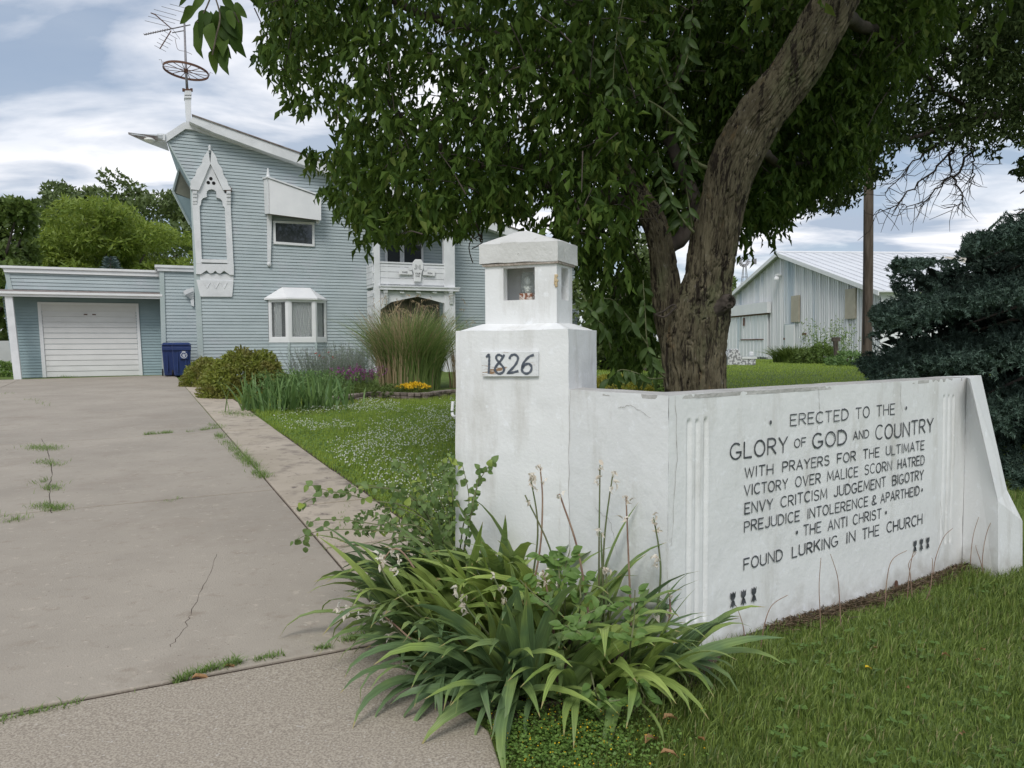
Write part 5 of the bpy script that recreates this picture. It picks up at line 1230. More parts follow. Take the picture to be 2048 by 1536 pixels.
for sg in (-1, 1):
    MB().prism([bp(0, BZ + .03, -.3), bp(sg * (HS + .35), BZ + .03 - bm * (HS + .35), -.3), bp(sg * (HS + .35), BZ + .03 - bm * (HS + .35), 26.3), bp(0, BZ + .03, 26.3)], UP * .07).build('roof', MT['barn_roof'], barn)
    MB().prism([bp(0, BZ - .12, -.34), bp(sg * (HS + .35), BZ - .12 - bm * (HS + .35), -.34), bp(sg * (HS + .35), BZ + .10 - bm * (HS + .35), -.34), bp(0, BZ + .10, -.34)], BR * .05).build('rake_board', MT['trim_clean'], barn)
mb = MB()
for k in range(44): d_ = k * .6; mb.prism([bp(.02, BZ + .10, d_), bp(HS + .3, BZ + .10 - bm * (HS + .28), d_), bp(HS + .3, BZ + .13 - bm * (HS + .28), d_), bp(.02, BZ + .13, d_)], BR * .05)
mb.build('roof_rib', MT['barn_roof'], barn, kind='stuff')
MB().tube([bp(0, BZ + .12, -.3), bp(0, BZ + .12, 26.3)], .09, 6).build('ridge_cap', MT['barn_roof'], barn)
for d0 in (9, 18):
    MB().prism([bp(1.2, BZ + .105 - bm * 1.2, d0), bp(7.5, BZ + .105 - bm * 7.5, d0), bp(7.5, BZ + .105 - bm * 7.5, d0 + 1.6), bp(1.2, BZ + .105 - bm * 1.2, d0 + 1.6)], UP * .02).build('skylight_panel', MT['beige'], barn)
def q7(x, y): return 1400 + x / 3.16, 440 + y / 3.16
def brect(x0, y0, x1, y1, name, mat, o=.09, th=.09, par=None):
    ta, za = bpx(*q7(x0, y0), o); tb, zb_ = bpx(*q7(x1, y1), o)
    return MB().prism([bp(ta, zb_) + bn * o, bp(tb, zb_) + bn * o, bp(tb, za) + bn * o, bp(ta, za) + bn * o], -bn * th).build(name, mat, par or barn)
brect(576, 481, 622, 643, 'window_panel', MT['beige']); brect(917, 438, 980, 622, 'window_panel', MT['beige'])
f_ = brect(533, 658, 596, 866, 'door_frame', MT['trim_grey'], .07, .05); brect(538, 664, 592, 866, 'door', MT['trim_clean'], .11, .06)
brect(527, 745, 534, 757, 'latch', MT['rust'], .13, .04); brect(645, 714, 661, 727, 'meter_box', MT['rust'], .15, .1)
sd_ = brect(60, 598, 422, 868, 'sliding_door', MT['barn'], .14, .06); brect(40, 566, 424, 586, 'door_track', MT['trim_clean'], .30, .25); brect(40, 586, 424, 596, 'rusty_rail', MT['rot'], .2, .12)
for x in range(70, 420, 22): brect(x, 602, x + 3, 862, 'rib', MT['barn'], .17, .03, sd_)
brect(256, 754, 400, 758, 'brace', MT['rot'], .19, .03, sd_); brect(252, 600, 256, 758, 'edge_strip', MT['trim_grey'], .19, .03, sd_)
brect(271, 618, 277, 668, 'handle', MT['rot'], .22, .05, sd_)
t_, z_ = bpx(*q7(516, 347)); c_ = bp(t_, z_) + bn * .2
mb = MB(); mb.box(c_, BW * .12, bn * .15, UP * .05); mb.lathe(c_ + bn * .1 - UP * .28, [(.16, 0), (.14, .12), (.05, .22)], 10); mb.build('yard_light', MT['trim_clean'], barn)

# ---- windmill far behind
wx = at_y(1489.5, 524, 95.0); wm = thing('windmill', (wx[0], wx[1], .57), 'distant farm windmill with a bladed rotor and tail vane above the barn eave', 'windmill')
mb = MB()
for (a, b) in ((-1, -1), (1, -1), (1, 1), (-1, 1)):
    mb.tube([(wx[0] + a * 1.1, wx[1] + b * 1.1, .5), (wx[0] + a * .12, wx[1] + b * .12, wx[2] - .3)], .04, 4, cap=False)
for k in range(1, 7):
    f = k / 7; r_ = 1.1 * (1 - f) + .12 * f; z = .5 + (wx[2] - .8) * f
    for (a, b, c, d) in ((-1, -1, 1, -1), (1, -1, 1, 1), (1, 1, -1, 1), (-1, 1, -1, -1)): mb.tube([(wx[0] + a * r_, wx[1] + b * r_, z), (wx[0] + c * r_, wx[1] + d * r_, z)], .025, 3, cap=False)
mb.build('tower', MT['alu'], wm)
fd = norm(np.array([-.45, -.9, 0])); sd_ = np.cross(UP, fd)
for k in range(16):
    t = 2 * math.pi * k / 16; r0 = sd_ * math.cos(t) + UP * math.sin(t); tg = -sd_ * math.sin(t) + UP * math.cos(t)
    P_ = [wx + fd * .4 + r0 * .28 - tg * .05, wx + fd * .4 + r0 * .28 + tg * .05, wx + fd * .33 + r0 * .66 + tg * .10, wx + fd * .47 + r0 * .66 - tg * .10]
    MB().prism(P_, fd * .01).build('blade', MT['alu'], wm)
mb = MB(); mb.tube([wx + fd * .45, wx - fd * .5 + sd_ * .6, ], .03, 4); mb.tube([wx, wx + sd_ * 1.05], .03, 4)
mb.prism([wx + sd_ * .85 - UP * .28, wx + sd_ * 1.4 - UP * .36, wx + sd_ * 1.4 + UP * .36, wx + sd_ * .85 + UP * .28], fd * .02); mb.build('tail_vane', MT['alu'], wm)

# ---- utility pole
pb = on_ground(1735, 752); Yp = 24.0
pbt = at_y(1735, 690, Yp); ptop = at_y(1744, -60, Yp + .2); base_p = np.array([pbt[0] - .02, Yp, .5])
up_ = thing('utility_pole', base_p, 'tall weathered brown wooden utility pole rising between the barn and the spruce', 'pole')
P_ = smooth_path([base_p, at_y(1736, 560, Yp), at_y(1738, 300, Yp), ptop], 20)
MB().tube(P_, np.linspace(.155, .13, 20), 14).build('shaft', MT['pole'], up_, smooth=True)
mb = MB(); mb.tube([at_y(1727.5, 690, Yp - .1), at_y(1728, 420, Yp - .1)], .016, 5); mb.build('ground_wire', MT['black'], up_)

# ---- mosaic bench near the barn door
mc = at_y(1490, 712, 33.0); mc[2] = .57; ben = thing('mosaic_bench', mc, 'low stepped grey and white mosaic bench on the lawn before the barn', 'bench')
sc_ = 33.0 / 1538
def mq(px, py, o=0.0): return np.array([mc[0] + (px - 1490) * sc_, mc[1] - o, .57 + (717 - py) * sc_])
MB().prism([mq(*p) for p in ((1456, 717), (1512, 717), (1512, 704), (1484, 704), (1477, 684), (1462, 684), (1456, 700))], (0, .6, 0)).build('body', MT['mosaic'], ben, bevel=.03)
MB().prism([mq(*p, .03) for p in ((1484, 704), (1514, 704), (1514, 700), (1483, 700))], (0, .66, 0)).build('seat', MT['trim'], ben)
c_ = mq(1507, 699); MB().lathe(c_ + np.array([0, .3, 0]), [(.05, 0), (.10, .06), (.1, .16), (.06, .2)], 10).build('planter', MT['trim'], ben)

# ================================================================== MAIN TREE
def ring_surface(path, rx, nseg, nring, seed, bark=.011, fseed=0.0):
    """trunk as a displaced tube; rx radius along the path"""
    P = smooth_path(path, nring); R_ = np.interp(np.linspace(0, 1, nring), np.linspace(0, 1, len(rx)), rx)
    T = np.gradient(P, axis=0); T = norm(T); ref = np.array([0, 1.0, 0])
    A = norm(np.cross(T, ref)); B = np.cross(T, A)
    ang = np.linspace(0, 2 * math.pi, nseg, endpoint=False); L_ = np.concatenate([[0], np.cumsum(np.linalg.norm(np.diff(P, axis=0), axis=1))])
    a_, l_ = np.meshgrid(ang, L_, indexing='xy'); rr = R_[:, None]
    X_ = np.cos(a_); Y_ = np.sin(a_)
    k = 22.0 * rr / .25
    w1 = vnoise(X_ * 1.6 + seed, Y_ * 1.6, l_ * 2.6) * 1.0
    warp = (vnoise(X_ * 2 + 5, Y_ * 2, l_ * 6 + seed) - .5) * 1.3
    n1_ = vnoise((X_ + warp * .12) * k * .55 + seed, (Y_ + warp * .12) * k * .55, l_ * 4.2 + warp)
    ridge = 1 - np.abs(n1_ - .5) * 7.5; ridge = np.clip(ridge, 0, 1)
    n2_ = vnoise(X_ * k * 1.4 + seed, Y_ * k * 1.4, l_ * 14)
    n3_ = vnoise(X_ * k * 3, Y_ * k * 3, l_ * 40 + seed)
    n4_ = vnoise(X_ * k * .8 + 9, Y_ * k * .8, l_ * 7 + warp * 2 + seed); r4 = np.clip(1 - np.abs(n4_ - .5) * 8, 0, 1)
    d = (-ridge) * bark * 1.9 - r4 * bark * 1.2 + (n2_ - .5) * bark * .7 + (n3_ - .5) * bark * .5 + (w1 - .5) * rr * .22
    r = rr + d
    V_ = P[:, None, :] + A[:, None, :] * (X_ * r)[..., None] + B[:, None, :] * (Y_ * r)[..., None]
    i_ = np.arange(nring - 1)[:, None] * nseg; j_ = np.arange(nseg)[None, :]; j2 = (j_ + 1) % nseg
    F_ = np.stack([i_ + j_, i_ + j2, i_ + nseg + j2, i_ + nseg + j_], -1).reshape(-1, 4)
    return V_.reshape(-1, 3), F_
TY = 6.5
def tr(px, py, y=TY): return at_y(px, py, y)
tb = tr(1394, 1000, 6.5); tb[2] = .12
tree = thing('leaning_tree', tb, 'big leaning tree with furrowed bark and dense drooping green canopy behind the inscribed wall', 'tree', 'trees')
main_path = [tb + np.array([0, 0, -.1]), tr(1393, 880), tr(1392, 780), tr(1389, 700), tr(1400, 625, 6.45), tr(1415, 560, 6.4), tr(1429, 480, 6.35), tr(1445, 400, 6.3), tr(1466, 330, 6.25), tr(1510, 250, 6.2), tr(1568, 170, 6.15), tr(1622, 85, 6.1), tr(1670, 0, 6.1), tr(1725, -110, 6.1), tr(1760, -300, 6.2)]
V_, F_ = ring_surface(main_path, [.285, .265, .255, .262, .245, .192, .182, .180, .185, .185, .183, .185, .178, .16, .13], 260, 620, 3.3)
left_path = [tr(1372, 740, 6.62), tr(1352, 680, 6.62), tr(1338, 625, 6.6), tr(1331, 560, 6.62), tr(1322, 500, 6.65), tr(1306, 440, 6.8), tr(1270, 380, 7.0), tr(1220, 300, 7.2), tr(1180, 150, 7.4), tr(1150, -60, 7.5)]
V2_, F2_ = ring_surface(left_path, [.15, .145, .135, .125, .115, .11, .10, .09, .08, .06], 160, 380, 8.1, .010)
link('trunk', np_mesh('trunk', np.concatenate([V_, V2_]), np.concatenate([F_, F2_ + len(V_)]), MT['bark'], True), tree)
# knot and pruning scar
kc = tr(1459, 603, 6.24)
V_, F_ = ring_surface([kc + (-.12, .08, -.07), kc + (-.03, .0, -.01), kc + (.005, -.04, .005)], [.085, .07, .052], 40, 24, 5.0, .008); link('knot', np_mesh('knot', V_, F_, MT['bark_dark'], True), tree)
mb = MB(); ax = norm(np.array([.45, -.85, .1])); mb.lathe(kc + ax * -.01, [(.05, 0), (.052, .028), (.030, .03), (.02, -.01), (.004, -.015)], 20, ax=ax); mb.build('hollow', MT['bark_dark'], tree, smooth=True)
sc1 = smooth_path([tr(1311, 628, 6.40), tr(1325, 624, 6.33), tr(1343, 611, 6.30), tr(1352, 612, 6.29), tr(1345, 621, 6.30), tr(1328, 634, 6.31), tr(1311, 628, 6.40)], 30)
MB().tube(sc1, .008, 7).build('scar_lip', MT['bark_dark'], tree, smooth=True)
# limbs
limbs = [([tr(1300, 430, 6.85), tr(1230, 395, 7.0), tr(1150, 410, 7.1), tr(1100, 370, 7.2), tr(1010, 300, 7.2), tr(900, 200, 7.0)], .07, .03),
         ([tr(1245, 340, 7.15), tr(1130, 300, 7.3), tr(1000, 330, 7.4), tr(900, 310, 7.4), tr(800, 230, 7.3), tr(700, 150, 7.2)], .06, .02),
         ([tr(1190, 180, 7.3), tr(1050, 90, 7.4), tr(880, 40, 7.2), tr(700, -20, 7.0), tr(560, 20, 6.8)], .06, .02),
         ([tr(1500, 262, 6.4), tr(1540, 320, 6.9), tr(1600, 330, 7.6), tr(1660, 300, 8.2)], .05, .02),
         ([tr(1660, 20, 6.2), tr(1740, 60, 7.2), tr(1820, 90, 8.0)], .07, .03),
         ([tr(1320, 500, 6.8), tr(1365, 470, 6.9), tr(1385, 400, 7.0), tr(1330, 250, 7.2), tr(1380, 90, 7.3), tr(1400, -100, 7.3)], .07, .05),
         ([tr(1140, 400, 7.1), tr(1120, 440, 7.0), tr(1090, 455, 6.9)], .025, .012),
         ([tr(1170, -20, 7.4), tr(900, -250, 7.0), tr(600, -300, 6.0), tr(460, -150, 4.6), tr(440, -60, 3.9)], .05, .012),
         ([tr(960, 480, 6.9), tr(955, 455, 6.9), tr(940, 420, 6.9)], .008, .012)]
mb = MB()
for P, a, b in limbs:
    q = smooth_path(P, 26); q = q + (np.stack([vnoise(np.arange(26) * .7, a * 99, s_) for s_ in range(3)], -1) - .5) * .05
    mb.tube(q, np.linspace(a, b, 26), 9)
mb.build('limbs', MT['bark_dark'], tree, smooth=True)
# bare hanging twigs by the porch
tw = [[(955, 452), (958, 470), (966, 482), (955, 492), (944, 497)], [(951, 455), (944, 476), (938, 492), (941, 512), (946, 526)], [(960, 470), (947, 478)], [(955, 482), (942, 470)]]
mb = MB()
for P in tw: mb.tube(smooth_path([tr(*p, 6.6) for p in P], 12), .0045, 4)
mb.build('bare_twig', MT['bark_dark'], tree)

MAINPOLY = [(470, -900), (505, 10), (535, 25), (520, 60), (545, 85), (508, 100), (512, 130), (560, 150), (540, 170), (585, 215), (580, 235), (605, 240), (620, 205), (650, 190), (655, 250), (690, 270), (665, 330), (607, 322), (612, 335), (655, 350), (660, 375), (640, 390), (665, 410), (690, 425), (665, 435), (705, 455), (712, 490), (735, 495), (755, 470), (770, 500), (800, 480), (803, 512), (815, 480), (850, 487), (880, 468), (905, 492), (930, 465), (955, 450), (1000, 452), (1040, 446), (1078, 470), (1085, 440), (1080, 405), (1100, 395), (1115, 440), (1105, 468), (1130, 475), (1142, 520), (1160, 560), (1185, 620), (1200, 665), (1215, 720), (1222, 765), (1240, 740), (1262, 770), (1290, 735), (1320, 700), (1330, 640), (1305, 600), (1290, 530), (1270, 500), (1262, 470), (1300, 440), (1340, 470), (1370, 480), (1390, 400),
            (1500, 470), (1480, 540), (1475, 490), (1520, 462), (1560, 440), (1600, 400), (1650, 390), (1700, 330), (1745, 300), (1790, 190), (1850, 120), (1900, 0), (1950, -900)]
HOLES = [((865, 195), 20), ((812, 205), 14), ((880, 178), 9), ((835, 260), 8), ((1055, 195), 10), ((730, 235), 9), ((905, 265), 7), ((1085, 440), 26), ((1246, 22), 4), ((1090, 382), 10), ((745, 272), 6), ((700, 120), 5), ((760, 105), 5), ((1250, 395), 6), ((775, 145), 6), ((865, 120), 7)]
def canopy(n, y0, y1, poly, x_lo, x_hi, y_lo, y_hi, depthfn=None, ell=None, holes=()):
    out = []
    while sum(len(o) for o in out) < n:
        px = RNG.uniform(x_lo, x_hi, n * 2); py = RNG.uniform(y_lo, y_hi, n * 2); yy = RNG.uniform(y0, y1, n * 2)
        if depthfn is not None: yy = depthfn(px, py, yy)
        ok = inpoly(px, py, poly)
        for (c_, r_) in holes: ok &= ((px - c_[0]) ** 2 + (py - c_[1]) ** 2) > r_ * r_
        d = _F0 * FPX + _R * (px - 1024)[:, None] - _U * (py - 768)[:, None]
        P = CAM + d * (yy / d[:, 1])[:, None]
        if ell is not None: ok &= (((P - np.array(ell[0])) / np.array(ell[1])) ** 2).sum(1) < 1
        out.append(P[ok])
    return np.concatenate(out)[:n]
def twig_leaves(O, tdir, tlen, nl, L, Wd, hang=.55, spread=.8, seg=1, wpos=.42, droop=.35, jit=.25, check=None):
    """leaves along straight-ish drooping twigs; returns leaf V,F and twig paths"""
    n = len(O); t = np.linspace(.12, 1.0, nl)[None, :, None]
    tip = O + tdir * tlen[:, None]; sag = np.array([0, 0, -1.0]) * (tlen[:, None] * .35)
    P = O[:, None, :] + (tip - O)[:, None, :] * t + sag[:, None, :] * (t ** 2)
    P = P.reshape(-1, 3); D = np.repeat(tdir, nl, 0) * .45 + RNG.normal(size=(n * nl, 3)) * spread * .6 + np.array([0, 0, -hang])
    LL = L * RNG.uniform(.6, 1.2, n * nl)
    if check is not None:
        px, py = projv(P + norm(D) * LL[:, None] * .9); k_ = check(px, py); P = P[k_]; D = D[k_]; LL = LL[k_]
    return leaves_np(P, D, LL, LL * Wd, wpos=wpos, fold=.5, droop=droop, seg=seg)
def projv(P):
    v = P - CAM; a = v @ _R; b = v @ _U; c = v @ _F0
    return 1024 + FPX * a / c, 768 - FPX * b / c
def chk(poly, holes=(), grow=1.0):
    def f(px, py):
        px = px + RNG.normal(size=len(px)) * 7; py = py + RNG.normal(size=len(px)) * 7; ok = inpoly(px, py, poly)
        for (c_, r_) in holes: ok &= ((px - c_[0]) ** 2 + (py - c_[1]) ** 2) > (r_ * .8) ** 2
        return ok
    return f
def dfn(px, py, yy):
    yy = np.where(px > 1275, np.maximum(yy, 6.9 + (yy - 5.3) * .45), yy)
    return np.where((px > 1120) & (py > 480), 6.9 + (yy - 5.3) * .4, yy)
O = canopy(5900, 5.3, 9.2, MAINPOLY, 470, 1920, -60, 780, dfn, None, HOLES)
_px, _py = projv(O); _n = vnoise(O[:, 0] * 1.6, O[:, 1] * 1.6, O[:, 2] * 1.9); O = O[(_n < .60) | (_px > 1150) | (RNG.random(len(O)) < .22)]
td = norm(RNG.normal(size=O.shape) * .7 + np.array([-.25, -.1, -.35])); tl = RNG.uniform(.18, .42, len(O))
V_, F_ = twig_leaves(O, td, tl, 10, .112, .38, hang=.9, check=chk(MAINPOLY, HOLES))
def edge_sprays(poly, k0, k1, n, y0, y1, L, nl, tl, dirn, seed):
    r_ = np.random.default_rng(seed); Q = lerp_pts(poly[k0:k1], 400); Q = Q[r_.integers(0, 400, n)] + r_.normal(size=(n, 2)) * 6 + np.array([10, -26])
    O_ = np.array([at_y(x, y, r_.uniform(y0, y1)) for x, y in Q]); return twig_leaves(O_, norm(r_.normal(size=(n, 3)) * .5 + np.array(dirn)), r_.uniform(tl * .4, tl, n), nl, L, .38, hang=.9)
Ve, Fe = edge_sprays(MAINPOLY, 2, 54, 170, 5.8, 7.5, .095, 6, .10, (-.2, 0, -.7), 3); V_, F_ = np.concatenate([V_, Ve]), np.concatenate([F_, Fe + len(V_)])
Ve, Fe = edge_sprays(MAINPOLY, 68, 78, 110, 7.2, 8.6, .10, 7, .22, (.2, 0, -.7), 4); V_, F_ = np.concatenate([V_, Ve]), np.concatenate([F_, Fe + len(V_)])
nv = len(V_)
# crown above and beyond the frame
O2 = RNG.normal(size=(3800, 3)); O2 = norm(O2) * RNG.uniform(.55, 1, (3800, 1)) * np.array([4.6, 4.3, 3.4]) + np.array([1.3, 7.6, 6.6])
px, py = projv(O2); O2 = O2[((py < -40) | (O2[:, 1] < .3)) & (O2[:, 2] > 3.1) & (O2[:, 1] > 3.5)]
td2 = norm(RNG.normal(size=O2.shape)); V2_, F2_ = twig_leaves(O2, td2, RNG.uniform(.3, .6, len(O2)), 8, .15, .5)
link('crown', np_mesh('crown', np.concatenate([V_, V2_]), np.concatenate([F_, F2_ + nv]), MT['leaf_main']), tree, kind='stuff')
mt = O[RNG.choice(len(O), 800, replace=False)]; _in = chk(MAINPOLY, HOLES)
paths = []; rad = []
for q in mt:
    d_ = norm(RNG.normal(size=3) * .7 + np.array([.5, .1, .3])); e_ = q + d_ * .40; pe = project(e_)
    if not _in(np.array([pe[0]]), np.array([pe[1]]))[0]: continue
    paths.append(np.array([q, q + d_ * .18 + (0, 0, .02), q + d_ * .36])); rad.append(np.array([.003, .004, .006]))
V_, F_ = tube_np(paths, rad, 4); link('twigs', np_mesh('twigs', V_, F_, MT['bark_dark']), tree, kind='stuff')

# ---- single big leaves: shared meshes
def leaf_proto(name, mat, wd, wpos=.42, fold=.45, droop=.4, seed=0, wav=.0):
    n = 7; V_ = []; F_ = []
    for k in range(n + 1):
        t = k / n; w_ = wd * .5 * (math.sin(math.pi * min(1, t / (2 * wpos))) ** .75 if t < wpos else max(0, math.cos(math.pi / 2 * (t - wpos) / (1 - wpos))) ** .85) if 0 < t < 1 else .004
        z = -droop * .45 * t ** 2 + wav * .3 * math.sin(seed + t * 7); x = wav * .25 * math.sin(seed * 2 + t * 4)
        V_ += [(x - w_, t, z + w_ * fold + wav * .15 * math.sin(seed + t * 13)), (x, t, z), (x + w_, t, z + w_ * fold - wav * .15 * math.sin(seed + t * 11))]
    for k in range(n): a_ = k * 3; F_ += [(a_, a_ + 1, a_ + 4, a_ + 3), (a_ + 1, a_ + 2, a_ + 5, a_ + 4)]
    return np_mesh(name, np.array(V_), np.array(F_), mat, True)
def place(name, me, parent, P, D, nrm, L, Wf=1.0):
    D = norm(np.asarray(D, float)); nrm = np.asarray(nrm, float); S = norm(np.cross(D, nrm)); U_ = np.cross(S, D)
    o = bpy.data.objects.new(name, me); COL.objects.link(o); off = root_loc(parent); o.parent = parent
    q = np.asarray(P, float) - off
    o.matrix_local = Matrix(((S[0] * L * Wf, D[0] * L, U_[0] * L, q[0]), (S[1] * L * Wf, D[1] * L, U_[1] * L, q[1]), (S[2] * L * Wf, D[2] * L, U_[2] * L, q[2]), (0, 0, 0, 1)))
    return o
LP = [leaf_proto('leaf', MT['leaf_bright'], .36, droop=.3 + .3 * k, seed=k * 3.1, wav=.12) for k in range(4)]
LPd = [leaf_proto('leaf', MT['leaf_main'], .42, droop=.3 + .3 * k, seed=k * 2.1, wav=.14) for k in range(4)]
# near spray at the upper left of the frame
spray = []
mb = MB()
for P in ([tr(440, -60, 3.9), tr(415, 10, 3.5), tr(395, 45, 3.4)], [tr(425, -20, 3.6), tr(440, 30, 3.4), tr(432, 75, 3.35), tr(425, 110, 3.35)], [tr(430, -30, 3.7), tr(460, 10, 3.5), tr(478, 45, 3.45)]):
    mb.tube(smooth_path(P, 14), .0035, 5)
for (x, y, dx, dy, L_, k) in ((398, 15, -42, 30, .10, 0), (400, 35, -8, 72, .13, 1), (415, 20, -15, 30, .09, 2), (420, 25, 5, 62, .12, 3), (432, 20, 20, 68, .13, 0), (440, 15, 35, 55, .11, 1), (438, 40, 30, 50, .11, 2), (462, 12, 24, 62, .13, 3),
                              (458, 20, 10, 35, .08, 0), (445, -5, 25, 25, .08, 1), (410, -5, -30, 20, .08, 2), (430, 60, -20, 35, .09, 3), (425, 45, -5, 50, .10, 0), (446, 92, 2, 45, .09, 1), (452, 40, 12, 52, .11, 2), (385, -12, -28, 10, .09, 3), (470, 5, 22, 30, .09, 0),
                              (418, 60, 12, 38, .09, 2), (440, 65, 8, 36, .08, 1), (428, 100, 0, 32, .035, 3)):
    a_ = tr(x, y, 3.42 + .02 * k); b_ = tr(x + dx, y + dy, 3.42 + random.uniform(-.06, .06)); place('leaf', LPd[k], tree, a_, b_ - a_, (random.uniform(-.6, .6), -1, random.uniform(-.2, .5)), np.linalg.norm(b_ - a_), 1.0)
mb.build('spray_twig', MT['twig'], tree)
# water shoots on the trunk with long leaves
shoots = [([(1412, 335, 6.1), (1390, 322, 6.0), (1368, 275, 5.95), (1362, 235, 5.9), (1340, 180, 5.85), (1310, 110, 5.8), (1290, 70, 5.8)], .017, 44),
          ([(1364, 250, 5.9), (1320, 215, 5.8), (1260, 180, 5.7), (1210, 140, 5.6), (1170, 95, 5.6), (1140, 70, 5.6)], .009, 30),
          ([(1388, 465, 6.25), (1365, 440, 6.2), (1345, 405, 6.1), (1325, 350, 6.05), (1315, 300, 6)], .012, 22),
          ([(1385, 455, 6.25), (1378, 410, 6.2), (1370, 350, 6.15), (1366, 300, 6.1)], .008, 16),
          ([(1330, 755, 6.3), (1310, 735, 6.2), (1295, 690, 6.1), (1290, 620, 6.1), (1286, 560, 6.1)], .008, 28),
          ([(1328, 756, 6.3), (1300, 757, 6.15), (1270, 745, 6.05), (1240, 740, 6.0), (1215, 760, 5.95)], .007, 22),
          ([(1295, 690, 6.1), (1260, 640, 6.0), (1225, 600, 5.9), (1195, 600, 5.8)], .006, 18),
          ([(1222, 700, 5.9), (1210, 655, 5.8), (1195, 640, 5.7), (1180, 615, 5.7), (1165, 590, 5.7)], .005, 16),
          ([(1340, 180, 5.85), (1370, 130, 5.8), (1380, 70, 5.8), (1385, 20, 5.8)], .007, 16),
          ([(1250, -20, 5.6), (1235, 60, 5.5), (1228, 130, 5.5), (1225, 200, 5.5)], .005, 18)]
mb = MB(); nleaf = 20
for P, r_, nl in shoots:
    q = smooth_path([tr(*p) for p in P], 24); mb.tube(q, np.linspace(r_, .003, 24), 6)
    for k in range(nl):
        f = .25 + .75 * k / nl; b_ = q[int(f * 23)]; D = np.array([(-1) ** k * .45 + random.gauss(0, .25), random.gauss(0, .35), -.65 + random.gauss(0, .3)])
        place('leaf', random.choice(LP), tree, b_, D, (random.gauss(0, .5), -1, random.gauss(.2, .3)), random.uniform(.085, .15)); nleaf += 1
mb.build('shoots', MT['green_twig'], tree, smooth=True)
print('leaf objects', nleaf)

# ================================================================== SECOND TREE (right, farther)
ot = thing('spreading_tree', (10.5, 14.5, .33), 'tall fine leaved tree spreading its dark branches over the right side', 'tree', 'trees')
opath = [(11.2, 14.5, .2), (11.1, 14.5, 2.5), (11.0, 14.4, 5), (10.7, 14.2, 8), (10.3, 14, 11)]
V_, F_ = ring_surface([np.array(p) for p in opath], [.4, .33, .3, .24, .15], 60, 120, 2.2, .02); link('trunk', np_mesh('trunk', V_, F_, MT['bark_dark'], True), ot)
RPOLY = [(1440, 530), (1470, 470), (1500, 478), (1520, 455), (1560, 475), (1590, 440), (1640, 425), (1700, 420), (1745, 370), (1790, 350), (1770, 300), (1830, 290), (1850, 320), (1880, 290), (1930, 300), (1990, 325), (2010, 280), (2048, 300), (2200, 330), (2200, -700), (1300, -700), (1300, 300)]
RH = [((1895, 170), 18), ((1880, 215), 14), ((1925, 200), 12), ((1920, 80), 12), ((1900, 95), 12), ((1755, 115), 5), ((1780, 170), 8), ((1985, 190), 8), ((1960, 145), 6)]
O = canopy(7600, 11.5, 17, RPOLY, 1400, 2130, -80, 530, None, None, RH)
px, py = projv(O); _n = vnoise(O[:, 0] * .9, O[:, 1] * .9, O[:, 2] * 1.1); keep = ((_n < .52) | (RNG.random(len(O)) < .2)) & ((py < 300 + (px < 1800) * 200) | (RNG.random(len(O)) < .6)); O = O[keep]
V_, F_ = twig_leaves(O, norm(RNG.normal(size=O.shape) + np.array([-.5, 0, -.3])), RNG.uniform(.3, .7, len(O)), 9, .13, .42, hang=.5, check=chk(RPOLY, RH))
O2 = norm(RNG.normal(size=(2600, 3))) * RNG.uniform(.5, 1, (2600, 1)) * np.array([7, 6, 5]) + np.array([10.5, 14.5, 9.5]); px, py = projv(O2); O2 = O2[(py < -60) | (px > 2140)]
V2_, F2_ = twig_leaves(O2, norm(RNG.normal(size=O2.shape)), RNG.uniform(.4, .8, len(O2)), 8, .22, .5)
link('crown', np_mesh('crown', np.concatenate([V_, V2_]), np.concatenate([F_, F2_ + len(V_)]), MT['leaf_far']), ot, kind='stuff')
# hanging clump at the far right
RP2 = [(2015, 345), (2048, 300), (2150, 280), (2150, 420), (2048, 362), (2030, 362)]
O = canopy(120, 12, 14, RP2, 2015, 2140, 290, 400); V_, F_ = twig_leaves(O, norm(RNG.normal(size=O.shape)), RNG.uniform(.1, .3, len(O)), 8, .12, .45, check=chk(RP2)); link('low_clump', np_mesh('low_clump', V_, F_, MT['leaf_far']), ot, kind='stuff')
# limbs and the dead bare branch
mb = MB()
def obr(P, a, b, n=20):
    q = smooth_path([tr(x, y, d) for x, y, d in P], n); q = q + (np.stack([vnoise(np.arange(n) * .9, a * 77, s_) for s_ in range(3)], -1) - .5) * .12; mb.tube(q, np.linspace(a, b, n), 7); return q
obr([(2200, 100, 14), (2080, 200, 13.6), (1980, 230, 13.3), (1880, 260, 13), (1790, 280, 13)], .10, .03); obr([(2150, -50, 14), (2040, 60, 13.5), (1950, 100, 13.2), (1850, 90, 13)], .08, .03)
obr([(1980, 230, 13.3), (1900, 200, 13), (1840, 150, 12.8), (1770, 130, 12.8)], .04, .02); mb.build('limbs', MT['bark_dark'], ot, smooth=True)
mb = MB(); dead = [[(1935, 235, 13), (1942, 290, 13), (1945, 330, 13), (1940, 372, 13)], [(1940, 262, 13), (1900, 300, 13), (1860, 345, 13), (1820, 380, 13), (1790, 410, 13), (1752, 425, 13)],
        [(1935, 250, 13), (1880, 280, 13), (1820, 330, 13), (1770, 385, 13)], [(1942, 300, 13), (1915, 345, 13), (1890, 360, 13), (1850, 400, 13), (1800, 415, 13)], [(1905, 300, 13), (1900, 350, 13), (1925, 395, 13), (1905, 415, 13)]]
tips = []
for P in dead: tips.append(obr(P, .022, .006, 22))
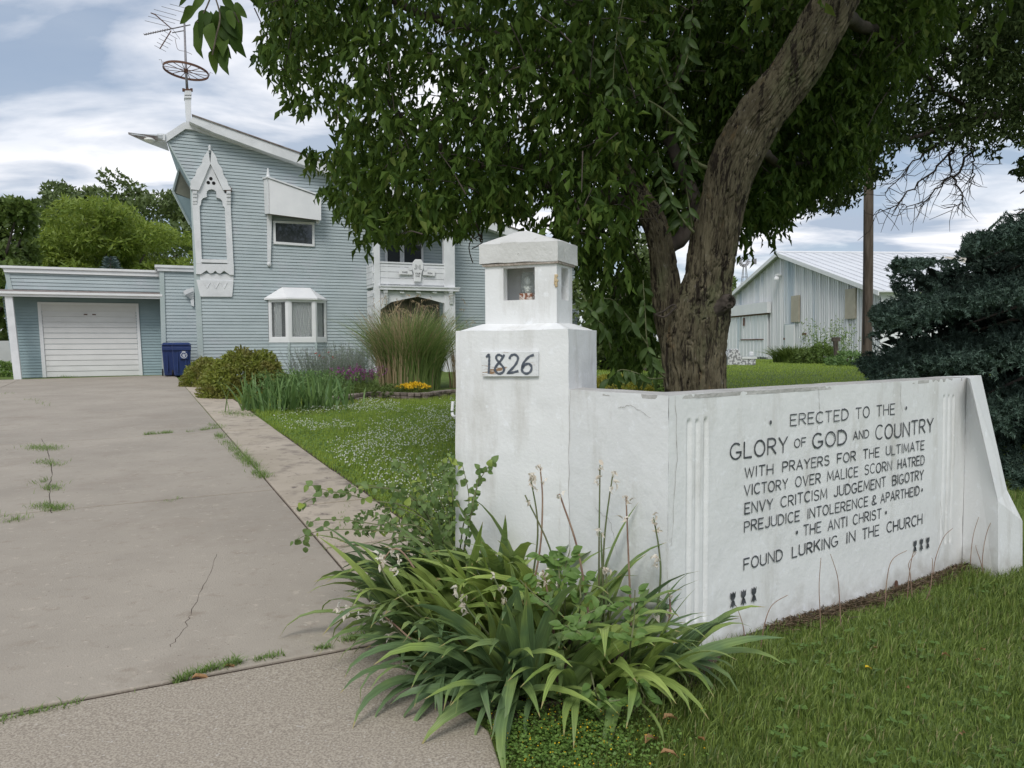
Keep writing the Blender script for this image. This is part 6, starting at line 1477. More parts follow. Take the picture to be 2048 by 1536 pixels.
for q in tips:
    for k in range(4, 22, 1):
        for r_ in range(2):
            d_ = norm(np.array([random.gauss(-.3, .6), random.gauss(0, .3), random.gauss(-.5, .5)])); L_ = random.uniform(.15, .55)
            p1 = q[k] + d_ * L_ * .5 + (0, 0, -.02); p2 = q[k] + d_ * L_ + np.array([random.gauss(0, .06), 0, random.gauss(.02, .06)]); mb.tube([q[k], p1, p2], [.006, .005, .003], 4, cap=False)
mb.build('dead_branch', MT['bark_dark'], ot)

# ================================================================== BLUE SPRUCE
sp = thing('blue_spruce', (6.6, 8.8, .2), 'large dense blue spruce with layered drooping branches at the right beside the wall end', 'tree', 'trees')
SPOLY = [(1728, 1000), (1735, 760), (1715, 735), (1700, 728), (1735, 700), (1720, 680), (1752, 660), (1735, 630), (1748, 610), (1790, 590), (1772, 560), (1800, 530), (1770, 540), (1790, 515), (1850, 518), (1905, 522), (1925, 490), (1925, 460), (1950, 455), (1975, 465), (2010, 440), (1995, 430), (2048, 415), (2400, 250), (2400, 1200), (2040, 1120), (2010, 1000), (1960, 860), (1930, 760)]
def spruce_depth(px, py, yy): return np.where(py > 745, np.maximum(yy, 5.9 + (px - 1930) * .0012 + (yy - 7) * .5), yy)
nc = 3300
Cc = canopy(nc, 7.0, 11.0, SPOLY, 1690, 2260, 400, 1180, spruce_depth)
ctr = np.array([6.6, 8.8]); rel = Cc[:, :2] - ctr; rr = np.linalg.norm(rel, axis=1); az = np.arctan2(rel[:, 1], rel[:, 0])
tier = .56; ph = (np.round(az / .40) * .137) % 1.0
zz = Cc[:, 2] + rr * .18; tz = (np.round(zz / tier - ph) + ph) * tier
Cc[:, 2] = tz - rr * .18 + RNG.normal(size=nc) * .045 + .03
rel3 = norm(np.concatenate([rel, np.zeros((nc, 1))], 1)); tgt = norm(rel3 * .6 + np.array([-.25, -.6, .12]))
nt_ = 9; Oc = np.repeat(Cc, nt_, 0); fan = norm(np.repeat(tgt, nt_, 0) + RNG.normal(size=(nc * nt_, 3)) * np.array([.62, .5, .30]))
O = Oc + fan * RNG.uniform(.02, .12, (nc * nt_, 1)); D = norm(fan + RNG.normal(size=O.shape) * .12)
tipx = projv(O + D * .10); k_ = inpoly(tipx[0], tipx[1], SPOLY) | (tipx[0] > 2060); O = O[k_]; D = D[k_]; nO = len(O); Lt = RNG.uniform(.07, .13, nO)
kn = 17; ang = np.tile(np.arange(kn) * 2.4, nO) + np.repeat(RNG.uniform(0, 6, nO), kn); tt_ = np.tile(np.linspace(.0, 1, kn), nO)[:, None]
Dn = np.repeat(D, kn, 0); S = norm(np.cross(Dn, np.array([0, .3, 1.0]))); Bv = np.cross(S, Dn)
P = np.repeat(O, kn, 0) + Dn * np.repeat(Lt, kn)[:, None] * tt_; nd = norm(Dn * .8 + (S * np.cos(ang)[:, None] + Bv * np.sin(ang)[:, None]))
w_ = norm(np.cross(nd, RNG.normal(size=P.shape))) * .0072; nl_ = .036 * RNG.uniform(.8, 1.2, len(P))[:, None]
V_ = np.stack([P - w_, P + w_, P + nd * nl_], 1).reshape(-1, 3); F_ = np.arange(len(V_)).reshape(-1, 3)
w2 = norm(np.cross(D, RNG.normal(size=D.shape))) * .016
V3 = np.stack([O - w2 - D * .03, O + w2 - D * .03, O + D * Lt[:, None] * 1.05], 1).reshape(-1, 3); F3 = np.arange(len(V3)).reshape(-1, 3) + len(V_)
link('crown', np_mesh('crown', np.concatenate([V_, V3]), np.concatenate([F_, F3]), MT['spruce']), sp, kind='stuff')
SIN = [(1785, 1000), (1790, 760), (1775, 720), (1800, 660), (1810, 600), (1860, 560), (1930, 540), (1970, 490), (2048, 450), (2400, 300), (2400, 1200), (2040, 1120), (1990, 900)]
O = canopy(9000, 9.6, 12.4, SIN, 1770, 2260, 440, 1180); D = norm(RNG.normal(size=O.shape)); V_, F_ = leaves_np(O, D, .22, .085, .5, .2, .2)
link('inner_needles', np_mesh('inner_needles', V_, F_, LM('inner_needle_shade', (.02, .028, .022), (.04, .055, .045), trans=.0, rough=.9, spec=.05)), sp, kind='stuff')  # dark fill behind the tufts; interior shade is put into its colour
mb = MB(); mb.tube([(6.6, 8.8, .0), (6.6, 8.8, 3), (6.65, 8.8, 6)], [.18, .13, .06], 12)
for k in range(70):
    a = k * 2.39; z = .5 + k * .06; L_ = 2.2 * (1 - k / 75); mb.tube([(6.6, 8.8, z), (6.6 + math.cos(a) * L_ * .5, 8.8 + math.sin(a) * L_ * .5, z - .05), (6.6 + math.cos(a) * L_, 8.8 + math.sin(a) * L_, z - .3)], [.03, .02, .008], 5)
mb.build('trunk', MT['bark_dark'], sp)

# ================================================================== BACKGROUND TREES (left)
def clump_tree(name, label, poly, y0, y1, n, mat, size, trunk, bx, blobs=26, seed=1, elong=.5, up=.2):
    r_ = np.random.default_rng(seed)
    xs = [p[0] for p in poly]; ys = [p[1] for p in poly]
    t = thing(name, (trunk[0], trunk[1], .55), label, 'tree', 'trees')
    # sub-crowns: blob centres inside the outline, leaves on their shells
    C = []; 
    while len(C) < blobs:
        px = r_.uniform(min(xs), max(xs)); py = r_.uniform(min(ys), max(ys)); yy = r_.uniform(y0, y1)
        if inpoly(np.array([px]), np.array([py]), poly)[0]: C.append(at_y(px, py, yy))
    C = np.array(C); k_ = r_.integers(0, blobs, n * 3); u = norm(r_.normal(size=(n * 3, 3))); R_ = bx * r_.uniform(.6, 1.15, blobs)[k_][:, None] * r_.uniform(.75, 1.05, (n * 3, 1))
    P = C[k_] + u * R_ * np.array([1, .9, .62]); ok = inpoly(*projv(P), poly) & (P[:, 2] > .6); P = P[ok][:n]; u = u[ok][:n]; m_ = len(P)
    D = norm(u * .5 + r_.normal(size=(m_, 3)) * .7 + np.array([0, 0, up])); nn_ = u + r_.normal(size=(m_, 3)) * .5
    L_ = size * r_.uniform(.6, 1.4, m_); V_, F_ = leaves_np(P, D, L_, L_ * elong, .45, .2, .2, nrm=nn_)
    link('crown', np_mesh('crown', V_, F_, mat), t, kind='stuff')
    mb = MB(); mb.tube([(trunk[0], trunk[1], .4), (trunk[0], trunk[1], trunk[2] * .6), (trunk[0] + .3, trunk[1], trunk[2])], [.3, .22, .08], 8)
    for c_ in C[:14]: mb.tube([(trunk[0], trunk[1], trunk[2] * .45), (np.array([trunk[0], trunk[1], trunk[2] * .5]) + c_) / 2, c_], [.12, .08, .03], 5)
    mb.build('trunk', MT['bark_dark'], t); return t
T1 = [(55, 545), (60, 380), (85, 370), (75, 385), (100, 352), (140, 345), (165, 338), (200, 342), (235, 340), (270, 362), (300, 375), (320, 368), (345, 378), (380, 400), (430, 430), (430, 560)]
clump_tree('broadleaf_tree', 'darkest tall tree with a rounded crown rising behind the bright willow', T1, 62, 74, 21000, MT['leaf_dark'], .42, (at_y(230, 700, 68)[0], 68, 14), 1.9, 48, 4, .55)
T2 = [(60, 560), (70, 470), (80, 430), (95, 415), (130, 392), (150, 402), (190, 395), (215, 392), (250, 415), (270, 418), (295, 448), (330, 450), (350, 458), (385, 470), (420, 500), (420, 570)]
clump_tree('willow_tree', 'bright yellow green feathery tree rising behind the garage roof', T2, 42, 50, 26000, MT['leaf_willow'], .34, (at_y(220, 700, 46)[0], 46, 7), 1.15, 46, 5, .30, -.2)
T3 = [(-120, 760), (-120, 420), (-40, 400), (0, 405), (25, 398), (50, 405), (70, 415), (72, 470), (80, 560), (60, 620), (30, 680), (15, 760)]
clump_tree('leafy_tree', 'dark green leafy tree at the far left edge behind the garage', T3, 34, 40, 16000, MT['leaf_mid'], .30, (at_y(-20, 700, 37)[0], 37, 6), .95, 40, 6, .6)
# small blue spruce top over the roof
c_ = at_y(221, 515, 40); bs = thing('small_spruce', (c_[0], c_[1], .57), 'small pale blue spruce top just showing over the garage roof', 'tree', 'trees')
n_ = 900; h_ = RNG.uniform(0, 1, n_); a_ = RNG.uniform(0, 6.28, n_); rr_ = (.05 + h_ * 1.1) * RNG.uniform(.4, 1, n_); P = np.stack([c_[0] + np.cos(a_) * rr_, c_[1] + np.sin(a_) * rr_, c_[2] - h_ * 2.6], -1)
D = np.stack([np.cos(a_), np.sin(a_), .35 + 0 * a_], -1); V_, F_ = leaves_np(P, D, .30, .06); link('crown', np_mesh('crown', V_, F_, LM('pale_spruce', (.12, .17, .16), (.2, .26, .25), trans=.05)), bs, kind='stuff')
MB().tube([(c_[0], c_[1], .4), (c_[0], c_[1], c_[2])], [.15, .02], 6).build('trunk', MT['bark_dark'], bs)
# far tree line and dark growth seen between pillar and trunk, also behind the barn's left corner
T5 = [(1100, 790), (1120, 560), (1150, 470), (1200, 460), (1300, 470), (1340, 560), (1345, 700), (1340, 790)]
clump_tree('hedge_tree', 'dark broadleaf tree far behind the gate pillar lantern', T5, 26, 31, 9000, MT['leaf_dark'], .22, (at_y(1225, 700, 29)[0], 29, 4), .9, 34, 9, .55)
T6 = [(1440, 720), (1440, 545), (1462, 545), (1470, 560), (1472, 600), (1466, 640), (1462, 700), (1462, 720)]
clump_tree('narrow_tree', 'slim light green tree peeping out beside the trunk and barn', T6, 58, 62, 1200, MT['leaf_mid'], .3, (at_y(1455, 700, 60)[0], 60, 4), .8, 10, 12, .5)
# ---- distant tree line on the horizon
n = 26000; r_ = np.random.default_rng(77); nb2 = 150; bx_ = np.linspace(-190, 190, nb2) + r_.normal(size=nb2) * 2; by_ = 135 - .0022 * bx_ ** 2 * .6 + r_.normal(size=nb2) * 5; bh_ = r_.uniform(3.2, 6.2, nb2)
k_ = r_.integers(0, nb2, n); u = norm(r_.normal(size=(n, 3))); P = np.stack([bx_[k_] + u[:, 0] * 3.2, by_[k_] + u[:, 1] * 3, .6 + bh_[k_] * (.5 + u[:, 2] * .5)], -1)
L_ = r_.uniform(.5, 1.1, n); V_, F_ = leaves_np(P, norm(u + r_.normal(size=(n, 3)) * .6), L_, L_ * .6, .45, .2, .2, nrm=u + r_.normal(size=(n, 3)) * .5)
tag(link('treeline', np_mesh('treeline', V_, F_, MT['leaf_mid'])), 'low distant line of trees along the horizon', 'treeline', kind='stuff')

# ================================================================== LAWNS
def ac(P):
    q = P[:, :2] - D0[:2]; return q @ DD, q @ DC
def on_slab(P):
    a, c = ac(P); return ((c < cS + .01) & (a > aA - .02)) | ((a <= aA) & (inpoly(P[:, 0], P[:, 1], [tuple(p[:2]) for p in _apr(0)]) | (c < -4.2)))
def in_wall(P):
    q = P[:, :2] - WC; s = q @ WD; d = q @ WN; s1 = q @ S1D; d1 = q @ S1N
    r = P[:, :2] - PC; i_ = -(r @ PA); j_ = r @ PBv
    return ((s > -.25) & (s < SL + .35) & (d < .01) & (d > -THK - .1)) | ((s1 > -.2) & (s1 < 1.0) & (d1 < .01) & (d1 > -THK)) | ((i_ > -.02) & (i_ < .68) & (j_ > -.02) & (j_ < .5))
def scatter(n, x0, x1, y0, y1, cond=None, pw=1.0):
    yy = y0 + (y1 - y0) * RNG.random(n) ** pw; xx = RNG.uniform(x0, x1, n); P = np.stack([xx, yy, gz(xx, yy)], -1)
    k_ = ~on_slab(P) & ~in_wall(P)
    px, py = projv(P + np.array([0, 0, .03])); k_ &= (px > -160) & (px < 2550) & (py < 1700)
    if cond is not None: k_ &= cond(P)
    return P[k_]
def lawn_obj(name, P, h, w, mat, label, lean=.6, hv=.35):
    n = len(P); hn = .55 + .9 * vnoise(P[:, 0] * 1.7, P[:, 1] * 1.7, 2.0)
    H_ = h * hn * RNG.uniform(1 - hv, 1 + hv, n); V_, F_ = blades_np(P - np.array([0, 0, .005]), H_, w * RNG.uniform(.7, 1.3, n), RNG.uniform(.1, 1, n) * lean, RNG.uniform(0, 6.283, n))
    o = link(name, np_mesh(name, V_, F_, mat)); return tag(o, label, 'grass', kind='stuff')
def front(P): return ((P[:, :2] - WC) @ WN > -.02) | (P[:, 0] > 3.3)
def sfd(P):    # distance in front of the inscribed wall
    return (P[:, :2] - WC) @ WN
Pr = scatter(330000, -.2, 7.0, 1.4, 7.5, lambda P: (front(P) & (sfd(P) > .02)) | (P[:, 0] > 3.4), 1.25)
# thin out on the bare strip along the wall foot
bare = (sfd(Pr) < .03 + .12 * vnoise(Pr[:, 0] * 3, Pr[:, 1] * 3)) & (((Pr[:, :2] - WC) @ WD) > .8); Pr = Pr[~bare | (RNG.random(len(Pr)) < .16)]
ir = on_ground(1120, 1330); dd_ = np.hypot(Pr[:, 0] - ir[0], (Pr[:, 1] - ir[1])); Pr = Pr[(dd_ > .45) | (RNG.random(len(Pr)) < .08)]
lawn_obj('front_lawn_grass', Pr, .056, .0024, MT['grass'], 'short mown green grass in front of the inscribed wall', .9)
left_side = lambda P: ((P[:, :2] - WC) @ WN < 0) | (P[:, 0] < .3)
bedlim = on_ground(700, 806)[1]
Pl = scatter(190000, -6.5, 1.2, 3.2, 17.5, lambda P: left_side(P) & (ac(P)[1] > cS + .02), 1.3)
lawn_obj('clover_lawn_grass', Pl, .075, .0034, MT['grass_left'], 'unmown bright green lawn with clover between the pillar and the flower bed', .8)
Pb = scatter(90000, 1.0, 16, 8, 44, lambda P: left_side(P), 1.5)
lawn_obj('back_lawn_grass', Pb, .06, .007, MT['grass_left'], 'smooth green lawn running back towards the barn', .8)
# clover leaves and white flower heads in the left lawn
Pc_ = scatter(46000, -6, .5, 4.0, 14.5, lambda P: left_side(P) & (ac(P)[1] > cS - .03), 1.2); n = len(Pc_)
Pc_[:, 2] += RNG.uniform(.015, .07, n); D = norm(np.stack([RNG.normal(size=n), RNG.normal(size=n), .25 + 0 * Pc_[:, 0]], -1)); V_, F_ = leaves_np(Pc_, D, RNG.uniform(.018, .034, n), RNG.uniform(.015, .03, n), .55, .2, .2, nrm=np.array([[0, 0, 1.0]]) + RNG.normal(size=(n, 3)) * .3)
tag(link('clover_leaves', np_mesh('clover_leaves', V_, F_, MT['clover'])), 'small clover leaves spread through the left lawn', 'clover', kind='stuff')
def flower_heads(name, P, r, mat, label, cat):
    oc = np.array([[1, 0, 0], [-1, 0, 0], [0, 1, 0], [0, -1, 0], [0, 0, 1], [0, 0, -1.0]]); T = np.array([[0, 2, 4], [2, 1, 4], [1, 3, 4], [3, 0, 4], [2, 0, 5], [1, 2, 5], [3, 1, 5], [0, 3, 5]])
    n = len(P); rr = r * RNG.uniform(.6, 1.25, n); V_ = P[:, None, :] + oc[None] * rr[:, None, None] * RNG.uniform(.7, 1.2, (n, 6, 1)); F_ = np.arange(n)[:, None, None] * 6 + T[None]
    return tag(link(name, np_mesh(name, V_.reshape(-1, 3), F_.reshape(-1, 3), mat)), label, cat, kind='stuff')
Pf = scatter(30000, -5.5, .5, 4.2, 15.5, lambda P: left_side(P) & (ac(P)[1] > cS + .12), 1.15)
Pf = Pf[vnoise(Pf[:, 0] * 1.1 + 3, Pf[:, 1] * .8) + vnoise(Pf[:, 0] * 5, Pf[:, 1] * 5, 3) * .5 + RNG.random(len(Pf)) * .3 > 1.02][:4200]; Pf[:, 2] += RNG.uniform(.06, .12, len(Pf))
flower_heads('clover_flowers', Pf, .0095, MT['white_fl'], 'white clover flower heads dotting the left lawn', 'clover flowers')
# broad weeds in the right lawn
Pw = scatter(1500, .8, 5, 2.2, 5.5, lambda P: sfd(P) > .25); Pw = Pw[vnoise(Pw[:, 0] * 2.2, Pw[:, 1] * 2.2, 5) > .5][:420]; n = len(Pw)
Pw = np.repeat(Pw, 3, 0) + np.repeat(np.array([[0, 0, .035]]), n * 3, 0); a_ = np.tile([0, 2.1, 4.2], n) + np.repeat(RNG.uniform(0, 6, n), 3); D = np.stack([np.cos(a_), np.sin(a_), .15 + 0 * a_], -1)
V_, F_ = leaves_np(Pw, D, RNG.uniform(.018, .03, len(Pw)), RNG.uniform(.016, .026, len(Pw)), .5, .2, .2, nrm=np.array([[0, 0, 1.0]]) + RNG.normal(size=(len(Pw), 3)) * .3)
tag(link('lawn_weeds', np_mesh('lawn_weeds', V_, F_, MT['peony'])), 'small round leaved weeds in the front lawn', 'weeds', kind='stuff')
n = 26; Pd = scatter(140, 1.0, 5.2, 2.0, 5.2, lambda P: sfd(P) > .3)[:n]; a_ = RNG.uniform(0, 6.28, len(Pd)); Pd[:, 2] += .035
V_, F_ = leaves_np(Pd, np.stack([np.cos(a_), np.sin(a_), .1 + 0 * a_], -1), RNG.uniform(.025, .05, len(Pd)), RNG.uniform(.012, .022, len(Pd)), .45, .6, .8, nrm=np.array([[0, 0, 1.0]]) + RNG.normal(size=(len(Pd), 3)) * .4)
tag(link('leaf_litter', np_mesh('leaf_litter', V_, F_, MT['brown'])), 'few small dry leaves caught in the front lawn grass', 'litter', kind='stuff')
n = 260; c_ = RNG.uniform(-6, 0, n); aa = RNG.uniform(-1.5, 14, n); Pd = np.array([dpt(u, v, .018) for u, v in zip(aa, c_)]); a_ = RNG.uniform(0, 6.28, n)
V_, F_ = leaves_np(Pd, np.stack([np.cos(a_), np.sin(a_), .1 + 0 * a_], -1), RNG.uniform(.006, .022, n), RNG.uniform(.004, .010, n), .45, .5, .2, nrm=np.array([[0, 0, 1.0]]) + RNG.normal(size=(n, 3)) * .3)
tag(link('driveway_debris', np_mesh('driveway_debris', V_, F_, LM('debris', (.10, .07, .05), (.5, .45, .36), trans=.0))), 'tiny twigs and leaf bits scattered on the driveway', 'litter', kind='stuff')
# thatch along the wall foot
n = 2600; s_ = RNG.uniform(.7, SL + .2, n); d_ = np.abs(RNG.normal(size=n)) * .04 + .008; q = WC + np.outer(s_, WD) + np.outer(d_, WN); P = np.stack([q[:, 0], q[:, 1], gz(q[:, 0], q[:, 1]) + .006 + RNG.random(n) * .012], -1)
a_ = RNG.uniform(0, 6.28, n); V_, F_ = leaves_np(P, np.stack([np.cos(a_), np.sin(a_), RNG.uniform(-.1, .5, n)], -1), RNG.uniform(.03, .08, n), .004, .5, .2, .3)
tag(link('dry_thatch', np_mesh('dry_thatch', V_, F_, LM('thatch', (.09, .065, .04), (.26, .19, .12), trans=.1))), 'dry brown grass litter along the foot of the inscribed wall', 'litter', kind='stuff')
soil = MB(); fs = [WC + WD * s + WN * (.05 + .03 * math.sin(s * 7) + .03 * (s > 1.4)) for s in np.linspace(.3, SL + .25, 14)]; bsx = [WC + WD * s - WN * .03 for s in np.linspace(.3, SL + .25, 14)]
fs = [P2(q, float(gz(*q)) + .006) for q in fs]; bsx = [P2(q, float(gz(*(q + WN * .12))) + .006) for q in bsx]
soil.add(fs + bsx, [(k, k + 1, 14 + k + 1, 14 + k) for k in range(13)]); soil.build('bare_soil', MT['soil'], kind='structure')
sp_ = MB(); ringp = [on_ground(x, y) for x, y in ((840, 1235), (870, 1330), (905, 1400), (985, 1450), (1100, 1470), (1260, 1440), (1400, 1380), (1450, 1310), (1338, 1345), (1130, 1265), (912, 1215))]
sp_.poly([p + np.array([0, 0, .022]) for p in ringp]); sp_.build('iris_bed_soil', MT['soil'], kind='structure')
# ---- weeds in the joints
def tuft_line(name, pts, n, h, label, mat='weed', spread=.02, w=.0022):
    P = smooth_path([on_ground(*p) for p in pts], max(8, len(pts) * 5)); i_ = RNG.integers(0, len(P) - 1, n); f = RNG.random(n)[:, None]; Q = P[i_] * (1 - f) + P[i_ + 1] * f
    Q = Q + RNG.normal(size=(n, 3)) * spread * np.array([1, 1, 0]); m_ = vnoise(Q[:, 0] * 6, Q[:, 1] * 6, 1.0) > .36; Q = Q[m_]; n = len(Q); Q[:, 2] = 0.0228 * Q[:, 1] + .008
    V_, F_ = blades_np(Q, h * RNG.uniform(.4, 1.3, n), w * RNG.uniform(.6, 1.4, n), RNG.uniform(.3, 1.6, n), RNG.uniform(0, 6.28, n)); return V_, F_
VV = []; FF = []; b = 0
for pts, n, h, sp2 in (([(0, 1448), (200, 1402), (330, 1375)], 420, .03, .012), ([(340, 1372), (385, 1357), (440, 1342), (480, 1332)], 420, .045, .012), ([(510, 1328), (600, 1310), (660, 1300)], 420, .03, .010),
                       ([(690, 1290), (740, 1275), (790, 1262)], 420, .04, .015), ([(435, 872), (470, 905), (500, 932), (528, 960)], 1300, .075, .04), ([(290, 872), (340, 868)], 260, .06, .03), ([(380, 866), (440, 858)], 260, .06, .03),
                       ([(418, 850), (440, 856)], 160, .06, .05), ([(450, 828), (520, 835)], 500, .07, .12), ([(60, 897), (110, 902)], 420, .06, .09), ([(85, 925), (115, 935)], 240, .05, .06), ([(95, 965), (100, 985)], 420, .06, .06), ([(85, 1015), (120, 1022)], 420, .05, .06),
                       ([(-20, 1040), (25, 1046)], 400, .05, .05), ([(60, 800), (100, 814)], 120, .05, .06), ([(120, 755), (150, 757)], 160, .09, .1), ([(10, 788), (20, 789)], 80, .05, .1), ([(700, 1000), (650, 1115)], 90, .04, .03), ([(330, 1008), (360, 1000)], 60, .03, .03)):
    V_, F_ = tuft_line('x', pts, n, h, '', spread=sp2); VV.append(V_); FF.append(F_ + b); b += len(V_)
tag(link('joint_weeds', np_mesh('joint_weeds', np.concatenate(VV), np.concatenate(FF), MT['weed'])), 'thin grass and weeds growing in the driveway joints and cracks', 'weeds', kind='stuff')

# ================================================================== IRIS CLUMP AT THE WALL CORNER
def blade_proto(name, mat, e0, bend, wd, seed, tipbend=0.0, nseg=9):
    """unit long sword leaf in the x-z plane starting at elevation e0 (deg) and bending down by bend (deg)"""
    V_ = []; p = np.zeros(3); F_ = []
    for k in range(nseg + 1):
        t = k / nseg; e = math.radians(e0 - bend * (t ** 1.6) - tipbend * max(0, t - .7) * 3); wv = wd * .5 * (min(1, .85 + t * 1.2) if t < .35 else max(.02, 1 - ((t - .35) / .65) ** 1.9))
        dx = math.cos(e); dz = math.sin(e); up = np.array([-dz, 0, dx]); tw_ = .35 * math.sin(seed + t * 1.6)
        side = np.array([0, math.cos(tw_), math.sin(tw_)])
        V_ += [p + side * wv + up * wv * .25, p.copy() - up * wv * .05, p - side * wv + up * wv * .25]
        p = p + np.array([dx, 0, dz]) / nseg
    for k in range(nseg):
        a = k * 3; F_ += [(a, a + 1, a + 4, a + 3), (a + 1, a + 2, a + 5, a + 4)]
    me = np_mesh(name, np.array(V_), np.array(F_), mat, True)
    at_ = me.attributes.new('along', 'FLOAT', 'POINT'); at_.data.foreach_set('value', np.repeat(np.arange(nseg + 1) / nseg, 3).astype(np.float32)); return me
def setM(o, parent, P, az, L, tilt=0.0, roll=0.0):
    off = root_loc(parent); q = np.asarray(P) - off; o.parent = parent
    o.matrix_local = Matrix.Translation(q) @ Matrix.Rotation(az, 4, 'Z') @ Matrix.Rotation(-tilt, 4, 'Y') @ Matrix.Rotation(roll, 4, 'X') @ Matrix.Diagonal((L, L, L, 1))
BP = [blade_proto('leaf', MT['iris'], 74 - 3 * (k % 5), 28 + 16 * (k % 6), .082 + .010 * (k % 3), k * 1.7, 10 * (k % 3)) for k in range(12)]
BPlow = [blade_proto('leaf', MT['iris'], 52 - 5 * (k % 5), 60 + 16 * (k % 6), .082 + .010 * (k % 3), k * 1.3, 12 * (k % 3)) for k in range(12)]
iris = thing('iris_clump', on_ground(1110, 1330), 'big clump of sword leaved iris with withered flower stalks at the white wall corner', 'plant')
fans = [(815, 1290), (1050, 1400), (1110, 1400), (985, 1420), (1070, 1430), (1160, 1420), (900, 1375), (835, 1225), (850, 1285), (895, 1340), (945, 1375), (1000, 1385), (880, 1240), (810, 1265), (1240, 1400), (905, 1225), (950, 1215), (1000, 1240), (860, 1260), (920, 1275), (975, 1290), (1035, 1262), (1080, 1290), (1030, 1320), (960, 1340), (1120, 1310), (1100, 1350), (1165, 1300), (1160, 1345), (1210, 1330), (1215, 1375), (1255, 1340), (1290, 1360), (1330, 1368), (1270, 1390), (1345, 1362), (1040, 1372), (1310, 1390), (1140, 1280), (890, 1300), (1005, 1362), (1180, 1385), (1060, 1240)]
fans += [(900, 1218), (940, 1222), (985, 1238), (1010, 1250), (960, 1262), (1055, 1285), (1100, 1300), (870, 1330), (1020, 1400)]
fans.sort(key=lambda f: -f[1]); extra = []
gc = on_ground(1080, 1318); nb_ = 0; rs = random.Random(5)
for fx, fy in fans:
    g = on_ground(fx, fy); q = g[:2] - WC
    away = math.atan2(g[1] - gc[1], g[0] - gc[0]); dist = math.hypot(g[0] - gc[0], g[1] - gc[1])
    fa = away * 1.0 if dist > .12 else rs.uniform(-3.1, 0)
    for k in range(9 if fx < 1060 else 6):
        L = rs.uniform(.42, .68) * (.78 if fx > 1280 else 1); az = fa + rs.gauss(0, .75)
        # keep the leaves on the open side of the wall
        dx, dy = math.cos(az), math.sin(az)
        if dx * WN[0] + dy * WN[1] < -.35 and (g[:2] - WC) @ WN < .45: az = -az + rs.gauss(0, .3) if rs.random() < .6 else math.atan2(S1N[1], S1N[0]) + rs.gauss(0, .6)
        high = rs.random() < (.75 if dist < .35 else .42)
        if g[1] > gc[1] + .08 and rs.random() < .75: high = True; L *= 1.12
        me = rs.choice(BP if high else BPlow)
        if nb_ >= 296:
            A_ = g + np.array([rs.gauss(0, .02), rs.gauss(0, .02), .01]) - root_loc(iris)
            extra.append((me, Matrix.Translation(A_) @ Matrix.Rotation(az, 4, 'Z') @ Matrix.Rotation(-rs.gauss(0, .1), 4, 'Y') @ Matrix.Rotation(rs.gauss(0, .3), 4, 'X') @ Matrix.Diagonal((L, L, L, 1)))); continue
        o = bpy.data.objects.new('leaf', me); COL.objects.link(o)
        setM(o, iris, g + np.array([rs.gauss(0, .02), rs.gauss(0, .02), .01]), az, L * (1.0 if high else .98), rs.gauss(0, .10), rs.gauss(0, .3)); nb_ += 1
Vx = []; Fx = []; b = 0
for me, mm in extra:
    nv_ = len(me.vertices); c_ = np.empty(nv_ * 3); me.vertices.foreach_get('co', c_); A_ = np.array(mm); Vx.append(c_.reshape(-1, 3) @ A_[:3, :3].T + A_[:3, 3])
    f_ = np.empty(len(me.loops), dtype=np.int32); me.loops.foreach_get('vertex_index', f_); Fx.append(f_.reshape(-1, 4) + b); b += nv_
o = bpy.data.objects.new('back_leaves', np_mesh('back_leaves', np.concatenate(Vx), np.concatenate(Fx), MT['iris'], True)); COL.objects.link(o); o.parent = iris; o['kind'] = 'stuff'
at_ = o.data.attributes.new('along', 'FLOAT', 'POINT'); at_.data.foreach_set('value', np.tile(np.repeat(np.arange(10) / 9, 3), len(extra)).astype(np.float32))
print('iris', nb_, len(extra))
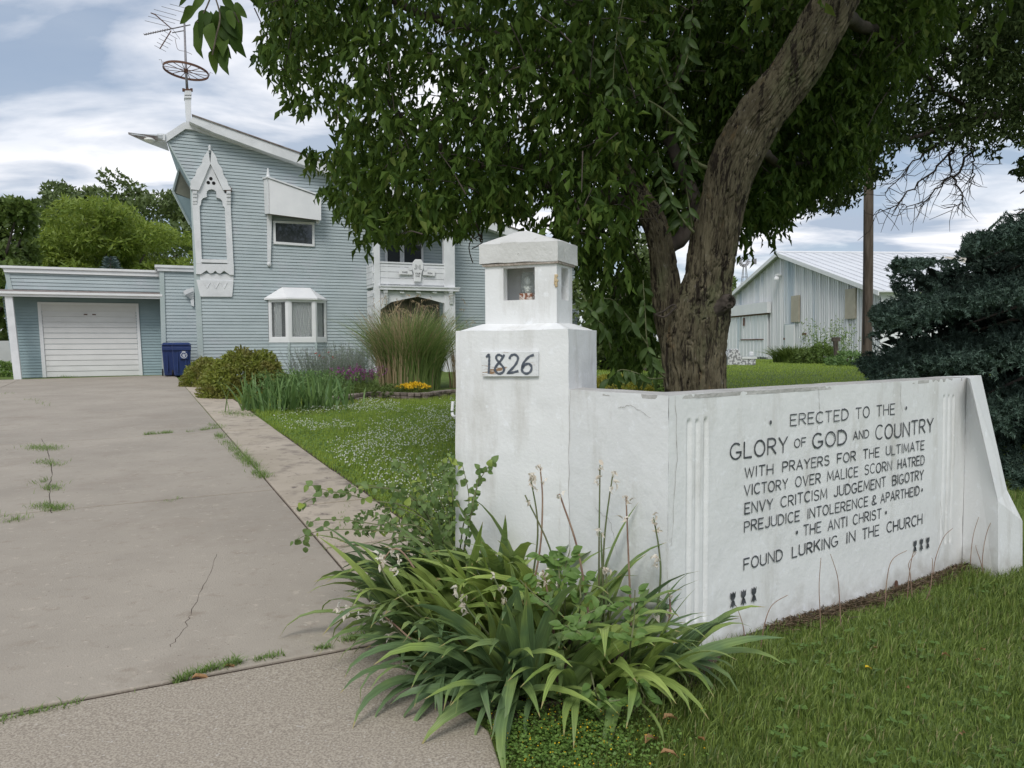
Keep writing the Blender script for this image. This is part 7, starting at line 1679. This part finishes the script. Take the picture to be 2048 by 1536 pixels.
# flower stalks with papery remains
def crumpled(n, r, seed):
    r_ = np.random.default_rng(seed); P = r_.normal(size=(n, 3)) * r * .25; D = norm(r_.normal(size=(n, 3)) + np.array([0, 0, -.9])); L_ = r * r_.uniform(.7, 1.5, n); return leaves_np(P, D, L_, L_ * .6, .5, .9, 1.2, seg=2)
FLW = []
for k in range(3): V_, F_ = crumpled(5, .028, k + 3); FLW.append(np_mesh('withered_flower', V_, F_, MT['paper']))
STK = [([(1030, 1300), (1075, 1130), (1085, 1010), (1080, 932)], [(1079, 930), (1086, 962), (1060, 960), (1064, 948)]), ([(1040, 1290), (1075, 1080), (1062, 960)], [(1062, 952), (1072, 975)]),
       ([(1130, 1320), (1110, 1130), (1050, 990)], [(1056, 1000)]), ([(1190, 1330), (1160, 1120), (1125, 1005), (1118, 988)], [(1119, 989)]), ([(1200, 1300), (1198, 1130), (1200, 930)], [(1199, 933), (1196, 962)]),
       ([(1205, 1300), (1208, 1090), (1226, 945)], [(1227, 942), (1226, 968)]), ([(1265, 1330), (1260, 1190), (1256, 1090), (1252, 992)], [(1250, 990), (1257, 1000), (1248, 1035)]), ([(1300, 1330), (1320, 1170), (1318, 1100), (1307, 1035)], [(1308, 1032), (1312, 1110), (1316, 1128), (1316, 1058)]),
       ([(1215, 1330), (1205, 1150), (1202, 1065)], [(1202, 1062), (1212, 1135)]), ([(1000, 1310), (880, 1210), (800, 1100), (760, 1130)], [(790, 1105), (762, 1110), (800, 1118)]), ([(960, 1330), (850, 1240), (780, 1170), (755, 1110)], [(758, 1112), (762, 1124), (790, 1137)]),
       ([(940, 1330), (830, 1290), (750, 1220), (680, 1215)], [(673, 1217), (692, 1218), (715, 1232), (740, 1210), (742, 1218)]), ([(930, 1340), (850, 1300), (790, 1250), (765, 1230)], [(768, 1235), (782, 1243), (780, 1270)]), ([(1090, 1345), (1000, 1290), (930, 1210), (920, 1180)], [(925, 1190), (928, 1205), (912, 1178), (930, 1215)]),
       ([(1075, 1330), (1030, 1240), (990, 1160), (985, 1150)], [(985, 1152), (1005, 1172), (1008, 1195)]), ([(1110, 1320), (1105, 1240), (1090, 1160), (1085, 1140)], [(1090, 1142), (1092, 1162), (1075, 1172), (1110, 1168), (1118, 1200)]), ([(1070, 1350), (1065, 1300), (1045, 1400), (1020, 1455)], [(1020, 1460), (1014, 1475), (1048, 1412)]),
       ([(1010, 1350), (960, 1340), (930, 1400), (900, 1445)], [(916, 1400), (895, 1452), (903, 1447)]), ([(1290, 1345), (1335, 1250), (1340, 1200), (1338, 1185)], [(1338, 1190), (1340, 1220), (1314, 1232)]), ([(1230, 1320), (1216, 1200), (1212, 1140)], [(1213, 1136)])]
for k, (P, fl_) in enumerate(STK):
    g = on_ground(*P[0]); y0 = g[1]; yw = min(y0 - .03, 9); q = [g]
    for (x, y) in P[1:]: q.append(at_y(x, y, yw - (.06 if k > 8 else 0)))
    sm = smooth_path(q, 22); MB().tube(sm, np.linspace(.0055, .003, 22), 6).build('flower_stalk', MT['stalk_green'] if k % 3 else MT['stalk'], iris, smooth=True)
    for (x, y) in fl_:
        c_ = at_y(x, y, yw - (.065 if k > 8 else .005)); o = bpy.data.objects.new('withered_flower', FLW[(k + x) % 3]); COL.objects.link(o); setM(o, iris, c_, rs.uniform(0, 6.28), rs.uniform(.55, .95), rs.gauss(0, .4))
# leafy seedling growing in the clump
peo = thing('leafy_seedling', on_ground(1130, 1300), 'light green compound leaved plant growing up through the middle of the iris clump', 'plant')
PL = [leaf_proto('leaf', MT['peony'], .52, .45, .3, .2 + .2 * k, seed=k * 5.1, wav=.1) for k in range(3)]
mb = MB(); pst = [([(1130, 1300), (1120, 1200), (1115, 1130), (1080, 1110)], 3.05), ([(1130, 1300), (1130, 1200), (1130, 1140), (1140, 1100)], 3.05), ([(1130, 1300), (1110, 1230), (1070, 1190), (1040, 1160)], 2.95), ([(1140, 1310), (1150, 1260), (1170, 1230), (1220, 1210)], 2.85), ([(1140, 1310), (1170, 1290), (1200, 1270), (1240, 1275)], 2.8),
      ([(1140, 1310), (1160, 1280), (1165, 1270), (1130, 1250)], 2.8), ([(1140, 1300), (1160, 1220), (1160, 1170), (1165, 1150)], 2.95), ([(1260, 1350), (1260, 1300), (1268, 1240), (1270, 1180)], 2.85), ([(1260, 1350), (1270, 1360), (1280, 1375), (1290, 1395)], 2.7), ([(1180, 1330), (1185, 1360), (1200, 1400), (1240, 1400)], 2.7)]
for P, Y_ in pst:
    q = smooth_path([on_ground(*P[0])] + [at_y(x, y, Y_) for x, y in P[1:]], 16); mb.tube(q, np.linspace(.004, .002, 16), 5)
    for k in range(6, 16):
        for s_ in (-1, 1):
            D = (q[k] - q[k - 1]) * 2 + np.array([s_ * .05, rs.gauss(0, .02), rs.gauss(-.01, .015)]); place('leaf', PL[k % 3], peo, q[k] + np.array([s_ * .012, 0, 0]), D, (rs.gauss(0, .3), -.7, .8), rs.uniform(.032, .058))
mb.build('stem', MT['green_twig'], peo)

# ================================================================== HEART LEAVED SHRUB BY THE PILLAR
hs_ = thing('heart_leaved_shrub', on_ground(925, 1175), 'sprawling light green shrub with heart shaped leaves reaching over the path beside the pillar', 'shrub')
HL = [leaf_proto('leaf', MT['heart'], .80, .30, .3, .3 + .2 * k, seed=k * 4.1, wav=.12) for k in range(3)]
base_h = (905, 1150)
hst = [([(905, 1150), (840, 1080), (740, 1060), (640, 1062), (592, 1080)], 3.75), ([(905, 1150), (850, 1060), (760, 1050), (690, 1040), (620, 1045), (612, 1090)], 3.85), ([(905, 1150), (840, 1030), (740, 1000), (660, 985), (600, 1010)], 3.95), ([(905, 1150), (840, 1010), (760, 975), (680, 985), (620, 970)], 4.0),
       ([(905, 1150), (860, 1040), (800, 985), (730, 970), (690, 978)], 4.05), ([(905, 1150), (880, 1040), (830, 960), (790, 925)], 4.1), ([(905, 1150), (890, 1030), (860, 960), (840, 920)], 4.1), ([(905, 1150), (900, 1020), (890, 960), (885, 925)], 4.05), ([(905, 1150), (905, 1030), (905, 960), (900, 912)], 4.08),
       ([(920, 1150), (940, 1040), (955, 970), (985, 922)], 3.72), ([(920, 1150), (935, 1060), (950, 1000), (960, 935)], 3.74), ([(905, 1150), (850, 1100), (800, 1060), (770, 1040)], 3.8), ([(905, 1150), (870, 1090), (830, 1050), (790, 1000)], 3.9), ([(905, 1150), (880, 1080), (860, 1040), (845, 1000)], 3.95), ([(915, 1150), (925, 1060), (938, 1000), (925, 930)], 3.76),
       ([(905, 1150), (885, 1090), (900, 1050), (880, 1000)], 3.9), ([(905, 1150), (860, 1090), (800, 1075), (740, 1090)], 3.7), ([(905, 1150), (870, 1060), (810, 1020), (750, 1015)], 3.9)]
mb = MB(); nh = 0
for P, Y_ in hst:
    q = smooth_path([on_ground(*P[0])] + [at_y(x, y, Y_) for x, y in P[1:]], 26); mb.tube(q, np.linspace(.0045, .0015, 26), 5); T_ = norm(np.gradient(q, axis=0))
    for k in range(7, 26):
        if nh >= 298: break
        s_ = (-1) ** k; D = T_[k] * .5 + np.array([rs.gauss(0, .4), rs.gauss(0, .3), -.35 + s_ * .5]); place('leaf', HL[k % 3], hs_, q[k] + D * .008, D, (rs.gauss(0, .5), -.9, .6 + rs.gauss(0, .3)), rs.uniform(.026, .048)); nh += 1
mb.build('stem', MT['green_twig'], hs_)
# denser small growth at its heart
HPOLY = [(690, 1060), (740, 1000), (790, 970), (850, 950), (912, 940), (912, 1160), (860, 1150), (780, 1090)]
O = canopy(150, 3.9, 4.35, HPOLY, 680, 920, 890, 1170); D = RNG.normal(size=O.shape); V_, F_ = twig_leaves(O, norm(D), RNG.uniform(.05, .12, len(O)), 4, .045, .75, hang=.3, wpos=.32, check=chk(HPOLY)); link('inner_leaves', np_mesh('inner_leaves', V_, F_, MT['heart']), hs_, kind='stuff')
# low clover like patch at the bottom of the picture
g0_ = on_ground(1120, 1500); n = 5200; P = np.stack([g0_[0] + RNG.normal(size=n) * .17, g0_[1] + RNG.normal(size=n) * .13, 0 * RNG.normal(size=n)], -1); P = P[~(on_slab(P) & (P[:, 0] < g0_[0] - .2))]; n = len(P); P[:, 2] = gz(P[:, 0], P[:, 1]) + RNG.uniform(.01, .085, n)
a_ = RNG.uniform(0, 6.28, n); V_, F_ = leaves_np(P, np.stack([np.cos(a_), np.sin(a_), RNG.uniform(-.1, .6, n)], -1), RNG.uniform(.008, .016, n), RNG.uniform(.008, .014, n), .55, .2, .2, nrm=np.array([[0, 0, 1.0]]) + RNG.normal(size=(n, 3)) * .4)
tag(link('trefoil_patch', np_mesh('trefoil_patch', V_, F_, MT['clover'])), 'low mat of tiny trefoil leaves below the iris clump', 'ground cover', kind='stuff')
k_ = RNG.choice(n, 260); flower_heads('trefoil_flowers', P[k_] + np.array([0, 0, .012]), .0035, MT['yellow_fl'], 'tiny yellow flowers on the trefoil mat', 'flowers')
# dry stems standing along the wall
DS = [[(828, 1450), (822, 1300), (818, 1180), (828, 1030)], [(938, 1420), (930, 1260), (918, 1130), (880, 1010)], [(1178, 1330), (1190, 1150), (1220, 1040), (1300, 990)], [(1300, 1275), (1312, 1130), (1332, 1010), (1352, 1000)], [(1330, 1260), (1318, 1120), (1310, 1060), (1348, 1005)], [(1400, 1275), (1430, 1190), (1440, 1060), (1436, 1030)],
      [(1445, 1140), (1455, 1040), (1500, 920), (1552, 868)], [(1650, 1110), (1650, 1020), (1665, 900), (1694, 806)], [(1716, 1130), (1715, 1020), (1745, 870), (1820, 738)], [(408, 1490), (404, 1420), (385, 1350), (362, 1290)], [(498, 1520), (520, 1390), (560, 1290), (645, 1235)], [(1725, 1130), (1700, 1040), (1680, 980), (1678, 960)], [(760, 1100), (757, 1080)]]
DSL = ['straight dry weed stalk standing below the word lurking', 'dry weed stalk curving left at its top below the word in', 'dry weed stalk bending far right towards the three right tulips', 'short dry stalk just left of the right hand tulips',
       'thin dry stalk crossing the second one under the right tulips', 'dry stalk with a tiny hook right of the right hand tulips', 'tall dry stalk arching right in front of the right flutes', 'dry stalk topped by a seed pod before the wall end buttress',
       'tallest dry stalk leaning right across the end buttress', 'short dry stalk leaning left under the left hand tulips', 'thin dry stalk arching right beside the left hand tulips', 'short thin dry stalk between the flutes and the seed pod stalk']
for P in DS[:12]:
    g = on_ground(*c6(*P[0])); q = [g] + [at_y(*c6(*p), g[1] - .01) for p in P[1:]]; sm = smooth_path(q, 20)
    o = MB().tube(sm, np.linspace(.0030, .0014, 20), 5).build('dead_weed', MT['stalk'], base=g)
    tag(o, DSL.pop(0), 'dead weed', 'dead weeds along the wall foot')
def ground_leaf(px, py, L, az, mat, label, cat='leaf', dz=.02, wd=.38):
    g = on_ground(px, py); V_, F_ = leaves_np(np.array([g + (0, 0, dz)]), np.array([[math.cos(az), math.sin(az), .12]]), L, L * wd, .45, .5, 1.0, nrm=np.array([[0.1, 0, 1.0]]), seg=2)
    o = link('fallen_leaf', np_mesh('fallen_leaf', V_, F_, mat), base=g); tag(o, label, cat)
ground_leaf(382, 1366, .085, .35, MT['brown'], 'brown curled dead leaf lying in the near driveway joint'); ground_leaf(448, 1342, .06, .2, MT['brown'], 'small orange dead leaf lying in the weedy driveway joint')
ground_leaf(1290, 1515, .10, .9, MT['brown'], 'long dry tan leaf on the grass at the bottom edge', dz=.05); ground_leaf(1325, 1465, .08, .5, MT['brown'], 'curled brown leaf lying under the iris blades', dz=.05); ground_leaf(1320, 1535, .07, .1, MT['brown'], 'pale dead leaf at the bottom edge beside the trefoil mat', dz=.05); ground_leaf(1410, 1510, .05, 2.2, MT['brown'], 'small rusty leaf in the grass right of the iris', dz=.05)
ground_leaf(1730, 1355, .035, .3, MT['yellow_fl'], 'single yellow leaf lying on the front lawn', dz=.045, wd=.6)
ground_leaf(845, 1345, .10, .2, MT['brown'], 'brown dead iris leaf on the concrete under the clump', dz=.03, wd=.2)

# ================================================================== FLOWER BED IN FRONT OF THE HOUSE
bedp = [on_ground(x, y) for x, y in ((432, 815), (520, 832), (640, 830), (700, 815), (790, 806), (900, 798), (1010, 796), (1250, 790))]
bk_ = [h3(9.5, 0, .1), h3(-.1, 0, .1)]; bp_ = MB(); pts = bedp + bk_; pts = [np.array([p[0], p[1], 0.0228 * min(p[1], 25) + .012]) for p in pts]; bp_.poly(pts); bp_.build('flower_bed_soil', MT['soil'], kind='structure')
def mound(name, label, cat, c, r, h, n, L, Wd, mat, seed, fl=None, group=None, base=None, par=None):
    r_ = np.random.default_rng(seed); t = par or thing(name, c, label, cat, group)
    u = norm(r_.normal(size=(n, 3))); u[:, 2] = np.abs(u[:, 2]) * 1.0 - .12; lump = .78 + .42 * vnoise(u[:, 0] * 2.2 + seed, u[:, 1] * 2.2, u[:, 2] * 2.2)
    P = np.array(c) + u * np.array([r, r * .9, h]) * (lump * r_.uniform(.78, 1.04, n))[:, None] + np.array([0, 0, .06]); P[:, 2] = np.maximum(P[:, 2], c[2] + .02)
    D = norm(u + r_.normal(size=(n, 3)) * .8 + np.array([0, 0, .3])); L_ = L * r_.uniform(.6, 1.3, n); V_, F_ = leaves_np(P, D, L_, L_ * Wd, .45, .4, .3, nrm=u + r_.normal(size=(n, 3)) * .5)
    link('leaves', np_mesh('leaves', V_, F_, mat), t, kind='stuff')
    mb = MB()
    for k in range(9): a = k * .7; mb.tube([np.array(c), np.array(c) + np.array([math.cos(a) * r * .4, math.sin(a) * r * .4, h * .8])], [.015, .005], 4)
    mb.build('stems', MT['twig'], t)
    return t, P
g = on_ground(497, 792); mound('clipped_shrub', 'rounded olive green shrub with bronze tips growing beside the driveway by the house', 'shrub', g, .98, 1.16, 11000, .085, .5, MT['spirea'], 3, group='shrubs by the driveway')
g = on_ground(420, 772); mound('clipped_shrub', 'smaller rounded shrub between the blue bin and the larger shrub', 'shrub', g, .66, .82, 5000, .085, .5, MT['spirea'], 5, group='shrubs by the driveway')
# bed irises: clumps of upright sword leaves
BB = [blade_proto('leaf', MT['iris_bed'], 84 - 5 * k, 8 + 12 * k, .075, k * 1.9, 8 * k, 5) for k in range(5)]
for k, (x, y, nbl, lab) in enumerate(((515, 822, 46, 'pale edged iris clump nearest the path corner of the flower bed'), (570, 826, 50, 'iris clump of upright grey green blades in the middle of the bed edge'), (625, 822, 50, 'iris clump standing next to the weedy lawn corner of the bed'), (668, 815, 40, 'low iris clump nearest the purple flower spikes'))):
    g = on_ground(x, y); t = thing('bed_iris', g, lab, 'plant', 'irises in the flower bed')
    for q_ in range(nbl):
        o = bpy.data.objects.new('leaf', rs.choice(BB)); COL.objects.link(o); setM(o, t, g + np.array([rs.gauss(0, .22), rs.gauss(0, .16), 0]), rs.uniform(0, 6.28), rs.uniform(.45, .8), rs.gauss(0, .12))
# tall ornamental grass
g = on_ground(822, 778); orn = thing('reed_grass_clump', g, 'tall clump of green reed grass mixed with dry tan stalks before the porch', 'plant')
def arc_blades(c, n, r0, H0, H1, W_, outw, mat, name, par, seed, kn=6):
    r_ = np.random.default_rng(seed); a = r_.uniform(0, 2 * math.pi, n); rr = r0 * np.sqrt(r_.random(n)); H_ = r_.uniform(H0, H1, n); o_ = outw * (rr / r0 * .8 + .25) * r_.uniform(.3, 1.3, n)
    B_ = np.array(c) + np.stack([np.cos(a) * rr, np.sin(a) * rr, 0 * a], -1); d_ = np.stack([np.cos(a + r_.normal(size=n) * .5), np.sin(a + r_.normal(size=n) * .5), 0 * a], -1); s_ = np.stack([-d_[:, 1], d_[:, 0], 0 * a], -1) + r_.normal(size=(n, 3)) * .3
    V_ = []; 
    for k in range(kn + 1):
        t = k / kn; P = B_ + d_ * (o_ * t ** 2.2 * H_)[:, None] + np.array([0, 0, 1.0]) * (H_ * (t - .28 * o_ * t ** 3))[:, None]; w_ = W_ * (1 - t ** 2 * .92); V_ += [P - s_ * w_, P + s_ * w_]
    V_ = np.stack(V_, 1).reshape(-1, 3); T = []
    for k in range(kn): T.append([2 * k, 2 * k + 1, 2 * k + 3, 2 * k + 2])
    F_ = (np.arange(n)[:, None, None] * (2 * kn + 2) + np.array(T)[None]).reshape(-1, 4); return link(name, np_mesh(name, V_, F_, mat), par, kind='stuff')
arc_blades(g, 2700, .72, 1.3, 2.2, .009, .62, MT['orn'], 'blades', orn, 4); arc_blades(g + np.array([-.2, -.25, 0]), 520, .55, 1.4, 2.3, .009, .45, MT['straw'], 'dry_stalks', orn, 6)
# drooping tan tassels
n = 60; r_ = np.random.default_rng(9); mbv = []; 
P0 = g + np.stack([r_.normal(size=n) * .5, r_.normal(size=n) * .3, r_.uniform(1.7, 2.35, n)], -1); V_, F_ = twig_leaves(P0, norm(r_.normal(size=(n, 3)) + np.array([.3, 0, -.4])), r_.uniform(.15, .3, n), 9, .07, .2, hang=1.0); link('tassels', np_mesh('tassels', V_, F_, MT['straw']), orn, kind='stuff')
g2 = on_ground(918, 775); oo = thing('dry_reed_tuft', g2, 'thin dry tan grass tuft just left of the gate pillar before the house', 'plant'); arc_blades(g2, 120, .25, .9, 1.7, .007, .35, MT['straw'], 'blades', oo, 14)
n = 26; P0 = g2 + np.stack([r_.normal(size=n) * .25, r_.normal(size=n) * .2, r_.uniform(1.2, 1.8, n)], -1); V_, F_ = twig_leaves(P0, norm(r_.normal(size=(n, 3)) + np.array([.1, 0, .6])), r_.uniform(.1, .2, n), 8, .05, .3, hang=.0); link('tassels', np_mesh('tassels', V_, F_, MT['straw']), oo, kind='stuff')
# grey airy sage, purple spikes, poppies, coreopsis
def airy(name, label, c, n, r, h, mat, flmat=None, flr=.02, fln=0, seed=1, leafL=.05):
    r_ = np.random.default_rng(seed); t = thing(name, c, label, 'plant'); a = r_.uniform(0, 6.28, n); rr = r * np.sqrt(r_.random(n)); B_ = np.array(c) + np.stack([np.cos(a) * rr, np.sin(a) * rr * .8, 0 * a], -1); T_ = B_ + np.stack([np.cos(a) * rr * .5 + r_.normal(size=n) * .08, np.sin(a) * rr * .4, h * r_.uniform(.6, 1.1, n)], -1)
    V_, F_ = tube_np([np.array([b, (b + q) / 2 + r_.normal(size=3) * .02, q]) for b, q in zip(B_, T_)], [np.array([.004, .003, .002])] * n, 3); link('stems', np_mesh('stems', V_, F_, mat), t, kind='stuff')
    m_ = n * 16; k_ = r_.integers(0, n, m_); f = r_.random(m_)[:, None] ** .8; P = B_[k_] * (1 - f) + T_[k_] * f; V_, F_ = leaves_np(P, norm(r_.normal(size=(m_, 3)) + np.array([0, 0, .3])), leafL * r_.uniform(.5, 1.3, m_), leafL * .3); link('leaves', np_mesh('leaves', V_, F_, mat), t, kind='stuff')
    if flmat is not None:
        k_ = r_.integers(0, n, fln); f = 1 - .22 * r_.random(fln)[:, None]; P = B_[k_] * (1 - f) + T_[k_] * f + r_.normal(size=(fln, 3)) * .012; V_, F_ = leaves_np(P, norm(r_.normal(size=(fln, 3)) + np.array([0, 0, .5])), flr, flr * .9, .6, .3, .2); link('flowers', np_mesh('flowers', V_, F_, flmat), t, kind='stuff')
    return t
airy('grey_sage', 'hazy grey green sage with faint mauve tips below the bay window', on_ground(655, 775), 420, .75, .95, MT['lavender'], LM('mauve', (.3, .27, .33), (.42, .38, .45)), .022, 900, 21)
airy('grey_sage', 'thin grey stemmed plant between the bay window and the tall reed grass', on_ground(705, 768), 260, .5, 1.05, MT['lavender'], LM('mauve2', (.33, .30, .36), (.42, .38, .45)), .02, 500, 22)
airy('purple_spikes', 'magenta purple flower spikes beside the foot of the tall reed grass', on_ground(715, 785), 90, .42, .58, MT['leaf_mid'], MT['purple_fl'], .034, 900, 23)
airy('leafy_perennial', 'mixed leafy green perennials behind the bed irises', on_ground(610, 795), 260, .7, .55, MT['iris_bed'], None, 0, 0, 24, .09)
airy('leafy_perennial', 'low dark green perennials along the edging stones of the bed', on_ground(745, 796), 200, .6, .28, MT['leaf_mid'], None, 0, 0, 26, .07)
g = on_ground(668, 770); pop = thing('poppy_plant', g, 'single red poppy flowers standing under the right side of the bay window', 'plant')
for (x, y, r_2) in ((667, 717, .075), (640, 712, .05), (657, 706, .045), (648, 716, .05), (632, 707, .04)):
    c_ = at_y(x, y, g[1]); V_, F_ = leaves_np(np.repeat(c_[None], 7, 0), norm(RNG.normal(size=(7, 3)) + np.array([0, -.5, .6])), r_2, r_2 * .9, .6, .4, .2); link('flower', np_mesh('flower', V_, F_, MT['red_fl']), pop)
    MB().tube([g, (g + c_) / 2 + (0.02, 0, 0), c_], .006, 4).build('stem', MT['green_twig'], pop)
g = on_ground(830, 796); cor, P = mound('coreopsis', 'mound of small yellow flowers at the edge of the lawn before the reed grass', 'plant', g, .46, .24, 2600, .05, .3, MT['leaf_mid'], 31)
k_ = P[:, 2] > g[2] + .17; Q = P[k_][:330] + np.array([0, 0, .05]); D = norm(RNG.normal(size=(len(Q) * 3, 3)) + np.array([0, -.2, .5])); V_, F_ = leaves_np(np.repeat(Q, 3, 0), D, .035, .03, .6, .2, .1); link('flowers', np_mesh('flowers', V_, F_, MT['yellow_fl']), cor, kind='stuff')
# yellow green growth and timber edging seen between pillar and trunk
g = on_ground(1235, 786); mound('golden_shrub', 'low yellow green foliage behind the wall between pillar and trunk', 'shrub', g, .85, .42, 3200, .06, .6, LM('golden_leaf', (.2, .22, .03), (.42, .38, .05), trans=.3), 33)
g = on_ground(1320, 783); mound('green_mound', 'soft green foliage mound just left of the tree trunk behind the wall', 'shrub', g, .6, .5, 2200, .07, .6, MT['weed'], 35)
ta = on_ground(1150, 787); tb_ = on_ground(1246, 787); tim = MB(); tim.prism([ta, tb_, tb_ + (0, 0, .13), ta + (0, 0, .13)], (0, .14, 0)); tag(tim.build('edging_timber', MT['wood_brown'], base=ta), 'dark reddish timber edging lying behind the wall beside the pillar', 'timber')
# edging stones
edge = thing('stone_edging', on_ground(800, 797), 'low row of flat brown stones edging the flower bed', 'edging')
ep = smooth_path([on_ground(x, y) for x, y in ((640, 812), (700, 803), (760, 797), (840, 800), (900, 793), (1000, 792))], 34)
for k in range(33):
    c_ = (ep[k] + ep[k + 1]) / 2; d_ = ep[k + 1] - ep[k]; L_ = np.linalg.norm(d_); d_ = d_ / L_; nn_ = np.array([-d_[1], d_[0], 0])
    for r_2 in range(2):
        MB().box(c_ + (0, 0, .04 + r_2 * .075) + nn_ * rs.gauss(0, .02) , d_ * L_ * (.46 + .03 * rs.random()), nn_ * .1, (0, rs.gauss(0, .004), .034)).build('stone', MT['stone'], edge, bevel=.012)
# ---- plants in front of the barn
def far(px, Y): q = at_y(px, 719, Y); q[2] = .57; return q
g = far(1590, 37.5); arcs = thing('daylily_clump', g, 'arching green leaf clump on the lawn in front of the barn door', 'plant'); arc_blades(g, 900, 1.0, .6, 1.0, .022, 1.0, MT['leaf_mid'], 'blades', arcs, 41)
g = far(1640, 35.5); mound('barn_shrub', 'low dense green shrub in front of the barn wall', 'shrub', g, 1.2, .85, 2600, .14, .6, MT['leaf_mid'], 43, group='shrubs before the barn')
g = far(1703, 31.5); mound('barn_shrub', 'light green low shrub at the foot of the utility pole', 'shrub', g, 1.0, .6, 1800, .12, .5, MT['iris_bed'], 44, group='shrubs before the barn')
airy('tall_weeds', 'tall thin weeds with pale leaves standing against the barn wall', far(1662, 34.5), 70, .9, 1.9, MT['weed'], MT['white_fl'], .06, 90, 45, .14)
g = far(1671, 33.5); st = MB(); st.tube(smooth_path([g, g + (0.02, 0, .6), g + (-.03, 0, 1.05)], 8), [.11] * 8, 8); st.box(g + (.0, 0, 1.1), (.16, 0, 0), (0, .1, 0), (0, 0, .09)); tag(st.build('gate_stump', MT['bark_dark'], base=g), 'dark knobbly wooden stump post among the weeds by the barn', 'post')
# ---- far left: pale fence wall and low plants
c_ = at_y(10, 715, 27); fw = MB(); fw.prism([at_y(-160, 740, 27.5) * (1, 1, 0) + (0, 0, .5), at_y(33, 740, 27.5) * (1, 1, 0) + (0, 0, .5), at_y(33, 740, 27.5) * (1, 1, 0) + (0, 0, 1.75), at_y(-160, 740, 27.5) * (1, 1, 0) + (0, 0, 1.75)], (0, .1, 0)); tag(fw.build('pale_fence', MT['pale_wall'], base=c_ * np.array([1, 1, 0]) + (0, 0, .56)), 'pale grey board fence left of the garage under the trees', 'fence')
g = on_ground(2, 752); mound('edge_plant', 'low green leafy plants at the left foot of the leaning garage post', 'plant', g, .9, .45, 1800, .11, .5, MT['weed'], 51)
